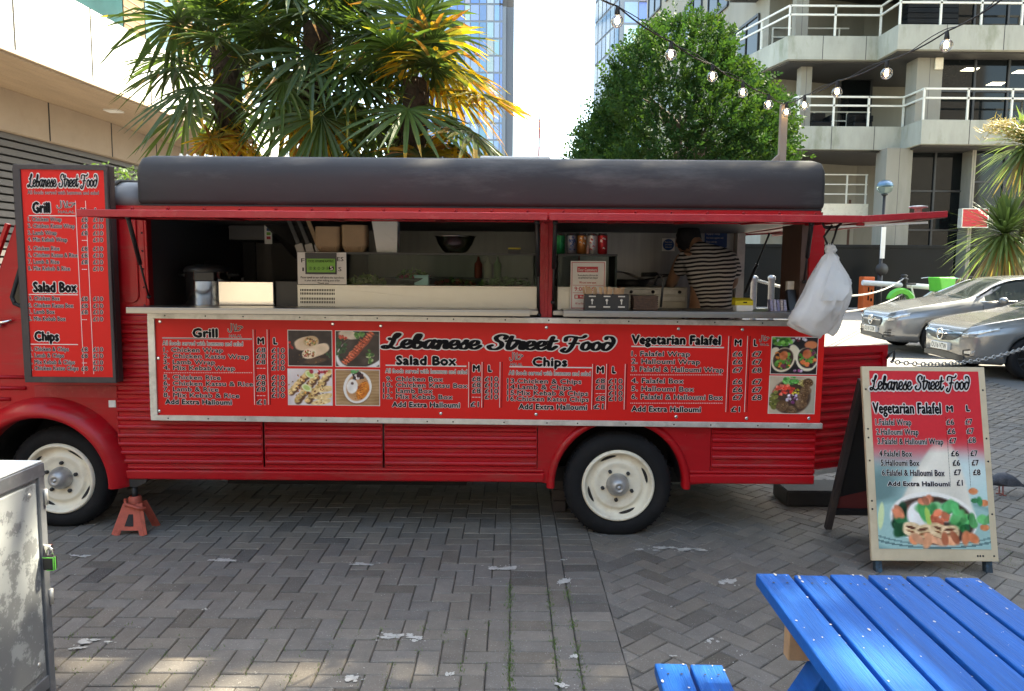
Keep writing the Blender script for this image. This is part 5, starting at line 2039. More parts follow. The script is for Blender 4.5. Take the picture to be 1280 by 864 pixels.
sp = lambda X: X / 2.88
sy_ = lambda Yv: 180 + Yv / 2.88
script(T, ps2, (('Lebanese', sp(102), sp(207)), ('Street', sp(214), sp(286)), ('Food', sp(294), sp(355))), sy_(154), sy_(128), w=.28, out=.19)
S(AF, 100, 356, 181, 167, bold=0, out=.03)
S('Grill', 118, 182, 247, 211, bold=.06, out=.045)
halal(T, ps2, sp(207), sy_(205), sp(272), sy_(249))
for yv in (257, 541, 720):
    rect(T, ps2, sp(104), sy_(yv), sp(281), sy_(yv + 3), .0012, 1)
S('M', 292, 309, 246, 231, bold=.062, out=.055)
S('L', 342, 352, 246, 231, bold=.062, out=.055)
for X in (286, 322):
    rect(T, ps2, sp(X), sy_(205), sp(X + 2), sy_(828), .0012, 1)
rows = (('1. Chicken Wrap', 101, 222, 278), ('2. Chicken Katsu Wrap', 101, 270, 302), ('3. Lamb Wrap', 101, 205, 327), ('4. Mix Kebab Wrap', 101, 243, 351), ('5. Chicken Rice', 102, 215, 383),
        ('6. Chicken Katsu & Rice', 102, 280, 407), ('7. Lamb & Rice', 102, 214, 431), ('8. Mix Kebab & Rice', 102, 253, 455), ('9. Chicken Box', 105, 216, 563), ('10. Chicken Katsu Box', 97, 265, 588),
        ('11. Lamb Box', 97, 198, 611), ('12. Mix Kebab Box', 97, 237, 636), ('13. Chicken & Chips', 99, 248, 745), ('14. Lamb & Chips', 99, 231, 768), ('15. Mix Kebab & Chips', 99, 270, 792), ('16. Chicken Katsu Chips', 99, 283, 814))
for i, (s_, a, b, yb) in enumerate(rows):
    S(s_, a, b, yb, yb - 15, bold=.024, out=.04)
    if i in (3, 7, 11, 14):
        S('---', 296, 314, yb + 2, yb - 15, ink=1, edge=None, bold=.02)
    else:
        S('£8', 294, 317, yb + 2, yb - 13, bold=.024, out=.045)
    S('£10', 336, 372, yb + 2, yb - 13, bold=.024, out=.045)
S('Salad Box', 120, 279, 532, 498, bold=.06, out=.045)
S('Chips', 125, 214, 708, 676, bold=.06, out=.045)
T.build('lettering', [M['ink'], M['inkwhite']], spn, fix=False)

# ------------------------------------------------------------------ A-board on the right
ab = thing('sandwich_board', 'cream framed A board with a red to green falafel menu poster', 'sandwich board', (2.4, 4.4, 0))
pa_ = Plane((2.08, 4.10, 0), (1, 0, 0), (0, .27, 1.13))
ub0, vb0 = pa_.uv(1096, 701)
ub1 = pa_.uv(1254, 702)[0]
vt0 = pa_.uv(1070, 458)[1]
ub0 = (ub0 + pa_.uv(1071, 458)[0]) / 2
ub1 = (ub1 + pa_.uv(1225, 457)[0]) / 2
A = lambda a, b, d: pa_.pt(a, b, d)
q = MB()
q.prism([(ub0, vb0), (ub1, vb0), (ub1, vt0), (ub0, vt0)], A, -.022, 0)
fp_ = q.build('front_panel', mat('cream_board', (.60, .49, .33), .5, var=.08, scale=6, dirt=(.4, .3, .2), dirt_amt=.4, dirt_scale=5), ab, bevel=.003)
for uu in (ub0 + .03, ub1 - .06):
    q = MB()
    q.prism([(uu, 0.0), (uu + .038, 0.0), (uu + .038, vt0 - .03), (uu, vt0 - .03)], A, -.062, -.0225)
    q.build('leg', mat('blue_black_paint', (.03, .045, .06), .6, var=.4, scale=20, dirt=(.05, .16, .28), dirt_amt=.8, dirt_scale=18), ab, bevel=.004)
# rear half
pr_ = Plane((2.06, 4.84, 0), (1, 0, 0), (0, -.40, 1.13))
vr = vt0 - .06
B_ = lambda a, b, d: pr_.pt(a, b, d)
for uu in (0.0, ub1 - ub0 - .06):
    q = MB()
    q.prism([(uu, 0.0), (uu + .04, 0.0), (uu + .04, vr), (uu, vr)], B_, -.02, .02)
    q.build('leg', M['darkwood'], ab, bevel=.004)
q = MB()
for v0, v1 in ((.12, .16), (vr - .05, vr)):
    q.prism([(.04, v0), (ub1 - ub0 - .06, v0), (ub1 - ub0 - .06, v1), (.04, v1)], B_, -.015, .015)
q.prism([(.04, .16), (ub1 - ub0 - .06, .16), (ub1 - ub0 - .06, vr - .05), (.04, vr - .05)], B_, -.012, -.006)
rp = q.build('rear_panel', M['black'], ab)
q = MB()
q.prism([(.045, .165), (ub1 - ub0 - .065, .165), (ub1 - ub0 - .065, .255), (.35, .34), (.045, .25)], B_, -.005, -.003)
q.build('torn_poster', mat('faded_red_print', (.16, .03, .03), .6), rp)
# poster
PW, PH = 104, 150
pp = Pic(PW, PH, (210, 44, 54), 12)
k = np.clip((pp.Y - .36) / .22, 0, 1)[..., None]
k = k * k * (3 - 2 * k)
low = np.array((176, 205, 202), float) + pp.noise(4, 14)[..., None]
pp.im = pp.im * (1 - k) + low * k
dk = pp.mask(.05, .66, .30, .20, 0, .7)[..., None]
pp.im = pp.im * (1 - dk * .75) + np.array((84, 112, 110), float) * dk * .75
pp.ell(.80, .58, .34, .16, (206, 222, 218), 0, .7)
pp.ell(.52, .90, .80, .20, (132, 166, 162), 3, .10).ell(.52, .89, .74, .165, (160, 194, 188), 3, .10)
for r_, cc in ((.80, (96, 126, 126)), (.71, (112, 144, 142))):
    ring = np.abs(np.sqrt(((pp.X - .52) / r_) ** 2 + ((pp.Y - .83) / (r_ * .205)) ** 2) - 1) < .028
    ring &= pp.Y > .86
    pp.im[ring] = cc
# the wrap
t_ = np.clip((pp.Y - .40) / .44, 0, 1)
lft, rgt = .56 - .44 * t_ ** .8, .70 + .20 * t_ ** .7
w1 = (np.clip((pp.X - lft) / .03, 0, 1) * np.clip((rgt - pp.X) / .03, 0, 1) * np.clip((pp.Y - .38) / .09, 0, 1) * np.clip((.86 - pp.Y) / .02, 0, 1))[..., None]
wc_ = np.array((236, 228, 212), float) + pp.noise(7, 9)[..., None] - 26 * np.clip((lft + .10 - pp.X) / .10, 0, 1)[..., None]
pp.im = pp.im * (1 - w1) + wc_ * w1
pp.ell(.505, .835, .40, .152, (246, 240, 230), 5, .05).ell(.505, .845, .375, .137, (66, 46, 38), 5, .08, .02, 12)
pp.bits(34, .52, .82, .3, .09, [(120, 66, 44), (86, 54, 40), (60, 40, 34), (150, 90, 60)], (.02, .04))
pp.bits(16, .22, .865, .06, .05, [(26, 78, 48), (38, 104, 62), (20, 60, 40)], (.03, .05))
pp.ell(.40, .815, .14, .085, (246, 241, 234), -8, .2, .06, 7).ell(.62, .80, .10, .06, (240, 236, 228), 25, .3, .07, 8)
pp.bits(9, .45, .775, .07, .03, [(104, 188, 110), (72, 160, 88), (140, 206, 140)], (.03, .05)).ell(.455, .825, .028, .065, (176, 208, 100), -10, .25)
pp.bits(7, .56, .83, .07, .035, [(220, 122, 86), (206, 100, 70), (232, 150, 112)], (.03, .042)).bits(3, .20, .80, .03, .01, [(222, 132, 94)], (.03, .04)).bits(3, .44, .735, .05, .008, [(214, 128, 96)], (.028, .036))
pp.bits(16, .78, .855, .09, .045, [(38, 118, 58), (70, 160, 82), (26, 92, 52), (96, 180, 104)], (.03, .05)).bits(6, .66, .775, .05, .02, [(60, 150, 84), (88, 176, 104)], (.03, .045))
for (x, y, a_) in ((.30, .895, 14), (.40, .905, -10), (.55, .90, 18), (.64, .905, -6)):
    pp.ell(x, y, .095, .042, (234, 202, 158), a_, .2, .06, 18, 3).ell(x, y - .012, .06, .010, (104, 58, 36), a_, .4).ell(x + .01, y + .012, .07, .008, (140, 82, 46), a_, .5)
pp.bits(12, .50, .945, .24, .016, [(228, 142, 98), (214, 118, 80), (238, 168, 126)], (.032, .044)).bits(3, .80, .935, .05, .01, [(222, 134, 92)], (.035, .045))
for (x, y) in ((.875, .68), (.965, .745), (.955, .88)):
    pp.ell(x, y, .048, .021, (224, 138, 90), 0, .25, 0, 14)
pp.bits(5, .965, .83, .035, .02, [(84, 172, 96), (110, 190, 116)], (.025, .04)).bits(3, .89, .735, .04, .008, [(60, 140, 84)], (.02, .03)).ell(.035, .82, .03, .085, (214, 226, 170), 8, .25)
u0, v1 = pa_.uv(1079, 463.5)
pp.mesh('poster', pa_, 1079.5, 464.0, 1080.5, 465.0, .002, fp_)
po = bpy.data.objects[[o_.name for o_ in fp_.children if o_.name.startswith('poster')][0]]
u1b, v0b = pa_.uv(1246.5, 687)
u0b = (pa_.uv(1079, 464)[0] + pa_.uv(1106, 687)[0]) / 2
u1b = (pa_.uv(1214.5, 462)[0] + pa_.uv(1247, 687)[0]) / 2
xs_, ys_ = np.linspace(u0b, u1b, PW + 1), np.linspace(v1, v0b, PH + 1)
po.data.vertices.foreach_set('co', np.array([pa_.pt(x, y, .002) for y in ys_ for x in xs_]).ravel())
po.data.update()
po.parent = fp_
po.matrix_parent_inverse = wm(fp_).inverted()
ppl = Plane(Vector((2.08, 4.10, 0)) + pa_.N * .002, pa_.U, pa_.V)
T = MB()
zx = lambda X: 1010 + X / 2.978
zy = lambda Yv: 440 + Yv / 2.978


def Bd(txt, X0, X1, yb, yt, **k):
    write(T, ppl, txt, zx(X0), zx(X1), zy(yb), zy(yt), **k)


script(T, ppl, (('Lebanese', zx(232), zx(388)), ('Street', zx(398), zx(505)), ('Food', zx(517), zx(604))), zy(140), zy(110), w=.28, out=.19)
Bd('Vegetarian Falafel', 241, 495, 228, 189, bold=.035, out=.06)
Bd('M', 514, 540, 222, 201, bold=.062, out=.055)
Bd('L', 588, 603, 220, 199, bold=.062, out=.055)
for s_, a, b, yb in (('1.Falafel Wrap', 251, 384, 272), ('2.Halloumi Wrap', 254, 411, 308), ('3.Falafel & Halloumi Wrap', 259, 503, 343), ('4.Falafel Box', 265, 387, 389), ('5.Halloumi Box', 271, 414, 423), ('6.Falafel & Halloumi Box', 275, 508, 460)):
    Bd(s_, a, b, yb, yb - 22, bold=.024, out=.04)
Bd('Add Extra Halloumi', 295, 527, 498, 482, bold=.045, out=.075)
for s_, a, b, yb in (('£6', 514, 544, 271), ('£6', 519, 549, 305), ('£7', 525, 553, 340), ('£6', 532, 562, 388), ('£6', 538, 566, 423), ('£7', 543, 570, 458), ('£1', 553, 576, 497),
                     ('£7', 585, 612, 270), ('£7', 590, 618, 304), ('£8', 596, 625, 338), ('£7', 604, 632, 387), ('£7', 609, 636, 422), ('£8', 614, 642, 458)):
    Bd(s_, a, b, yb, yb - 20, bold=.024, out=.045)
for X0, X1 in ((503, 540), (577, 615)):
    (ua, va), (uc, vc) = ppl.uv(zx(X0), zy(243)), ppl.uv(zx(X1), zy(503))
    um = (ua + uc) / 2
    n = 46
    for i in range(n):
        v = va + (vc - va) * i / n
        T.add([ppl.pt(um - .0015, v, .0012), ppl.pt(um + .0015, v, .0012), ppl.pt(um + .0015, v - .005, .0012), ppl.pt(um - .0015, v - .005, .0012)], [(0, 1, 2, 3)], 0)
T.build('lettering', [M['ink'], M['inkwhite']], po, fix=False)
q = MB()
random.seed(3)
for i in range(14):
    e = random.random()
    for uu, vv in ((ub0 + .018, vb0 + e * (vt0 - vb0)), (ub1 - .018, vb0 + e * (vt0 - vb0)), (ub0 + e * (ub1 - ub0), vb0 + .03)):
        if random.random() < .4:
            ring = lambda r_, d_: [pa_.pt(uu + r_ * math.cos(t), vv + r_ * math.sin(t), d_) for t in np.linspace(0, 2 * math.pi, 9)[:-1]]
            q.loft([ring(.006, .0005), ring(.003, .002)])
q.build('nail', M['iron'], fp_)

# ================================================================== INSIDE THE TRUCK
ZW = 1.4255                                                  # top of the worktop


def bx_(px0, px1, py0, Y, dep, z0=ZW):
    a, b = at(px0, (py0 + 386) / 2, Y), at(px1, (py0 + 386) / 2, Y)
    return a.x, b.x, Y, Y + dep, z0, at((px0 + px1) / 2, py0, Y).z


# rice kettle
x0, x1, y0, y1, z0, z1 = bx_(222, 277, 340, 4.86, .28)
cx, r_ = (x0 + x1) / 2, (x1 - x0) / 2
t = thing('rice_cooker', 'round polished steel rice cooker with a black lid on the counter', 'rice cooker', (cx, y0 + r_, ZW))
q = MB()
q.lathe([(r_ * .96, 0), (r_, .01), (r_, z1 - z0 - .01), (r_ * 1.03, z1 - z0)], (cx, y0 + r_, z0), 'z', 36)
q.build('body', M['chrome'], t)
q = MB()
q.lathe([(r_ * 1.05, 0), (r_ * 1.06, .015), (r_ * .95, .035), (r_ * .5, .05), (.02, .052), (.02, .065), (.0, .066)], (cx, y0 + r_, z1), 'z', 36)
lid = q.build('lid', M['black'], t)
q = MB()
q.box(cx - .03, cx + .10, y0 - .012, y0 + .05, z1 - .06, z1 + .0)
q.build('latch', M['black'], t, bevel=.006)
q = MB()
q.tube([(cx + r_, y0 + r_, z1 - .02), (cx + r_ + .05, y0 + r_, z1 - .02), (cx + r_ + .05, y0 + r_ + .06, z1 - .02)], .012, 8)
q.tube([(cx - r_, y0 + r_, z1 - .02), (cx - r_ - .04, y0 + r_, z1 - .02), (cx - r_ - .04, y0 + r_ + .06, z1 - .02)], .012, 8)
q.build('handle', M['black'], t)
# steel bain-marie
x0, x1, y0, y1, z0, z1 = bx_(273, 342, 352, 4.80, .34)
t = thing('steel_food_warmer', 'square brushed steel food warmer with a dark side beside the rice cooker', 'food warmer', ((x0 + x1) / 2, y0 + .17, ZW))
q = MB()
q.box(x0, x1, y0, y1, z0, z1)
q.build('body', M['mirrorsteel'], t, bevel=.004)
q = MB()
q.box(x1 + .002, x1 + .16, y0 + .03, y1, z0, z1 + .004)
q.build('side_unit', M['black'], t, bevel=.004)
q = MB()
q.lathe([(.01, 0), (.012, .02), (0, .024)], ((x0 + x1) / 2 - .05, y0 + .1, z1), 'z', 12)
q.build('knob', M['iron'], t)


# glazed salad display -------------------------------------------------------------
def display(x0, x1, label, vent):
    y0, dep = 4.80, .34
    zb, zt = at(500, 357, y0).z, at(500, 318, y0).z
    t = thing('salad_display', label, 'display case', ((x0 + x1) / 2, y0 + dep / 2, ZW))
    q = MB()
    q.box(x0, x1, y0, y0 + dep, ZW, zb)
    q.box(x0, x1, y0 - .003, y0 + .0, zb - .012, zb, 0)
    base = q.build('base', M['fridge'], t, bevel=.003)
    if vent:
        q = MB()
        for r in range(6):
            z = zb - .026 - r * .022 - (r // 2) * .010
            for c in range(21):
                X = x0 + .018 + c * .0105
                q.box(X, X + .0055, y0 - .002, y0 + .004, z - .014, z)
        q.build('vent', M['ink'], base)
    q = MB()
    q.box(x0, x1, y0 + .004, y0 + .010, zb, zt)
    q.build('front_glass', M['greenglass'], t)
    q = MB()
    q.box(x0, x1, y0 + .0, y0 + dep, zt, zt + .008)
    sh = q.build('top_shelf', M['greenglass'], t)
    q = MB()
    q.box(x0, x1, y0 - .004, y0 + .004, zt - .001, zt + .011)
    for X in (x0, x1 - .012):
        q.box(X, X + .012, y0 + .011, y0 + dep, zb, zt)
    q.build('frame', M['black'], t)
    return zb, zt, y0


xa, xb = at(372, 370, 4.8).x, at(671, 370, 4.8).x
zb, zt, yd = display(xa, xb, 'long glass salad display with a perforated vent on the left counter', True)
xc, xd = at(697, 370, 4.8).x, at(771, 360, 4.8).x
display(xc, xd, 'short glass display under the row of drink cans', False)


def pile(name, label, px0, px1, py, cols, n, cat, seed, y=4.98, hh=.05, kind=None):
    random.seed(seed)
    a, b = at(px0, 357, y).x, at(px1, 357, y).x
    q = MB()
    for i in range(n):
        u = random.random()
        X = a + (b - a) * u
        Z = zb + .005 + random.random() * hh * (1.2 - abs(2 * u - 1))
        Yv = y + random.uniform(-.1, .1)
        c = random.choice(cols)
        k = random.uniform(.7, 1.3)
        d1 = Vector((random.gauss(0, 1), random.gauss(0, 1), random.gauss(0, .6))).normalized() * random.uniform(.012, .028)
        d2 = Vector((random.gauss(0, 1), random.gauss(0, 1), random.gauss(0, .6))).normalized() * random.uniform(.008, .018)
        P_ = Vector((X, Yv, Z))
        q.add([P_ - d1, P_ + d2, P_ + d1 + Vector((0, 0, .008)), P_ - d2 + Vector((0, 0, .005))], [(0, 1, 2, 3)], 0, False, tuple(v * k for v in c))
    o_ = q.build(name, M['leaf'], None, fix=False)
    tag(o_, label, cat, kind='stuff')


pile('salad_leaves', 'heap of shredded pale green lettuce behind the display glass', 436, 480, 340, [(.28, .34, .12), (.36, .38, .18), (.18, .26, .07)], 420, 'salad', 2)
pile('salad_leaves', 'low dark green herbs in the right half of the long display', 600, 662, 340, [(.08, .16, .05), (.12, .22, .07), (.05, .1, .03)], 260, 'salad', 3, hh=.04)
pile('salad_leaves', 'chopped red and brown salad in the middle of the long display', 545, 592, 348, [(.30, .07, .05), (.2, .12, .07), (.12, .2, .06)], 220, 'salad', 4, hh=.03)
# pink pickles in a dish with cress
p = at(517, 352, 4.95)
t = thing('salad_dish', 'dark dish of bright pink pickles and cress in the display', 'dish', (p.x, p.y, zb))
q = MB()
q.lathe([(.05, 0), (.10, .015), (.125, .045), (.12, .045), (.09, .02), (0, .018)], (p.x, p.y, zb + .001), 'z', 24)
q.build('dish', M['black'], t)
q = MB()
random.seed(6)
for i in range(260):
    a, rr = random.uniform(0, 6.28), random.random() ** .5 * .11
    pk = random.random() < .45
    P_ = Vector((p.x + rr * math.cos(a), p.y + rr * math.sin(a) * .8, zb + .045 + random.uniform(0, .035 if pk else .09) * (1 - rr / .15)))
    d1 = Vector((random.gauss(0, 1), random.gauss(0, 1), random.gauss(0, 1))).normalized() * .016
    d2 = Vector((random.gauss(0, 1), random.gauss(0, 1), random.gauss(0, 1))).normalized() * .010
    k = random.uniform(.7, 1.2)
    c = (.45 * k, .04 * k, .12 * k) if pk else (.15 * k, .24 * k, .08 * k)
    q.add([P_ - d1, P_ + d2, P_ + d1, P_ - d2], [(0, 1, 2, 3)], 0, False, c)
q.build('filling', M['leaf'], t, fix=False)
p = at(526, 350, 4.86)
q = MB()
q.box(p.x - .04, p.x + .05, 4.85, 4.90, zb + .001, zb + .06)
q.box(p.x - .045, p.x + .055, 4.845, 4.905, zb + .06, zb + .066)
tag(q.build('sauce_tub', mat('pale_blue_plastic', (.30, .45, .50), .4), bevel=.006), 'small pale blue tub in front of the pink pickles', 'tub')

# takeaway boxes, bowl and cans on the shelves
zs = zt + .0115


def carton(px0, px1, py0, m_, label, name='takeaway_box', Y=4.86):
    a, b = at(px0, 300, Y).x, at(px1, 300, Y).x
    zt_ = at((px0 + px1) / 2, py0, Y).z
    q = MB()
    w_ = (b - a) / 2
    cx_ = (a + b) / 2
    zm = zs + (zt_ - zs) * .22
    rings = []
    for k, z in ((.74, zs), (.80, zs + .006), (.97, zm), (1.0, zm + .006), (1.0, zt_ - .004), (.97, zt_)):
        ww, hh_ = w_ * k, .06 * k
        ring = []
        for sx_, sy2, a0 in ((1, 1, 0), (-1, 1, 90), (-1, -1, 180), (1, -1, 270)):
            for e in range(5):
                t_ = R(a0 + e * 22.5)
                c_ = min(ww, hh_) * .35
                ring.append((cx_ + sx_ * (ww - c_) + c_ * math.cos(t_), Y + .07 + sy2 * (hh_ - c_) + c_ * math.sin(t_), z))
        rings.append(ring)
    q.loft(rings, smooth=False)
    for i in range(9):
        X = cx_ - w_ * .62 + i * w_ * .155
        q.bar((X, Y + .07 - .05, zs + .004), (X * 1.0 + (X - cx_) * .15, Y + .07 - .0565, zm - .003), .004, .004)
    o_ = q.build(name, m_)
    return tag(o_, label, 'box', 'takeaway boxes on the display shelf')


carton(393, 424, 283, M['kraft'], 'left of two brown card takeaway boxes on the glass shelf')
carton(426, 457, 281, M['kraft'], 'brown card takeaway box nearer the white carton on the glass shelf')
q = MB()
a, b = at(465, 300, 4.87).x, at(497, 300, 4.87).x
zt_ = at(480, 277, 4.87).z
q.prism([(a + .03, zs), (b - .005, zs), (b, zt_), (a, zt_)], lambda u, v, d: (u, d, v), 4.87, 4.97)
q.bar((a + .08, 4.868, zs + .12), (b - .01, 4.868, zs + .07), .002, .003)
tag(q.build('takeaway_carton', M['white'], bevel=.004), 'tall white folded takeaway carton on the glass shelf', 'carton')
p = at(569, 305, 4.93)
q = MB()
rb = (at(594, 296, 4.93).x - at(543, 296, 4.93).x) / 2
hb_ = at(569, 296, 4.93).z - zs
q.lathe([(rb * .45, 0), (rb * .62, hb_ * .15), (rb * .85, hb_ * .55), (rb * .98, hb_ * .97), (rb * 1.03, hb_), (rb * 1.02, hb_ + .004), (rb * .95, hb_ * .96), (rb * .8, hb_ * .5), (rb * .5, hb_ * .1), (0, hb_ * .08)], (p.x, p.y, zs), 'z', 40)
tag(q.build('mixing_bowl', mat('dark_steel', (.42, .40, .38), .22, metal=1, var=.15, scale=6), fix=False), 'dark steel mixing bowl on the glass shelf', 'bowl')
p = at(643, 313, 4.85)
q = MB()
q.box(p.x - .04, p.x + .04, 4.84, 4.89, zs, zs + .026, 0)
q.box(p.x - .04, p.x + .04, 4.84, 4.89, zs + .0262, zs + .036, 1)
tag(q.build('scouring_sponge', [M['black'], mat('yellow_sponge', (.5, .42, .05), .9)], bevel=.003), 'black and yellow scouring sponge on the glass shelf end', 'sponge')
M['canred'] = mat('can_red', (.40, .015, .02), .3, metal=.6, var=.05)
for (px, c, lab, txt) in ((700, (.01, .22, .06), 'green drink can, leftmost on the right hand shelf', None), (714, (.30, .29, .34), 'silver and purple patterned drink can beside the green can', None), (727, (.42, .15, .03), 'orange drink can in the middle of the shelf', None),
                          (740, (.55, .50, .48), 'white and red drink can between the orange and red cans', 'red'), (753, (.42, .015, .02), 'all red drink can, last on the right of the shelf', None)):
    p = at(px, 313, 4.90)
    t = thing('drink_can', lab, 'drink can', (p.x, 4.90, zs), group='drink cans on the shelf')
    hc = at(px, 292, 4.90).z - zs
    q = MB()
    q.lathe([(.024, 0), (.031, .008), (.0315, hc - .014)], (p.x, 4.90, zs), 'z', 24)
    q.build('can_body', mat('can_paint', c, .3, metal=.5, var=.25, scale=60), t)
    q = MB()
    q.lathe([(.0315, hc - .014), (.026, hc - .003), (.027, hc), (.024, hc - .003), (0, hc - .004)], (p.x, 4.90, zs), 'z', 24)
    q.build('can_top', M['chrome'], t)
    if px in (714, 740, 753, 727):
        q = MB()
        random.seed(px)
        for i in range(5 if px != 714 else 14):
            z = zs + random.uniform(.02, hc - .03)
            a0 = -math.pi / 2 + random.uniform(-.7, .5)
            rg = [[(p.x + .0318 * math.cos(a0 + e * .12), 4.90 + .0318 * math.sin(a0 + e * .12), z + dz + .004 * math.sin(e)) for e in range(5)] for dz in (0, .008)]
            q.loft(rg, closed=False)
        q.build('can_band', M['inkred'] if px == 740 else (M['inkwhite'] if px != 714 else M['inkblue']), t, fix=False)
p = at(735, 298, 4.855)
q = MB()
q.lathe([(.010, 0), (.010, .035), (.004, .045), (.004, .06), (0, .061)], (p.x, 4.845, zs), 'z', 12)
tag(q.build('sauce_bottle', mat('pink_plastic', (.55, .3, .25), .4)), 'tiny pink bottle in front of the orange and white cans', 'bottle')

# papers and signs ----------------------------------------------------------------
pf = Plane((0, yd - .012, 0), (1, 0, 0), (0, 0, 1))


def sheet(name, label, cat, pl, px0, py0, px1, py1, m_=None, texts=(), extra=None, thick=.003):
    t = MB()
    mx, my = (px0 + px1) / 2, (py0 + py1) / 2
    a, c, b, e = pl.uv(px0, my)[0], pl.uv(px1, my)[0], pl.uv(mx, py1)[1], pl.uv(mx, py0)[1]
    t.prism([(a, b), (c, b), (c, e), (a, e)], lambda u, v, d: pl.pt(u, v, d), -thick, 0)
    o_ = t.build(name, m_ or M['paper'])
    tag(o_, label, cat)
    L_ = MB()
    if extra:
        extra(L_)
    for (s_, x0_, x1_, yb, yt, ink) in texts:
        write(L_, pl, s_, x0_, x1_, yb, yt, ink=ink, edge=None, bold=.012, d=.0008)
    if L_.f:
        L_.build('lettering', [M['ink'], M['inkwhite'], M['inkred'], M['inkgreen'], M['inkblue']], o_, fix=False)
    return o_


sheet('allergy_notice', 'white allergy notice behind the green hygiene sign', 'notice', pf, 372, 315.5, 433, 355.5, None,
      (('F', 376.5, 381, 328, 323, 0), ('ES', 421.5, 429.5, 326.5, 321.5, 0), ('I', 378, 380, 339, 334.5, 0), ('S', 423, 427, 339, 334, 0), ('Please speak to our staff about the ingredients', 376, 430, 348, 345.5, 0), ('in your meal, when making your order', 381, 425, 351.5, 349, 0), ('Thank you', 397, 411, 355, 352.7, 0)))


def hyg(L_):
    rect(L_, pf2, 383.5, 323.5, 419, 340.5, .0008, 3)
    for i in range(5):
        x = 388 + i * 5.3
        (u, v) = pf2.uv(x, 335.5)
        rr = .0095
        L_.add([pf2.pt(u + rr * math.cos(a), v + rr * math.sin(a), .0012) for a in np.linspace(0, 6.28, 17)[:-1]], [tuple(range(16))], 0)
        rr = .008
        L_.add([pf2.pt(u + rr * math.cos(a), v + rr * math.sin(a), .0016) for a in np.linspace(0, 6.28, 17)[:-1]], [tuple(range(16))], 3)
    (u, v) = pf2.uv(414.3, 335.3)
    L_.add([pf2.pt(u + .0155 * math.cos(a), v + .0155 * math.sin(a), .0012) for a in np.linspace(0, 6.28, 21)[:-1]], [tuple(range(20))], 0)


pf2 = Plane((0, yd - .018, 0), (1, 0, 0), (0, 0, 1))
sheet('hygiene_sign', 'black and green food hygiene rating sign showing a five', 'sign', pf2, 381.5, 316, 420.5, 343, M['black'],
      (('FOOD HYGIENE RATING', 385, 417, 328, 325, 0), ('0', 387.3, 388.8, 336.6, 334.4, 0), ('1', 392.6, 393.8, 336.6, 334.4, 0), ('2', 397.9, 399.4, 336.6, 334.4, 0), ('3', 403.2, 404.7, 336.6, 334.4, 0), ('4', 408.5, 410, 336.6, 334.4, 0), ('5', 412.6, 416.2, 337.7, 332.6, 1)), hyg)
pd = Plane((0, yd - .055, 1.44), (1, 0, 0), (0, .03, 1))


def dear(L_):
    for (a, b, c, e) in ((714.5, 328, 755.5, 328.7), (714.5, 384.8, 755.5, 385.6), (714.5, 328, 715.2, 385.6), (754.8, 328, 755.5, 385.6), (716, 356.5, 754, 357), (716, 366, 754, 366.5)):
        rect(L_, pd, a, b, c, e, .0006, 2)
    rect(L_, pd, 721.5, 333.5, 747.5, 340.5, .0006, 2)
    rect(L_, pd, 718, 368.5, 745, 373.5, .0006, 2)
    rect(L_, pd, 719, 369.3, 722.5, 372.7, .0009, 1)


sheet('customer_notice', 'white notice with a red ribbon heading and opening hours', 'notice', pd, 713, 326.5, 757, 387, None,
      (('Dear Customers', 722.8, 746.2, 339.2, 335.3, 1), ('We are pleased to inform you that', 722, 747.5, 345, 343, 0), ('our opening hours have changed', 722.5, 747, 348.2, 346.2, 0), ('We are now open', 724, 745, 354.6, 351.8, 2), ('9:00', 718, 731, 364, 358.5, 2), ('16', 736.5, 743, 364, 358.5, 2),
       ('Mon', 725, 731, 372.3, 369.7, 1), ('All our food', 719, 731, 380.5, 378, 2)), dear)
YW = DF - .052
pw = Plane((0, YW - .004, 0), (1, 0, 0), (0, 0, 1))


def washx(L_):
    for i, yv in enumerate((288.5, 293.5, 298.5, 303.5)):
        write(L_, pw, ('Wet your hands', 'Apply soap', 'Rub hands together well', 'Rinse and dry')[i], 883, 896 + (i % 3) * 4, yv, yv - 2.4, ink=1, edge=None, bold=.0, d=.0008)


sheet('hand_washing_sign', 'blue hand washing poster on the steel wall behind the man', 'poster', pw, 881, 279, 909, 309.5, M['inkblue'], (('Wash hands', 883.5, 906.5, 284.5, 280.6, 1),), washx)


def circ(L_):
    u, v = pw.uv(835.5, 306)
    L_.add([pw.pt(u + .047 * math.cos(a), v + .047 * math.sin(a), .0008) for a in np.linspace(0, 6.28, 33)[:-1]], [tuple(range(32))], 4)


sheet('round_sign', 'small white sign with a round blue symbol on the steel wall', 'sign', pw, 827.5, 298, 843.5, 314, None,
      (('Please wash', 831, 840, 303.3, 301.8, 1), ('your hands', 831.5, 839.5, 306.5, 305, 1), ('before work', 831.5, 839.5, 309.7, 308.2, 1)), circ)
for t_ in bpy.data.objects:
    if t_.name.startswith('round_sign'):
        pass

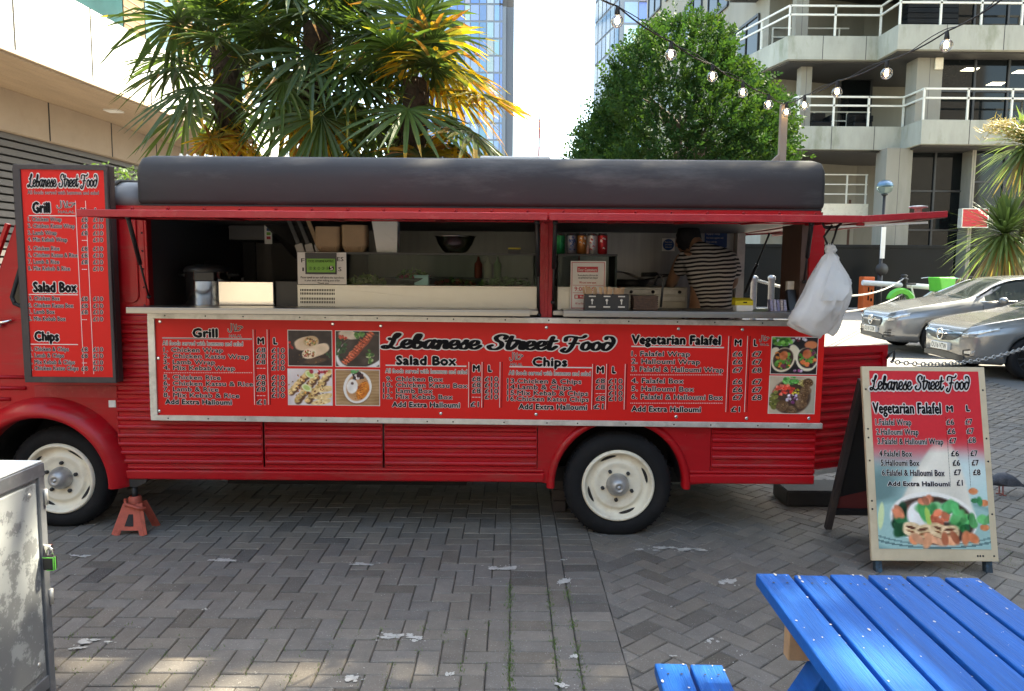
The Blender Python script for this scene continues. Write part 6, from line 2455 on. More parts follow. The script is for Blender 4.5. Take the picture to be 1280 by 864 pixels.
# hood, utensils and wall things on the left ---------------------------------------
t = thing('extractor_hood', 'dark steel extractor hood hanging over the left worktop', 'extractor hood', (-1.75, 5.9, 1.5))
q = MB()
p0, p1 = at(286, 300, 5.6), at(333, 300, 5.6)
q.box(p0.x, p1.x, 5.6, DF - .06, p0.z, 1.98)
q.build('hood_box', M['inside'], t, bevel=.006)
q = MB()
q.add([(p1.x + .02, 5.5, 1.98), (p1.x + .32, 5.5, 1.98), (p1.x + .62, 5.9, 1.45), (p1.x + .30, 6.2, 1.45), (p1.x + .02, 5.52, 1.98), (p1.x + .32, 5.52, 1.98), (p1.x + .62, 5.92, 1.45), (p1.x + .30, 6.22, 1.45)],
      [(0, 1, 2, 3), (4, 5, 6, 7), (0, 1, 5, 4), (2, 3, 7, 6), (1, 2, 6, 5), (3, 0, 4, 7)])
q.build('hood_slope', M['wallsteel'], t)
q = MB()
q.box(p0.x - .62, p0.x - .06, DF - .08, DF - .052, .6, 1.98)
q.box(p1.x - .2, p1.x + .6, DF - .08, DF - .052, .6, 1.98)
q.build('back_panel', M['inside'], t)
random.seed(2)
pb2 = Plane((0, 5.585, 0), (1, 0, 0), (0, 0, 1))


def chips(L_):
    for i, m_ in enumerate((2, 4, 3, 2)):
        rect(L_, pb2, 333.3, 280 + i * 5.2, 338.3, 283.6 + i * 5.2, .0008, m_)


sheet('colour_chart', 'small white chart with coloured squares beside the hood', 'chart', pb2, 330.5, 276, 340, 305, None, (), chips)
sheet('wall_label', 'pale paper label hanging in the dark left corner', 'label', Plane((0, 5.4, 0), (1, 0, 0), (0, 0, 1)), 202, 276, 221.5, 289, M['paper'])
for k, (px, lab) in enumerate(((366, 'leftmost of three steel utensils hanging beside the hood'), (378, 'middle of three steel utensils hanging beside the hood'), (390, 'wooden handled utensil hanging nearest the brown boxes'))):
    t = thing('spatula', lab, 'utensil', tuple(at(px, 270, 5.1)), group='utensils hanging from the ceiling')
    a_, b_ = at(px - 8, 268, 5.1), at(px + 7, 305, 5.1)
    q = MB()
    q.bar(a_, b_, .028, .008, up=(0, 1, 0))
    q.build('handle', M['black'] if k < 2 else M['kraft'], t, bevel=.003)
    c_ = at(px + 12, 322, 5.1)
    q = MB()
    q.bar(b_, c_, .05, .004, up=(0, 1, 0))
    q.build('blade', M['wallsteel'], t)

# cooking range behind the right counter --------------------------------------------
t = thing('griddle', 'steel griddle range behind the wooden cutlery holder', 'griddle', (1.0, 5.75, .53))
a, b = at(775, 370, 5.62).x, at(859, 370, 5.62).x
zg = at(815, 359, 5.62).z
q = MB()
q.box(a, b, 5.62, 6.3, .53, zg)
q.build('body', M['fridge'], t, bevel=.005)
q = MB()
for z in (zg - .035, zg - .085):
    q.box(a + .01, b - .01, 5.612, 5.622, z - .02, z + .02)
q.build('drawer_panel', M['alu'], t, bevel=.004)
q = MB()
for X in (a + .08, a + .24, b - .06):
    q.lathe([(.012, 0), (.011, .02), (0, .022)], (X, 5.612, zg - .035), 'y', 14)
q.build('knob', M['black'], t)
p = at(790, 352, 5.75)
t = thing('cooking_pan', 'long handled pan lying on the griddle in front of the man', 'pan', (p.x, p.y, zg))
q = MB()
q.lathe([(.12, 0), (.15, .05), (.145, .05), (.115, .006), (0, .006)], (p.x, p.y + .08, zg + .001), 'z', 28)
q.build('pan_body', M['iron'], t, fix=False)
h0, h1, h2 = at(842, 343.5, 5.66), at(821, 343, 5.64), at(802, 343.5, 5.62)
q = MB()
q.tube([Vector((p.x + .1, p.y + .02, zg + .05)), h0, h1], .007, 8)
q.tube([h1, h2], .017, 10, 0)
q.build('handle', M['black'], t)
p = at(775, 341, 5.9)
q = MB()
q.tube([(p.x - .08, 5.9, p.z + .015), (p.x + .04, 5.92, p.z)], .006, 8)
q.tube([(p.x + .04, 5.92, p.z), (p.x + .3, 5.95, zg + .01)], .009, 8)
tag(q.build('tongs', M['steel']), 'steel tongs lying across the back of the griddle', 'tongs')

# things on the right counter shelf --------------------------------------------------
ZS = 1.4385
t = thing('cutlery_holder', 'black slotted holder full of wooden forks on the right counter', 'cutlery holder', (at(760, 390, 4.56).x, 4.56, ZS))
a, b = at(731, 380, 4.52).x, at(786, 380, 4.52).x
zt_ = at(758, 368, 4.52).z
q = MB()
q.box(a, b, 4.52, 4.527, ZS, zt_ - .0)
q.box(a, b, 4.60, 4.607, ZS, zt_)
q.box(a, a + .006, 4.527, 4.60, ZS, zt_)
q.box(b - .006, b, 4.527, 4.60, ZS, zt_)
q.box(a, b, 4.527, 4.60, ZS, ZS + .006)
for k in (1, 2):
    X = a + (b - a) * k / 3
    q.box(X, X + .004, 4.527, 4.60, ZS, zt_)
q.build('tray', M['black'], t)
q = MB()
for k in range(3):
    X = a + (b - a) * (k + .5) / 3
    q.box(X - .003, X + .003, 4.517, 4.5205, ZS + .035, zt_ - .03)
    q.lathe([(.008, 0), (.006, .002), (0, .002)], (X, 4.5195, zt_ - .035), 'y', 10)
    q.box(X - .02, X + .02, 4.517, 4.5205, ZS + .016, ZS + .024)
    q.box(X - .02, X + .02, 4.517, 4.5205, zt_ - .016, zt_ - .009)
q.build('fork_symbol', M['alu'], t)
random.seed(12)
M['wood'] = mat('birch_wood', (.52, .34, .20), .7, var=.2, scale=14)
for k in range(24):
    g_ = k // 8
    X = a + (b - a) * (g_ + random.uniform(.15, .85)) / 3
    Yv = random.uniform(4.535, 4.59)
    ln = random.uniform(.0, .02)
    q = MB()
    q.bar((X, Yv, ZS + .01), (X + random.uniform(-.025, .025), Yv, zt_ + .03 + ln), .014, .003, up=(0, 1, 0))
    o_ = q.build('wooden_fork', M['wood'])
    tag(o_, 'wooden fork standing in the black slotted holder', 'fork', 'wooden forks in the black holder')
t = thing('wicker_box', 'small brown woven box on the counter beside the black holder', 'box', (at(807, 385, 4.56).x, 4.58, ZS))
a, b = at(792.5, 380, 4.52).x, at(822, 380, 4.52).x
zt_ = at(807, 370, 4.52).z
wk = mat('woven_brown', (.085, .05, .035), .8, var=.4, scale=60)
q = MB()
q.box(a, b, 4.52, 4.64, ZS, zt_ - .008)
for i in range(6):
    z = ZS + .005 + i * (zt_ - ZS - .01) / 6
    q.box(a - .002, b + .002, 4.517, 4.6425, z, z + (zt_ - ZS) / 9)
q.build('basket', wk, t, bevel=.002)
q = MB()
q.box(a - .003, b + .003, 4.516, 4.644, zt_ - .008, zt_)
q.build('rim', wk, t, bevel=.002)
q = MB()
q.tube([at(826, 384, 4.62), at(829, 352, 4.62), at(826, 344, 4.64), at(821, 345, 4.66), at(818, 356, 4.68)], .007, 8)
tag(q.build('tap', M['iron']), 'thin curved dark tap rising behind the woven box', 'tap')
t = thing('yellow_card_box', 'yellow and white card box on the right end of the counter', 'box', (at(932, 385, 4.6).x, 4.6, ZS))
a, b = at(916.5, 385, 4.56).x, at(941, 385, 4.56).x
zt_ = at(930, 376, 4.56).z
q = MB()
q.box(a + .02, b, 4.56, 4.64, ZS, ZS + (zt_ - ZS) * .55)
q.build('tray', M['paper'], t)
q = MB()
q.prism([(4.559, ZS + (zt_ - ZS) * .55), (4.559, zt_), (4.63, zt_ + .015), (4.641, ZS + (zt_ - ZS) * .55)], lambda u, v, d: (d, u, v), a + .012, b + .001)
q.build('lid', mat('yellow_card', (.62, .50, .02), .5), t)
q = MB()
q.box((a + b) / 2 - .0, (a + b) / 2 + .022, 4.556, 4.5592, zt_ - .014, zt_ - .007)
q.build('slot', M['ink'], t)
for k in range(5):
    px = 962 + k * 4.2
    a_ = at(px, 391, 4.62)
    q = MB()
    lean = .012
    q.prism([(a_.x, ZS), (a_.x + .016, ZS), (a_.x + .013 - lean * .4, ZS + .066), (a_.x - .002 - lean * .4, ZS + .068)], lambda u, v, d: (u, d, v), 4.60, 4.65)
    tag(q.build('leaflet', mat('leaflet_paper', [(.36, .34, .5), (.5, .48, .6), (.3, .3, .48), (.5, .42, .4), (.44, .42, .55)][k], .5, var=.5, scale=90)), 'lilac printed leaflet standing in a small bundle at the counter end', 'leaflet', 'leaflets at the counter end')
p = at(1000, 392, 4.72)
t = thing('card_reader', 'dark card reader against the right hand post', 'card reader', (p.x, 4.74, ZW))
q = MB()
q.prism([(4.70, ZW), (4.76, ZW), (4.79, ZW + .13), (4.76, ZW + .14)], lambda u, v, d: (d, u, v), p.x - .075, p.x - .005)
q.build('body', M['black'], t, bevel=.005)
q = MB()
q.box(p.x - .06, p.x - .0, 4.79, 4.83, ZW + .12, ZW + .19)
q.build('receipt_roll', M['paper'], t, bevel=.004)


# ------------------------------------------------------------------ the man
def skin(name, verts, edges, radii, m_, parent, sub=2, root=0):
    me = bpy.data.meshes.new(name)
    me.from_pydata(verts, edges, [])
    o_ = bpy.data.objects.new(name, me)
    COL.objects.link(o_)
    o_.modifiers.new('skin', 'SKIN').use_smooth_shade = True
    if not me.skin_vertices:
        me.attributes  # layer made by the modifier
    for i, r in enumerate(radii):
        sv = me.skin_vertices[0].data[i]
        sv.radius = r if hasattr(r, '__len__') else (r, r)
        sv.use_root = (i == root)
    s_ = o_.modifiers.new('sub', 'SUBSURF')
    s_.levels = s_.render_levels = sub
    dg = bpy.context.evaluated_depsgraph_get()
    m2 = bpy.data.meshes.new_from_object(o_.evaluated_get(dg))
    bpy.data.objects.remove(o_)
    m2.name = name
    m2.materials.clear()
    m2.materials.append(m_)
    for p_ in m2.polygons:
        p_.use_smooth = True
    o_ = bpy.data.objects.new(name, m2)
    COL.objects.link(o_)
    if parent:
        o_.parent = parent
        o_.matrix_parent_inverse = wm(parent).inverted()
    return o_


def stripe_mat():
    m, nt, p = new_mat('striped_jersey')
    N, L = nt.nodes.new, nt.links.new
    tc = N('ShaderNodeTexCoord')
    sx = N('ShaderNodeSeparateXYZ')
    no = N('ShaderNodeTexNoise')
    no.inputs['Scale'].default_value = 5
    L(tc.outputs['Object'], sx.inputs[0])
    L(tc.outputs['Object'], no.inputs['Vector'])
    a = N('ShaderNodeMath'); a.operation = 'MULTIPLY_ADD'
    L(no.outputs['Fac'], a.inputs[0]); a.inputs[1].default_value = .035
    L(sx.outputs['Z'], a.inputs[2])
    b = N('ShaderNodeMath'); b.operation = 'MULTIPLY_ADD'
    L(sx.outputs['X'], b.inputs[0]); b.inputs[1].default_value = -.09
    L(a.outputs[0], b.inputs[2])
    c = N('ShaderNodeMath'); c.operation = 'MULTIPLY'
    L(b.outputs[0], c.inputs[0]); c.inputs[1].default_value = 1 / .0285
    d = N('ShaderNodeMath'); d.operation = 'FRACT'
    L(c.outputs[0], d.inputs[0])
    e = N('ShaderNodeMath'); e.operation = 'GREATER_THAN'
    L(d.outputs[0], e.inputs[0]); e.inputs[1].default_value = .5
    mx = N('ShaderNodeMix'); mx.data_type = 'RGBA'
    mx.inputs[6].default_value = (.022, .02, .024, 1)
    mx.inputs[7].default_value = (.60, .56, .55, 1)
    L(e.outputs[0], mx.inputs[0])
    L(mx.outputs[2], p.inputs['Base Color'])
    p.inputs['Roughness'].default_value = .9
    nb = N('ShaderNodeTexNoise')
    nb.inputs['Scale'].default_value = 9
    L(tc.outputs['Object'], nb.inputs['Vector'])
    bp = N('ShaderNodeBump')
    bp.inputs['Strength'].default_value = .6
    bp.inputs['Distance'].default_value = .02
    L(nb.outputs['Fac'], bp.inputs['Height'])
    L(bp.outputs[0], p.inputs['Normal'])
    return m


M['skin'] = mat('skin', (.36, .20, .13), .5, var=.08, scale=10)
man = thing('person', 'man in a black and white striped T shirt bending over the griddle', 'person', (1.40, 5.5, .53))
PX, PY = 1.415, 5.40
bv = [(PX, PY, 1.32), (PX - .01, PY + .01, 1.52), (PX - .02, PY + .05, 1.70), (PX - .06, PY + .12, 1.82), (PX - .09, PY + .19, 1.885), (PX - .10, PY + .24, 1.935),
      (PX - .20, PY + .10, 1.79), (PX - .245, PY + .20, 1.585), (PX - .22, PY + .42, 1.56), (PX - .20, PY + .47, 1.555),
      (PX + .16, PY + .10, 1.775), (PX + .215, PY + .22, 1.57), (PX + .08, PY + .44, 1.54), (PX + .04, PY + .49, 1.53),
      (PX - .095, PY, 1.24), (PX - .11, PY + .02, .95), (PX - .11, PY - .01, .60), (PX - .11, PY + .1, .565),
      (PX + .095, PY, 1.24), (PX + .11, PY + .02, .95), (PX + .11, PY - .01, .60), (PX + .11, PY + .1, .565)]
be = [(0, 1), (1, 2), (2, 3), (3, 4), (4, 5), (2, 6), (6, 7), (7, 8), (8, 9), (2, 10), (10, 11), (11, 12), (12, 13), (0, 14), (14, 15), (15, 16), (16, 17), (0, 18), (18, 19), (19, 20), (20, 21)]
br = [(.13, .10), (.12, .09), (.10, .07), (.06, .05), (.052, .052), (.05, .05), (.045, .045), (.045, .045), (.03, .03), (.022, .03), (.045, .045), (.04, .04), (.03, .03), (.022, .03),
      (.09, .09), (.065, .065), (.045, .045), (.035, .045), (.09, .09), (.065, .065), (.045, .045), (.035, .045)]
body = skin('body', bv, be, br, M['skin'], man)
hd = MB()
hc_ = Vector((PX - .125, PY + .265, 1.895))
hd.sphere(hc_, (.078, .092, .105), 20, 14)
hd.sphere(hc_ + Vector((-.015, .088, -.03)), (.016, .022, .022), 8, 6)
for s_ in (-1, 1):
    hd.sphere(hc_ + Vector((s_ * .078, .0, -.015)), (.012, .022, .032), 10, 6)
    hd.sphere(hc_ + Vector((s_ * .032, .086, .005)), (.013, .008, .008), 8, 6)
hd.tube([hc_ + Vector((0, -.02, -.06)), Vector((PX - .10, PY + .23, 1.85))], [.055, .06], 12)
hd.build('head', M['skin'], man, fix=False)
hr = MB()
random.seed(8)
hr.sphere(hc_ + Vector((.004, -.016, .020)), (.094, .100, .105), 22, 14)
hv = hr.v
hr.v = [(x + random.gauss(0, .004), y + random.gauss(0, .004), max(z, hc_.z - (.082 if y < hc_.y + .02 else .03)) + random.gauss(0, .004)) for x, y, z in hv]
hr.build('hair', mat('black_hair', (.010, .009, .010), .75, var=.3, scale=60, bump=.5, bscale=80), man, fix=False)
for s_, wr in ((-1, Vector(bv[9])), (1, Vector(bv[13]))):
    hm = MB()
    pal = wr + Vector((.0, .05, -.01))
    hm.sphere(pal, (.038, .05, .018), 12, 8)
    for k in range(4):
        o0 = pal + Vector(((k - 1.5) * .019, .04, 0))
        l_ = (.055, .065, .06, .048)[k]
        hm.tube([o0, o0 + Vector((0, l_ * .5, -.008)), o0 + Vector((0, l_ * .8, -.028)), o0 + Vector((0, l_ * .75, -.045))], [.0095, .009, .008, .006], 8)
    o0 = pal + Vector((-s_ * .034, .0, 0))
    hm.tube([o0, o0 + Vector((-s_ * .022, .025, -.006)), o0 + Vector((-s_ * .018, .05, -.02))], [.011, .0105, .008], 8)
    hm.build('hand', M['skin'], man, fix=False)
sv_ = [(PX + .03, PY, 1.26), (PX + .02, PY, 1.36), (PX, PY + .01, 1.54), (PX - .02, PY + .05, 1.70), (PX - .06, PY + .115, 1.815), (PX - .085, PY + .17, 1.86), (PX - .175, PY + .10, 1.755), (PX - .225, PY + .17, 1.64), (PX + .15, PY + .10, 1.745), (PX + .20, PY + .18, 1.63)]
se_ = [(0, 1), (1, 2), (2, 3), (3, 4), (4, 5), (3, 6), (6, 7), (3, 8), (8, 9)]
sr_ = [(.186, .145), (.182, .14), (.176, .135), (.150, .118), (.088, .085), (.064, .062), (.078, .078), (.07, .07), (.078, .078), (.07, .07)]
skin('shirt', sv_, se_, sr_, stripe_mat(), man)
tv = [bv[0], bv[14], bv[15], (PX - .11, PY, .62), bv[18], bv[19], (PX + .11, PY, .62)]
skin('trousers', tv, [(0, 1), (1, 2), (2, 3), (0, 4), (4, 5), (5, 6)], [(.17, .13), (.115, .115), (.085, .085), (.075, .075), (.115, .115), (.085, .085), (.075, .075)], mat('dark_denim', (.02, .022, .035), .9), man)
for s_ in (-.11, .11):
    q = MB()
    q.loft([[(PX + s_ + .045 * k * math.cos(a), PY + .05 + .13 * k * math.sin(a), z) for a in np.linspace(0, 6.28, 17)[:-1]] for k, z in ((1, .531), (1, .56), (.9, .59), (.6, .62))])
    q.build('shoe', M['black'], man)

# squeeze bottles and a tub on the far shelf
for k, (px, c) in enumerate(((598, (.5, .08, .05)), (610, (.55, .5, .4)), (622, (.12, .25, .08)))):
    p = at(px, 312, 5.9)
    q = MB()
    q.lathe([(.028, 0), (.03, .01), (.03, .11), (.014, .13), (.006, .165), (0, .166)], (p.x, 5.9, ZW + .18), 'z', 16)
    tag(q.build('squeeze_bottle', mat('squeeze_plastic', c, .4, var=.05), fix=False), ('red', 'cream', 'green')[k] + ' squeeze bottle on the shelf behind the salad display', 'bottle', 'squeeze bottles behind the display')
t = thing('wall_shelf', 'steel wall shelf behind the salad display carrying squeeze bottles', 'shelf', (at(560, 330, 5.95).x, 5.95, ZW + .17))
q = MB()
q.box(at(440, 330, 5.95).x, at(660, 330, 5.95).x, 5.8, DF - .05, ZW + .165, ZW + .179)
q.build('shelf_board', M['wallsteel'], t, bevel=.002)
for px in (450, 650):
    q = MB()
    X = at(px, 330, 5.95).x
    q.prism([(5.85, ZW + .165), (DF - .05, ZW + .165), (DF - .05, ZW + .02)], lambda a, b, d: (d, a, b), X - .006, X + .006)
    q.build('bracket', M['wallsteel'], t)

# ================================================================== AROUND THE TRUCK
M['bluepaint'] = mat('chipped_blue_paint', (.005, .095, .36), .5, var=.28, scale=4, stretch=(9, .5, 1), dirt=(.03, .15, .42), dirt_amt=.35, dirt_scale=13, bump=.35, bscale=30, spec=.22)
M['chip'] = mat('bare_wood_chip', (.55, .50, .46), .8, var=.2)
M['barewood'] = mat('bare_sawn_wood', (.45, .27, .13), .7, var=.2, scale=12)

# picnic table -------------------------------------------------------------------
TX, TY, TZ = 0.755, 2.30, .73
tb = thing('picnic_table', 'blue painted wooden picnic table with bench seats', 'picnic table', (TX + .35, TY - .8, 0), R(-1.5))
random.seed(21)
LT = 1.75


def plank(name, x0, w_, z, y1, y0, th=.038):
    q = MB()
    dx = random.uniform(-.002, .002)
    yj = random.uniform(-.006, .012)
    q.box(x0 + dx - TX - .35, x0 + w_ + dx - TX - .35, y0 - TY + .8, y1 + yj - TY + .8, z - th, z + random.uniform(-.002, .002))
    ch = q
    for k in range(22):
        X = x0 - TX - .35 + random.uniform(.008, w_ - .008)
        Yv = random.uniform(y0, y1) - TY + .8
        if random.random() < .4:
            Yv = y1 - TY + .8 - random.random() ** 2 * .5
        n = random.randint(6, 9)
        r_ = random.choice((.001, .0015, .002, .0042)) * random.uniform(.8, 1.2)
        if random.random() < .3:
            X = x0 - TX - .35 + random.choice((.006, w_ - .006))
        e = random.uniform(1, 2.5)
        ch.add([(X + r_ * math.cos(a) * random.uniform(.6, 1.1), Yv + r_ * e * math.sin(a) * random.uniform(.6, 1.1), z + .0028) for a in np.linspace(0, 6.28, n + 1)[:-1]], [tuple(range(n))], 1)
    for yy in (y1 - .07, y1 - .9):
        for s_ in (.3, .7):
            X = x0 + w_ * s_ - TX - .35
            ch.add([(X + .004 * math.cos(a), yy - TY + .8 + .004 * math.sin(a), z + .0030) for a in np.linspace(0, 6.28, 9)[:-1]], [tuple(range(8))], 2)
    return q.build(name, [M['bluepaint'], M['chip'], M['iron']], tb, bevel=.005, local=True)


for i in range(6):
    plank('plank', TX + i * .1165, .103, TZ, TY, TY - LT)
for X in (TX - .312, TX - .198, TX + .80, TX + .914):
    plank('seat_plank', X, .103, .43, TY, TY - LT)
ox, oy = TX + .35, TY - .8
for Yv in (TY - .32, TY - LT + .32):
    for s_ in (-1, 1):
        q = MB()
        q.bar((s_ * .20, Yv - oy, TZ - .04), (s_ * .60, Yv - oy, 0.0), .045, .10, up=(0, 1, 0))
        q.build('leg', M['bluepaint'], tb, bevel=.004, local=True)
    q = MB()
    q.box(-.345, .345, Yv - oy + .024, Yv - oy + .066, TZ - .128, TZ - .04)
    q.build('top_bearer', M['barewood'], tb, bevel=.003, local=True)
    q = MB()
    q.box(-.66, .66, Yv - oy + .024, Yv - oy + .066, .30, .391)
    q.build('seat_bearer', M['bluepaint'], tb, bevel=.003, local=True)

# metal cabinet on the left -----------------------------------------------------------
M['flaked'] = mat('flaked_silver', (.56, .58, .59), .5, metal=.2, var=.12, scale=7, dirt=(.17, .18, .19), dirt_amt=.95, dirt_scale=4.2, bump=.12, bscale=22)
M['paletop'] = mat('pale_worn_lid', (.60, .62, .62), .45, var=.08, dirt=(.35, .36, .36), dirt_amt=.5, dirt_scale=8)
_m, nt, pb6 = new_mat('flaked_silver_paint')
_N, _L = nt.nodes.new, nt.links.new
_tc = _N('ShaderNodeTexCoord'); _n1 = _N('ShaderNodeTexNoise'); _n2 = _N('ShaderNodeTexNoise'); _sx = _N('ShaderNodeSeparateXYZ')
_n1.inputs['Scale'].default_value = 12; _n1.inputs['Detail'].default_value = 12; _n1.inputs['Roughness'].default_value = .72
_n2.inputs['Scale'].default_value = 60; _n2.inputs['Detail'].default_value = 4
for _q in (_n1, _n2, _sx):
    _L(_tc.outputs['Object'], _q.inputs[0])
_a = _N('ShaderNodeMath'); _a.operation = 'MULTIPLY_ADD'; _a.inputs[1].default_value = -.24
_L(_sx.outputs['Z'], _a.inputs[0]); _L(_n1.outputs['Fac'], _a.inputs[2])
_r = _N('ShaderNodeMapRange'); _r.inputs['From Min'].default_value = .345; _r.inputs['From Max'].default_value = .40
_L(_a.outputs[0], _r.inputs['Value'])
_r2 = _N('ShaderNodeMapRange'); _r2.inputs['From Min'].default_value = .66; _r2.inputs['From Max'].default_value = .70
_L(_n2.outputs['Fac'], _r2.inputs['Value'])
_sb = _N('ShaderNodeMath'); _sb.operation = 'SUBTRACT'; _sb.use_clamp = True
_L(_r.outputs[0], _sb.inputs[0]); _L(_r2.outputs[0], _sb.inputs[1])
_mx = _N('ShaderNodeMix'); _mx.data_type = 'RGBA'; _mx.inputs[6].default_value = (.40, .42, .43, 1); _mx.inputs[7].default_value = (.21, .22, .23, 1)
_L(_sb.outputs[0], _mx.inputs[0]); _L(_mx.outputs[2], pb6.inputs['Base Color'])
pb6.inputs['Roughness'].default_value = .5
M['flaked'] = _m
cbx, cby0, cby1, cbz = -1.758, 1.75, 2.80, .95
cb = thing('metal_cabinet', 'scratched silver metal cabinet cut by the left edge of the photo', 'cabinet', (cbx - .5, 2.3, 0))
q = MB()
q.box(cbx - 1.0, cbx - .012, cby0, cby1 - .012, .10, cbz - .03)
q.build('body', M['flaked'], cb, bevel=.006)
q = MB()
q.box(cbx - 1.0, cbx - .004, cby0 - .01, cby1 - .004, cbz - .006, cbz)
q.build('lid', M['paletop'], cb, bevel=.002)
q = MB()
q.box(cbx - .035, cbx, cby0 - .012, cby1, cbz - .055, cbz - .008)
q.box(cbx - 1.0, cbx - .035, cby1 - .035, cby1, cbz - .055, cbz - .008)
q.box(cbx - .035, cbx, cby1 - .035, cby1, .0, cbz - .055)
q.box(cbx - .03, cbx - .002, cby0 - .012, cby1 - .035, .07, .12)
q.build('edge_frame', mat('grey_angle_iron', (.20, .21, .23), .45, metal=.4, var=.15, dirt=(.4, .4, .4), dirt_amt=.5, dirt_scale=12), cb, bevel=.003)
q = MB()
q.box(cbx - .0115, cbx - .004, cby0, cby1 - .05, .145, cbz - .075)
dr_ = q.build('door', M['flaked'], cb, bevel=.004)
q = MB()
for Yv in (cby1 - .09, cby1 - .55):
    for z in (.19, cbz - .11):
        q.lathe([(.009, 0), (.008, .003), (0, .004)], (cbx - .004, Yv, z), 'x', 10)
q.build('rivet', M['alu'], dr_)
for yy in (cby1 - .06, cby0 + .06):
    q = MB()
    q.box(cbx - .12, cbx - .02, yy - .05, yy + .05, 0, .075)
    q.build('foot', M['rubber'], cb, bevel=.006)
for z in (.42, cbz - .14):
    q = MB()
    q.tube([(cbx + .004, cby1 - .006, z - .03), (cbx + .004, cby1 - .006, z + .03)], .008, 8)
    q.build('hinge', M['alu'], cb)
p = at(72, 690, cby1 - .02)
q = MB()
q.box(cbx - .01, cbx + .028, cby1 - .03, cby1 - .015, p.z + .01, p.z + .03)
q.build('hasp', M['chrome'], cb, bevel=.002)
t = thing('padlock', 'black padlock with a green edge hanging from the cabinet hasp', 'padlock', tuple(p))
q = MB()
q.box(cbx + .004, cbx + .048, cby1 - .05, cby1 - .025, p.z - .062, p.z - .008)
q.build('lock_body', M['black'], t, bevel=.006)
q = MB()
q.tube([(cbx + .006, cby1 - .051, p.z - .012), (cbx + .046, cby1 - .051, p.z - .012), (cbx + .046, cby1 - .051, p.z - .06), (cbx + .02, cby1 - .051, p.z - .06)], .0026, 6)
q.box(cbx + .0475, cbx + .0495, cby1 - .046, cby1 - .040, p.z - .060, p.z - .010)
q.build('lock_edge', mat('lime_plastic', (.12, .45, .08), .4), t, bevel=.002)
q = MB()
q.tube([(cbx + .014, cby1 - .037, p.z - .01), (cbx + .014, cby1 - .037, p.z + .015), (cbx + .026, cby1 - .037, p.z + .026), (cbx + .038, cby1 - .037, p.z + .015), (cbx + .038, cby1 - .037, p.z - .01)], .0045, 8)
q.build('shackle', M['chrome'], t)

# jack stand ----------------------------------------------------------------------------
J = Vector((-2.385, 4.70, 0))
jk = thing('axle_stand', 'rusty red axle stand under the truck behind the front wheel', 'axle stand', J)
for s_ in (-1, 1):
    for d_ in (-1, 1):
        q = MB()
        a0, a1 = J + Vector((s_ * .088, d_ * .09, 0)), J + Vector((s_ * .035, d_ * .03, .185))
        q.bar(a0, a1, .05, .005, up=(0, 1, 0) if True else (0, 0, 1))
        q.build('leg', M['jackred'], jk)
q = MB()
q.prism([(-.095, .0), (-.07, .0), (-.06, .03), (.06, .03), (.07, .0), (.095, .0), (.032, .19), (-.032, .19)], lambda a, b, d: (J.x + a, J.y - .095 + b * .33 + d, b), 0, .006)
q.build('front_plate', M['jackred'], jk)
q = MB()
q.prism([(-.03, .055), (.025, .055), (.015, .125), (-.012, .125)], lambda a, b, d: (J.x + a - .004, J.y - .0985 + b * .33 + d, b), 0, .003)
q.build('cut_out', M['under'], jk)
q = MB()
q.lathe([(.042, 0), (.042, .035), (.03, .05)], (J.x, J.y, .18), 'z', 20)
q.tube([J + Vector((-.045, -.03, .215)), J + Vector((-.03, -.06, .19)), J + Vector((.05, -.06, .165)), J + Vector((.085, -.04, .16))], .011, 8)
q.build('collar', M['jackred'], jk)
q = MB()
q.tube([J + Vector((0, 0, .2)), J + Vector((0, 0, .3))], .018, 10)
q.build('post', M['iron'], jk)
q = MB()
q.prism([(-.05, .345), (-.05, .32), (-.02, .295), (.03, .295), (.08, .32), (.1, .345)], lambda a, b, d: (J.x + a, J.y + d, b), -.03, .03)
q.build('saddle', M['iron'], jk)
# stacked blocks and long dark box below the body
p = atz(698, 640, 0)
for k, lab in enumerate(('dark wooden block on the ground behind the rear wheel arch, lowest of its stack', 'dark wooden block in the middle of the stack by the rear wheel', 'topmost dark wooden block of the stack by the rear wheel')):
    q = MB()
    q.box(p.x - .045 + random.uniform(-.005, .005), p.x + .05, p.y, p.y + .2, .001 + k * .079, .077 + k * .079)
    tag(q.build('support_block', M['darkwood'], bevel=.006), lab, 'wood block', 'blocks stacked by the rear wheel')
t = thing('step_box', 'long dark plastic step lying under the rear end of the truck', 'step', tuple(atz(1015, 636, 0)))
a, b = atz(992, 634, 0), atz(1040, 636, 0)
q = MB()
q.box(a.x - .05, b.x + .25, a.y, a.y + .3, .002, .115)
q.build('body', M['black'], t, bevel=.012)
q = MB()
q.box(a.x - .045, b.x + .245, a.y + .005, a.y + .295, .1145, .119)
q.build('tread', M['rubber'], t)

# white carrier bag ------------------------------------------------------------------------
BY = 4.10
bagm, nt, pb3 = new_mat('white_polythene')
pb3.inputs['Base Color'].default_value = (.88, .88, .87, 1)
pb3.inputs['Roughness'].default_value = .42
nz_ = nt.nodes.new('ShaderNodeTexNoise'); nz_.inputs['Scale'].default_value = 11; nz_.inputs['Detail'].default_value = 6
tcn = nt.nodes.new('ShaderNodeTexCoord'); nt.links.new(tcn.outputs['Object'], nz_.inputs['Vector'])
bpn = nt.nodes.new('ShaderNodeBump'); bpn.inputs['Strength'].default_value = .5; bpn.inputs['Distance'].default_value = .03
nt.links.new(nz_.outputs['Fac'], bpn.inputs['Height']); nt.links.new(bpn.outputs[0], pb3.inputs['Normal'])
trn = nt.nodes.new('ShaderNodeBsdfTranslucent'); trn.inputs['Color'].default_value = (.9, .9, .88, 1)
msn = nt.nodes.new('ShaderNodeMixShader'); msn.inputs[0].default_value = .5
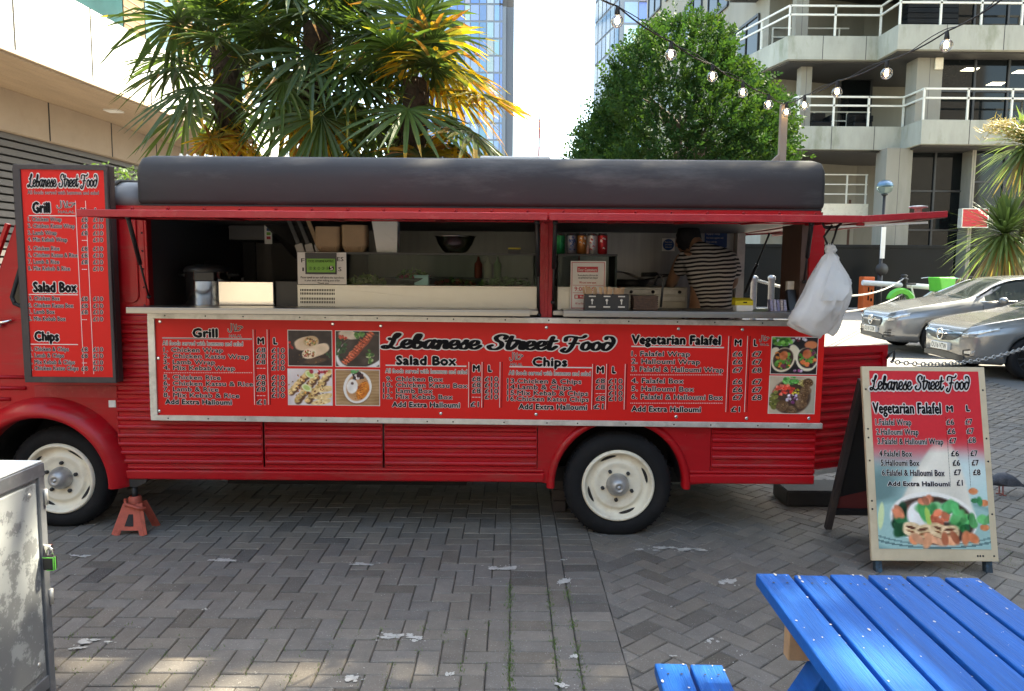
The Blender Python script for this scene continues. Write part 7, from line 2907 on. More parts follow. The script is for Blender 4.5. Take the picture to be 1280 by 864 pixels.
nt.links.new(pb3.outputs[0], msn.inputs[1]); nt.links.new(trn.outputs[0], msn.inputs[2])
nt.links.new(msn.outputs[0], nt.nodes['Material Output'].inputs['Surface'])
t = thing('carrier_bag', 'white plastic carrier bag hanging from the end of the raised flap', 'carrier bag', tuple(at(1037, 300, BY)))
rs_ = [(306, 1035, 1040, .008), (309, 1032, 1044, .014), (313, 1031, 1046, .016), (317, 1034, 1043, .010), (323, 1027, 1048, .03), (332, 1022, 1051, .04), (343, 1015, 1058, .055), (352, 1010, 1064, .07), (368, 1003, 1060, .08), (382, 997, 1056, .08), (394, 991, 1052, .075), (404, 984, 1049, .06), (411, 996, 1046, .04), (417, 1018, 1041, .012)]
random.seed(31)
rings = []
NB = 34
ph = [random.uniform(0, 6.28) for _ in range(5)]
for i, (py, l_, r_, dp) in enumerate(rs_):
    a, b = at(l_, py, BY), at(r_, py, BY)
    c_ = (a + b) / 2
    hw = (b.x - a.x) / 2
    ring = []
    for k in range(NB):
        an = 2 * math.pi * k / NB
        fold = 1 + .09 * math.sin(5 * an + ph[0] + i * .25) + .06 * math.sin(9 * an + ph[1] - i * .4) + .03 * math.sin(15 * an + ph[2] + i)
        if i < 4:
            fold = 1 + .12 * math.sin(7 * an + i)
        cx_ = abs(math.cos(an)) ** .8 * (1 if math.cos(an) > 0 else -1)
        dz = .02 * math.sin(3 * an + ph[3]) * (i > 9) + .008 * math.sin(7 * an + i)
        jt = .007 if 4 < i < 12 else .002
        ring.append((c_.x + hw * cx_ * (1 + (fold - 1) * .35) + random.gauss(0, jt * .5), c_.y + dp * 1.1 * math.sin(an) * fold + random.gauss(0, jt), c_.z + dz + random.gauss(0, jt * .6)))
    rings.append(ring)
q = MB()
q.loft(rings, smooth=True)
q.build('bag', bagm, t, fix=False)
# a loose flap folded over the front
q = MB()
fl_ = [[at(1041, 326, BY - .06), at(1058, 345, BY - .05)], [at(1036, 345, BY - .10), at(1063, 358, BY - .07)], [at(1030, 362, BY - .125), at(1061, 366, BY - .1)], [at(1027, 376, BY - .115), at(1052, 376, BY - .11)]]
rows_ = []
for a, b in fl_:
    rows_.append([tuple(a.lerp(b, u) + Vector((0, -.012 * math.sin(u * 9 + a.z * 40), 0))) for u in np.linspace(0, 1, 10)])
q.loft(rows_, closed=False)
q.build('loose_fold', bagm, t, fix=False)
q = MB()
h0 = at(1037, 307, BY)
q.tube([h0 + Vector((-.008, 0, 0)), at(1030, 296, BY), at(1040, 284, BY + .02) + Vector((0, 0, .01))], .006, 8)
q.tube([h0 + Vector((.008, 0, 0)), at(1043, 296, BY), at(1047, 284, BY + .02) + Vector((0, 0, .01))], .006, 8)
q.build('handle', M['rubber'], t)
q = MB()
a = at(1035, 284, BY + .02)
q.tube([(a.x - .03, BY + .02, 1.938), (a.x - .02, BY + .02, 1.915), (a.x + .05, BY + .02, 1.915), (a.x + .07, BY + .02, 1.938)], .008, 8)
q.build('hook', M['iron'], tk)

# chains -------------------------------------------------------------------------------------


def chain(name, label, pts, m_, link=.04, wire=.005, group=None):
    pts = [Vector(p) for p in pts]
    dense = []
    for a, b in zip(pts[:-1], pts[1:]):
        n = max(2, int((b - a).length / .01))
        dense += [a.lerp(b, i / n) for i in range(n)]
    dense.append(pts[-1])
    acc, q, k = 0.0, MB(), 0
    last = dense[0]
    pos = [last]
    for p_ in dense[1:]:
        acc += (p_ - last).length
        last = p_
        if acc >= link * .72:
            pos.append(p_)
            acc = 0
    for a, b in zip(pos[:-1], pos[1:]):
        c_, d_ = (a + b) / 2, (b - a).normalized()
        s_ = d_.cross(Vector((0, 0, 1))).normalized()
        if k % 2:
            s_ = s_.cross(d_).normalized()
        k += 1
        ring = []
        for t_ in np.linspace(0, 2 * math.pi, 11):
            ring.append(c_ + d_ * (link * .5 * math.cos(t_)) + s_ * (link * .3 * math.sin(t_)))
        q.tube(ring, wire, 5, cap=False)
    o_ = q.build(name, m_, fix=False)
    return tag(o_, label, 'chain', group)


def sag(a, b, s_, n=16):
    a, b = Vector(a), Vector(b)
    return [a.lerp(b, i / n) - Vector((0, 0, s_ * 4 * (i / n) * (1 - i / n))) for i in range(n + 1)]


ca_, cb_ = Vector(drf(.56, .05, 1.10)), at(1330, 414, 5.6)
chain('chain', 'galvanised chain running right from the truck rear door past the cars', sag(ca_, cb_, .10), mat('dull_galvanised', (.34, .34, .33), .45, metal=.6), .042, .0042)
fz = ground_z(7.7)

# pigeon --------------------------------------------------------------------------------------
pg = atz(1252, 619, 0)
pt_ = thing('pigeon', 'grey pigeon pecking on the paving behind the A board', 'pigeon', (pg.x, pg.y, 0))
M['feather'] = mat('grey_feather', (.055, .058, .068), .7, var=.4, scale=40, dirt=(.16, .16, .17), dirt_amt=.7, dirt_scale=18)
ctr = [(-.13, .062, .010), (-.115, .075, .018), (-.095, .098, .027), (-.07, .112, .036), (-.03, .122, .050), (.02, .122, .054), (.07, .112, .045), (.11, .098, .030), (.15, .078, .020), (.19, .060, .018), (.225, .045, .014)]
q = MB()
rg = []
for (x, z, r_) in ctr:
    rg.append([(pg.x + x, pg.y + r_ * math.cos(a) * (1.0 if x < .12 else 1.3), z + r_ * math.sin(a) * (1 if x < .12 else .35)) for a in np.linspace(0, 6.28, 17)[:-1]])
q.loft(rg)
q.build('body', M['feather'], pt_, fix=False)
q = MB()
q.sphere((pg.x - .145, pg.y, .058), (.022, .019, .019), 12, 8)
q.tube([(pg.x - .16, pg.y, .053), (pg.x - .19, pg.y, .036)], [.007, .002], 6)
q.build('head', M['feather'], pt_, fix=False)
for s_ in (-1, 1):
    q = MB()
    q.loft([[(pg.x + x, pg.y + s_ * (w_ + .002) , z + dz) for dz in (-h_, 0, h_)] for x, z, w_, h_ in ((-.06, .115, .036, .004), (-.02, .115, .050, .022), (.05, .110, .050, .024), (.12, .09, .030, .014), (.18, .066, .012, .004))], closed=False)
    q.build('wing', M['feather'], pt_, fix=False)
    q = MB()
    q.tube([(pg.x - .01, pg.y + s_ * .022, .085), (pg.x - .005, pg.y + s_ * .022, .01), (pg.x - .03, pg.y + s_ * .022, .003)], .005, 6)
    q.tube([(pg.x - .005, pg.y + s_ * .022, .008), (pg.x + .02, pg.y + s_ * .026, .003)], .004, 6)
    q.build('leg', mat('pigeon_leg', (.35, .08, .06), .6), pt_)
# crumpled sheets on the roof
for (pa2, pb4, lab) in (((226, 191), (250, 198), 'crumpled white plastic sheet on the left of the truck roof'), ((258, 189), (270, 198), 'scrap of silver foil on the truck roof beside the white sheet')):
    a, b = at(pa2[0], pb4[1], 5.5), at(pb4[0], pa2[1], 5.5)
    q = MB()
    random.seed(int(pa2[0]))
    n = 9
    vs_ = [(a.x + (b.x - a.x) * i / n + random.gauss(0, .008), 5.42 + .16 * j / n + random.gauss(0, .008), 2.392 + (.08 if 0 < i < n and 0 < j < n else 0) * random.random()) for j in range(n + 1) for i in range(n + 1)]
    q.add(vs_, [(j * (n + 1) + i, j * (n + 1) + i + 1, (j + 1) * (n + 1) + i + 1, (j + 1) * (n + 1) + i) for j in range(n) for i in range(n)])
    tag(q.build('crumpled_sheet', M['white'] if pa2[0] == 226 else M['chrome'], fix=False), lab, 'sheet')

# ================================================================== STREET BEYOND
# string lights and their post
PB = at(980, 133, 5.0)
q = MB()
q.box(PB.x - .022, PB.x + .022, 4.98, 5.02, 2.376, PB.z + .012)
q.prism([(PB.x - .022, 2.378), (PB.x - .075, 2.378), (PB.x - .022, 2.43)], lambda u, v, d: (u, d, v), 4.985, 5.015)
tag(q.build('wooden_post', mat('grey_timber', (.30, .235, .19), .8, var=.2, scale=8, stretch=(1, 1, .1), bump=.2), bevel=.004), 'short weathered wooden post on the truck roof that carries the light strings', 'post')
M['bulbglass'] = glass_mat('bulb_glass', (.93, .90, .86), .16, .05)
fil, nt, p_ = new_mat('lit_filament')
p_.inputs['Emission Color'].default_value = (1, .78, .5, 1)
p_.inputs['Emission Strength'].default_value = 9


def lights(label, knots):
    P = [at(*k) for k in knots]
    t = thing('string_lights', label, 'string lights', tuple(P[0]), group='festoon light strings')
    q = MB()
    full = []
    for i in range(len(P) - 1):
        for k in range(8):
            u = k / 8
            full.append(P[i].lerp(P[i + 1], u) - Vector((0, 0, .014 * 4 * u * (1 - u))))
    full.append(P[-1])
    q.tube(full, .0035, 6)
    full2 = [p2 + Vector((.0, .0, .008 + .012 * math.sin(i * .7))) for i, p2 in enumerate(full)]
    q.tube(full2, .0022, 5)
    q.build('cable', M['rubber'], t, fix=False)
    for b in P[1:-1] if len(P) > 3 else P:
        q = MB()
        q.sphere((b.x, b.y, b.z - .062), .028, 18, 12)
        bo = q.build('bulb', M['bulbglass'], t, fix=False)
        q = MB()
        q.lathe([(.007, 0), (.009, -.012), (.012, -.036), (.008, -.039), (0, -.039)], (b.x, b.y, b.z - .0), 'z', 12)
        q.build('socket', M['rubber'], bo, fix=False)
        q = MB()
        for k in range(6):
            a = k * math.pi / 3
            q.tube([(b.x, b.y, b.z - .042), (b.x + .008 * math.cos(a), b.y + .008 * math.sin(a), b.z - .05), (b.x + .009 * math.cos(a), b.y + .009 * math.sin(a), b.z - .066), (b.x, b.y, b.z - .072)], .0016, 4)
        q.build('filament', fil, bo, fix=False)
    return t


lights('left string of round lit bulbs, rising from the post above the dark tree', [(690, -40, 3.1), (772, 8, 3.4), (839, 52, 3.8), (891, 81, 4.2), (929, 102, 4.5), (961, 118, 4.75), (981, 130, 4.985)])
lights('right string of round lit bulbs, crossing the concrete balconies', [(982, 131, 4.985), (983.5, 128, 4.94), (1006, 119, 4.7), (1047, 101, 4.35), (1109, 76, 3.9), (1184, 39, 3.5), (1270, -14, 3.15)])

# raised barrier arm far behind the truck
t = thing('raised_barrier', 'red and white barrier arm standing upright beyond the truck roof', 'barrier', tuple(at(672, 300, 20)))
a, b = at(668, 330, 20), at(675, 143, 20)
a.z = ground_z(20)
q = MB()
q.bar(a, b, .11, .05)
arm = q.build('arm', M['white'], t)
q = MB()
for k in (.44, .62, .80, .93):
    u0, u1 = a.lerp(b, k - .045), a.lerp(b, k + .045)
    q.bar(u0 - Vector((.0, .03, 0)), u1 - Vector((.0, .03, 0)), .08, .02)
q.build('stripe', M['inkred'], arm)
q = MB()
q.box(a.x - .25, a.x + .15, 19.8, 20.2, ground_z(20), 1.3)
q.build('housing', M['alu'], t, bevel=.02)


# parked cars ---------------------------------------------------------------------------------
M['tyre2'] = M['tyre']
M['alloy'] = mat('dark_alloy', (.10, .10, .105), .3, metal=.8, var=.1)
M['alloy2'] = mat('silver_alloy', (.5, .5, .5), .3, metal=.9, var=.1)
M['carglass'] = mat('tinted_car_glass', (.03, .038, .036), .05, var=.2, spec=.9, rvar=.02, coat=.5)
M['lens'] = mat('lamp_lens', (.55, .56, .55), .08, metal=.55, var=.4, scale=20, spec=.8)
M['plate'] = mat('number_plate', (.75, .74, .68), .4, var=.02)


def smooth1(x, xs_, ys_):
    """smooth monotone-ish interpolation"""
    for i in range(len(xs_) - 1):
        if x <= xs_[i + 1]:
            u = (x - xs_[i]) / (xs_[i + 1] - xs_[i])
            m0 = (ys_[min(i + 1, len(ys_) - 1)] - ys_[max(i - 1, 0)]) / (xs_[min(i + 1, len(xs_) - 1)] - xs_[max(i - 1, 0)])
            m1 = (ys_[min(i + 2, len(ys_) - 1)] - ys_[i]) / (xs_[min(i + 2, len(xs_) - 1)] - xs_[i])
            h_ = xs_[i + 1] - xs_[i]
            return (2 * u ** 3 - 3 * u * u + 1) * ys_[i] + (u ** 3 - 2 * u * u + u) * h_ * m0 + (-2 * u ** 3 + 3 * u * u) * ys_[i + 1] + (u ** 3 - u * u) * h_ * m1
    return ys_[-1]


def make_car(label, loc, rz, paint, plate, style, L=4.4, Wd=1.8, Ht=1.44):
    """built with its nose at local -X end, length along +X, left side towards -Y"""
    t = thing('parked_car', label, 'car', loc, rz, 'silver cars parked side by side')
    hw = Wd / 2
    nx = 60
    X = [L * (i / (nx - 1)) ** 1.0 for i in range(nx)]
    # outlines
    top = ([0, .06, .25, .9, 1.25, 1.45, 2.05, 2.5, 3.0, 3.6, 4.1, 4.35, L], [.62, .72, .80, .93, .99, 1.05, 1.36, 1.43, Ht, 1.40, 1.18, 1.0, .78])
    belt = ([0, .06, .25, .9, 1.3, 2, 3, 3.8, 4.3, L], [.60, .66, .72, .83, .90, .95, .99, 1.01, .95, .76])
    wid = ([0, .05, .2, .55, 1.0, 2.0, 3.2, 4.0, 4.3, L], [.52, .66, .78, .86, .89, .90, .90, .86, .78, .66])
    bot = ([0, .1, .4, .7, 3.6, 4.0, 4.3, L], [.24, .20, .19, .18, .18, .22, .28, .36])
    rings, ncs = [], 11
    body, mats_ = MB(), None
    for x in X:
        zt_, zb_, w_, z0_ = smooth1(x, *top), smooth1(x, *belt), smooth1(x, *wid) * Wd / 1.8, smooth1(x, *bot)
        zb_ = min(zb_, zt_ - .015)
        cabin = max(0, min(1, (zt_ - zb_ - .06) / .25))
        rw = w_ * (.94 - .22 * cabin)
        zm = z0_ + (zb_ - z0_) * .55
        half = [(0, z0_), (w_ * .80, z0_), (w_ * .95, z0_ + .05), (w_ * 1.0, z0_ + (zb_ - z0_) * .30), (w_ * .985, zm), (w_ * 1.0, z0_ + (zb_ - z0_) * .80), (w_ * .955, zb_), (w_ * (.955 - .012) - (w_ * .955 - rw) * .06, zb_ + (zt_ - zb_) * .08),
                (rw + .015 * cabin, zb_ + (zt_ - zb_) * .88), (rw * (.86 - .02 * cabin), zb_ + (zt_ - zb_) * .965), (rw * .45, zt_ - .004), (0, zt_)]
        ring = [(x, -y, z) for y, z in half] + [(x, y, z) for y, z in half[-2:0:-1]]
        rings.append(ring)
    n = len(rings[0])
    vs_ = [p_ for r_ in rings for p_ in r_]
    fs_ = [(i * n + k, i * n + (k + 1) % n, (i + 1) * n + (k + 1) % n, (i + 1) * n + k) for i in range(nx - 1) for k in range(n)]
    body.add(vs_, fs_, 0, True)
    body.add(rings[0], [tuple(range(n))[::-1]], 0, True)
    body.add(rings[-1], [tuple(range(n))], 0, True)
    # glass: side strips and screens
    for i in range(nx - 1):
        xm = (X[i] + X[i + 1]) / 2
        for k in range(n):
            f_i = i * n + k
            kk = k if k < 12 else n - k - 1
            zt_, zb_ = smooth1(xm, *top), smooth1(xm, *belt)
            if kk == 7 and 1.62 < xm < 3.85 and not (2.62 < xm < 2.70):
                body.m[f_i] = 1
            if kk in (9, 10, 8) and (1.36 < xm < 2.08 or 3.68 < xm < 4.1) and not (kk == 8 and True):
                body.m[f_i] = 1
    o_ = body.build('body', [paint, M['carglass']], t, local=True)
    o_.data.materials.append(M['under'])
    # wheel arches
    wx = (.86, L - .80)
    for xw in wx:
        cm = MB()
        cm.lathe([(0, -hw - .3), (.345, -hw - .3), (.345, hw + .3), (0, hw + .3)], (xw, 0, .31), 'y', 40)
        cm.m = [2] * len(cm.m)
        cut_ = cm.build('cutter', [paint, M['carglass'], M['under']])
        cut_.matrix_world = t.matrix_basis
        md_ = o_.modifiers.new('arch', 'BOOLEAN')
        md_.operation = 'DIFFERENCE'
        md_.object = cut_
        md_.solver = 'EXACT'
        dg = bpy.context.evaluated_depsgraph_get()
        m2 = bpy.data.meshes.new_from_object(o_.evaluated_get(dg))
        o_.modifiers.clear()
        o_.data = m2
        bpy.data.objects.remove(cut_)
    q = MB()
    q.box(.55, L - .5, -hw * .62, hw * .62, .2, .6)
    for xw in wx:
        q.box(xw - .34, xw + .34, -hw * .70, hw * .70, .2, .66)
    q.build('underbody', M['under'], t, local=True)
    for xw in wx:
        for s_ in (-1, 1):
            q = MB()
            yo = s_ * (hw - .03)
            pr = [(.20, 0), (.215, .012), (.25, .018), (.29, .012), (.312, -.015), (.315, -.06), (.312, -.16), (.25, -.19)]
            q.lathe([(r_, (h_ if s_ < 0 else -h_)) for r_, h_ in pr], (xw, yo, .315), 'y', 40)
            wh = q.build('wheel', M['tyre'], t, local=True, fix=False)
            q = MB()
            sg = 1 if s_ < 0 else -1
            q.lathe([(.22, .004 * sg), (.205, .008 * sg), (.195, -.03 * sg), (.19, -.09 * sg)], (xw, yo, .315), 'y', 40)
            q.lathe([(.04, .0), (.04, .006 * sg), (0, .008 * sg)], (xw, yo, .315), 'y', 20)
            for k in range(10):
                a = k * math.pi / 5 + .12 * (k % 2) - .06
                q.bar((xw + .03 * math.cos(a), yo - .0 * s_, .315 + .03 * math.sin(a)), (xw + .205 * math.cos(a), yo + .0, .315 + .205 * math.sin(a)), .016, .024, up=(0, 1, 0))
            q.build('rim', M['alloy2'] if style == 'a' else M['alloy'], wh, local=True)
            q = MB()
            q.lathe([(.0, -.085 * sg), (.19, -.085 * sg)], (xw, yo, .315), 'y', 30)
            q.build('brake_disc', M['under'], wh, local=True)

    def front(y, z, e=.012):
        """a point on the nose surface"""
        best = 0
        for x in np.linspace(0, 1.3, 400):
            w_ = smooth1(x, *wid) * Wd / 1.8
            if abs(y) <= w_ * .97 and z <= smooth1(x, *belt) + .02 * (1 - abs(y) / w_):
                best = x
                break
        return best - e

    def patch(name, outline, m_, e=.012, sub=9, par=None):
        """outline: (y0, z0bottom, z0top) stations across"""
        q_ = MB()
        rows2 = []
        ys2 = [o2[0] for o2 in outline]
        for u in np.linspace(ys2[0], ys2[-1], 22):
            zb2 = np.interp(u, ys2, [o2[1] for o2 in outline])
            zt2 = np.interp(u, ys2, [o2[2] for o2 in outline])
            rows2.append([(front(u, z, e), u, z) for z in np.linspace(zb2, zt2, 5)])
        q_.loft(rows2, closed=False)
        return q_.build(name, m_, par or t, local=True, fix=False)

    if style == 'a':
        g_ = patch('grille', ((-.42, .56, .66), (-.34, .48, .68), (0, .44, .69), (.34, .48, .68), (.42, .56, .66)), M['black'], .016)
        patch('grille_bar', ((-.40, .575, .60), (0, .565, .60), (.40, .575, .60)), M['chrome'], .024, par=g_)
        patch('lower_grille', ((-.50, .25, .31), (0, .25, .36), (.50, .25, .31)), M['black'], .014)
        for s_ in (-1, 1):
            oo = ((s_ * .48, .60, .68), (s_ * .62, .585, .70), (s_ * .74, .61, .735), (s_ * .80, .67, .755))
            patch('headlight', sorted(oo), M['lens'], .016)
            patch('air_intake', sorted(((s_ * .52, .30, .36), (s_ * .66, .29, .44), (s_ * .77, .33, .45))), M['black'], .012)
            for zz in (.335, .385, .43):
                patch('intake_fin', sorted(((s_ * .54, zz, zz + .014), (s_ * .66, zz, zz + .016), (s_ * .78, zz + .004, zz + .018))), paint, .022)
    else:
        g_ = patch('grille', ((-.52, .60, .68), (-.3, .53, .69), (0, .50, .70), (.3, .53, .69), (.52, .60, .68)), M['black'], .016)
        patch('grille_bar', ((-.54, .64, .665), (0, .60, .635), (.54, .64, .665)), M['chrome'], .024, par=g_)
        patch('grille_bar', ((-.50, .67, .685), (0, .655, .675), (.50, .67, .685)), M['chrome'], .024, par=g_)
        patch('lower_grille', ((-.60, .24, .31), (0, .24, .34), (.60, .24, .31)), M['black'], .014)
        for s_ in (-1, 1):
            oo = ((s_ * .54, .62, .68), (s_ * .66, .60, .71), (s_ * .76, .63, .75), (s_ * .815, .69, .775))
            patch('headlight', sorted(oo), M['lens'], .016)
            patch('fog_lamp', sorted(((s_ * .58, .33, .40), (s_ * .70, .31, .43), (s_ * .78, .34, .43))), M['black'], .012)
            patch('fog_lens', sorted(((s_ * .62, .35, .39), (s_ * .76, .35, .41))), M['lens'], .02)
    # badge: ring with three or one spoke bars
    zc = .575 if style == 'a' else .60
    xb = front(0, zc, .03)
    q = MB()
    ring = [(xb - .012, .085 * math.cos(a), zc + .085 * math.sin(a)) for a in np.linspace(0, 2 * math.pi, 25)]
    q.tube(ring, .010, 6, cap=False)
    if style == 'a':
        for a in (math.pi / 2, math.pi / 2 + 2.094, math.pi / 2 + 4.189):
            q.tube([(xb - .012, 0, zc), (xb - .012, .083 * math.cos(a), zc + .083 * math.sin(a))], [.013, .004], 6)
    else:
        q.tube([(xb - .012, -.11, zc + .012), (xb - .012, 0, zc + .012), (xb - .012, .02, zc - .012), (xb - .012, .11, zc - .012)], .012, 6)
    q.build('badge', M['chrome'], t, local=True)
    # number plate
    zp = .40 if style == 'a' else .415
    xp = min(front(0, zp, .02), front(.25, zp, .02)) - .02
    q = MB()
    q.box(xp - .012, xp + .05, -.26, .26, zp - .056, zp + .056)
    pl_ = q.build('number_plate', M['plate'], t, local=True, bevel=.004)
    q = MB()
    v, f = glyphs(plate, .012)
    k_ = .46 / (v[:, 0].max() - v[:, 0].min())
    q.add([(xp - .0135, .23 - (x - v[:, 0].min()) * k_, zp - .038 + y * .079 / CAP) for x, y in v], f, 0)
    q.build('lettering', M['ink'], pl_, local=True, fix=False)
    # mirrors, sill trim, handles, wipers
    for s_ in (-1, 1):
        q = MB()
        q.sphere((1.86, s_ * (hw + .09), .985), (.07, .10, .07), 14, 10)
        q.bar((1.88, s_ * (hw - .06), .95), (1.87, s_ * (hw + .06), .97), .06, .03)
        q.build('wing_mirror', paint, t, local=True)
        q = MB()
        q.tube([(2.62 - .3, s_ * (hw * .995), .84), (2.62 - .12, s_ * (hw * 1.012), .845)], .014, 8)
        q.tube([(3.55 - .2, s_ * (hw * .995), .86), (3.55, s_ * (hw * 1.0), .865)], .014, 8)
        q.build('door_handle', paint, t, local=True)
        q = MB()
        q.tube([(1.5, s_ * hw * .90, .955), (1.75, s_ * hw * .955, .965), (2.8, s_ * hw * .965, 1.0), (3.75, s_ * hw * .93, 1.025)], .011, 6)
        rf = []
        for x in np.linspace(1.5, 3.9, 24):
            zt_, zb_, w_ = smooth1(x, *top), smooth1(x, *belt), smooth1(x, *wid) * Wd / 1.8
            cabin = max(0, min(1, (zt_ - zb_ - .06) / .25))
            rw = w_ * (.94 - .22 * cabin)
            rf.append((x, s_ * (rw + .018), zb_ + (zt_ - zb_) * .90))
        q.tube(rf, .013, 6)
        sm = MB()
        for xs0 in (1.58, 2.66, 3.62):
            pts_ = []
            for u in np.linspace(.12, .97, 9):
                xx = xs0 + (.10 * (u - .5) if xs0 == 3.62 else 0)
                zb_, w_, z0_ = smooth1(xx, *belt), smooth1(xx, *wid) * Wd / 1.8, smooth1(xx, *bot)
                pts_.append((xx, s_ * (w_ * np.interp(u, [0, .30, .55, .80, 1.0], [.95, 1.0, .985, 1.0, .955]) + .0015), z0_ + (zb_ - z0_) * u))
            sm.tube(pts_, .006, 5)
        sm.build('door_seam', M['black'], t, local=True, fix=False)
        q.build('window_trim', M['chrome'] if style == 'a' else M['black'], t, local=True)
    q = MB()
    for yy in (-.1, .45):
        q.bar((1.40, yy - .35, 1.045), (1.47, yy + .25, 1.085), .012, .012)
    q.build('wiper', M['black'], t, local=True)
    # seats glimpsed inside are hidden by the dark glass
    return t


M['silver'] = mat('silver_car_paint', (.25, .257, .265), .25, metal=.5, var=.03, scale=2, coat=.8, rvar=.03)
M['greycar'] = mat('warm_silver_car_paint', (.26, .255, .245), .25, metal=.5, var=.03, scale=2, coat=.8, rvar=.03)
make_car('silver hatchback with a single bar grille, parked behind the other silver car', (6.98, 14.7, ground_z(14.7)), R(-3), M['silver'], 'OU18 COR', 'a')
make_car('silver hatchback with twin chrome grille bars, nearest of the parked cars', (6.82, 12.0, ground_z(12)), R(-3), M['greycar'], 'OU16 VTW', 'b', Ht=1.47)

# bollards, barrier, lamp post ------------------------------------------------------------------
GY = 23.6
gz = ground_z(GY)


def bollard(px, label, top_py):
    p2 = at(px, 380, GY)
    t2 = thing('bollard', label, 'bollard', (p2.x, GY, gz), group='bollards along the street')
    zt2 = at(px, top_py, GY).z
    q2 = MB()
    q2.lathe([(.13, 0), (.13, .06), (.105, .08), (.10, zt2 - gz - .17), (.125, zt2 - gz - .16), (.125, zt2 - gz - .13), (.085, zt2 - gz - .11), (.085, zt2 - gz - .06), (.11, zt2 - gz - .04), (.06, zt2 - gz), (0, zt2 - gz + .005)], (p2.x, GY, gz), 'z', 20)
    q2.build('post', M['iron'], t2)
    return p2.x, zt2


bxx, bzz = bollard(1128, 'black iron bollard between the orange box and the green bikes', 343)
t = thing('barrier_gate', 'orange barrier box with a white horizontal arm', 'barrier', (at(1081, 380, GY + .3).x, GY + .3, gz))
a = at(1081, 380, GY + .3)
zt2 = at(1081, 346, GY + .3).z
q = MB()
q.box(a.x - .16, a.x + .18, GY + .1, GY + .45, gz, zt2)
ob_ = q.build('housing', mat('orange_paint', (.55, .10, .02), .45, var=.1), t, bevel=.02)
q = MB()
for z in (.35, .62):
    q.box(a.x - .02, a.x + .02, GY + .092, GY + .101, gz + z, gz + z + .14)
    q.box(a.x + .07, a.x + .12, GY + .092, GY + .101, gz + z - .03, gz + z + .06)
q.build('slot', M['ink'], ob_)
q = MB()
za = at(1100, 356, GY).z
q.tube([(a.x - .25, GY + .0, za + .06), (a.x + 2.6, GY + .0, za - .10)], .085, 10)
q.build('arm', M['white'], t)

lp_ = at(1098, 380, 24.6)
t = thing('street_lamp', 'dark street lamp with a clear globe in front of the stair', 'street lamp', (lp_.x, 24.6, GB + .05))
zl = at(1098, 245, 24.6).z
q = MB()
q.tube([(lp_.x, 24.6, GB), (lp_.x, 24.6, 1.6), (lp_.x, 24.6, 1.62), (lp_.x, 24.6, zl)], [.09, .08, .05, .045], 12)
q.build('pole', M['iron'], t)
q = MB()
q.lathe([(.05, 0), (.10, .03), (.10, .07), (.06, .08)], (lp_.x, 24.6, zl), 'z', 16)
q.build('collar', M['iron'], t)
q = MB()
q.sphere((lp_.x, 24.6, zl + .28), (.25, .25, .23), 24, 14)
q.build('globe', M['greenglass'], t, fix=False)
q = MB()
q.lathe([(.245, 0), (.22, .09), (.15, .16), (0, .19)], (lp_.x, 24.6, zl + .31), 'z', 24)
q.build('cap', mat('blue_grey_cap', (.16, .24, .34), .3, metal=.4), t, fix=False)
q = MB()
q.box(lp_.x - .06, lp_.x + .08, 24.53, 24.56, 2.1, 3.1)
q.build('sticker', M['paper'], t)
q = MB()
q.lathe([(.2, 0), (.2, .04), (0, .04)], (lp_.x, 24.52, 1.75), 'y', 20)
q.build('round_sign', M['iron'], t)

# chain between street posts, stainless posts seen through the hatch
px_l = []
for px, lab in ((941, 'shiny steel barrier post seen through the hatch, nearer the strut'), (963, 'shiny steel barrier post seen through the hatch beside the leaflets')):
    p2 = at(px, 390, 9.0)
    q = MB()
    zt3 = at(px, 347, 9.0).z
    q.lathe([(.10, 0), (.10, .02), (.038, .03), (.036, zt3 - .06), (.045, zt3 - .05), (.045, zt3 - .02), (.02, zt3)], (p2.x, 9.0, ground_z(9)), 'z', 18)
    tag(q.build('barrier_post', M['hub'], fix=False), lab, 'post')
    px_l.append((p2.x, zt3))
wc = mat('white_chain', (.36, .36, .35), .5)
a = Vector((px_l[0][0], 9.0, px_l[0][1] + ground_z(9) - .05))
chain('chain', 'upper white chain sagging from the steel posts to the street bollard', sag(a, (bxx, GY, bzz - .12), .35, 30), wc, .055, .006)
chain('chain', 'lower white chain sagging from the steel posts to the street bollard', sag(a - Vector((0, 0, .35)), (bxx, GY, bzz - .6), .25, 30), wc, .055, .006)

# green hire bikes --------------------------------------------------------------------------------
M['lime'] = mat('green_bike_paint', (.10, .48, .05), .4, var=.08)


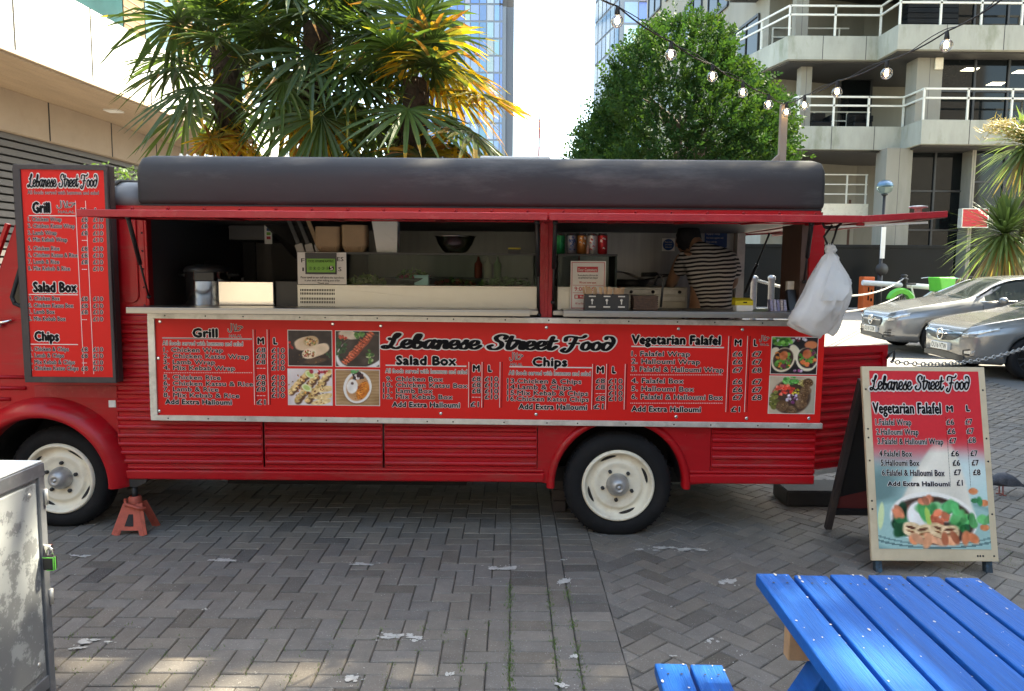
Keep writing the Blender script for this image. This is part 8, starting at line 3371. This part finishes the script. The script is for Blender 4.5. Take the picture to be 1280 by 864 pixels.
def bike(x, y, label, rz):
    t2 = thing('hire_bike', label, 'bicycle', (x, y, ground_z(y)), rz, 'green hire bikes by the street')
    for xw, nm in ((-.55, 'wheel'), (.55, 'wheel')):
        q2 = MB()
        ring = [(xw + .31 * math.cos(a_), 0, .33 + .31 * math.sin(a_)) for a_ in np.linspace(0, 2 * math.pi, 33)]
        q2.tube(ring, .024, 8, cap=False)
        wh = q2.build(nm, M['tyre'], t2, local=True, fix=False)
        q2 = MB()
        for k in range(14):
            a_ = k * math.pi / 7
            q2.tube([(xw, 0, .33), (xw + .29 * math.cos(a_), .01 * (-1) ** k, .33 + .29 * math.sin(a_))], .004, 4)
        q2.build('spokes', M['chrome'], wh, local=True, fix=False)
    q2 = MB()
    q2.tube([(-.55, 0, .33), (-.42, 0, .62), (-.36, 0, .95)], .028, 8)
    q2.tube([(-.40, 0, .68), (-.05, 0, .42), (.12, 0, .40), (.30, 0, .62)], .045, 8)
    q2.tube([(.12, 0, .40), (.26, 0, .86)], .028, 8)
    q2.tube([(.55, 0, .33), (.12, 0, .38)], .022, 8)
    q2.build('frame', M['white'], t2, local=True, fix=False)
    q2 = MB()
    q2.loft([[(.55 + r_ * math.cos(a_), s2, .36 + r_ * math.sin(a_)) for a_ in np.linspace(.2, math.pi - .1, 16)] + [(.55 + .25 * math.cos(a_), s2, .36 + .25 * math.sin(a_)) for a_ in np.linspace(math.pi - .1, .2, 16)] for r_, s2 in ((.37, -.10), (.42, -.05), (.42, .05), (.37, .10))])
    q2.build('mudguard', M['lime'], t2, local=True, fix=False)
    q2 = MB()
    q2.prism([(-.80, .70), (-.40, .68), (-.34, 1.10), (-.92, 1.12)], lambda a_, b_, d_: (a_, d_, b_), -.24, .24)
    q2.build('basket', M['lime'], t2, local=True, bevel=.03)
    q2 = MB()
    q2.tube([(-.36, 0, .95), (-.34, 0, 1.08)], .02, 8)
    q2.tube([(-.18, -.30, 1.07), (-.33, -.16, 1.10), (-.34, .16, 1.10), (-.18, .30, 1.07)], .016, 8)
    q2.build('handlebar', M['chrome'], t2, local=True, fix=False)
    q2 = MB()
    q2.loft([[(.26 + x_, w2 * math.cos(a_), .90 + .03 * math.sin(a_)) for a_ in np.linspace(0, 6.28, 13)[:-1]] for x_, w2 in ((-.14, .03), (-.05, .06), (.08, .09), (.13, .07))])
    q2.build('saddle', M['black'], t2, local=True, fix=False)
    return t2


p = at(1140, 380, 22.9)
bike(p.x + .2, 22.9, 'green hire bike on the left, lying behind the black bollard', R(178))
p = at(1198, 380, 22.6)
bike(p.x, 22.6, 'green hire bike with its basket showing above the car bonnet', R(12))
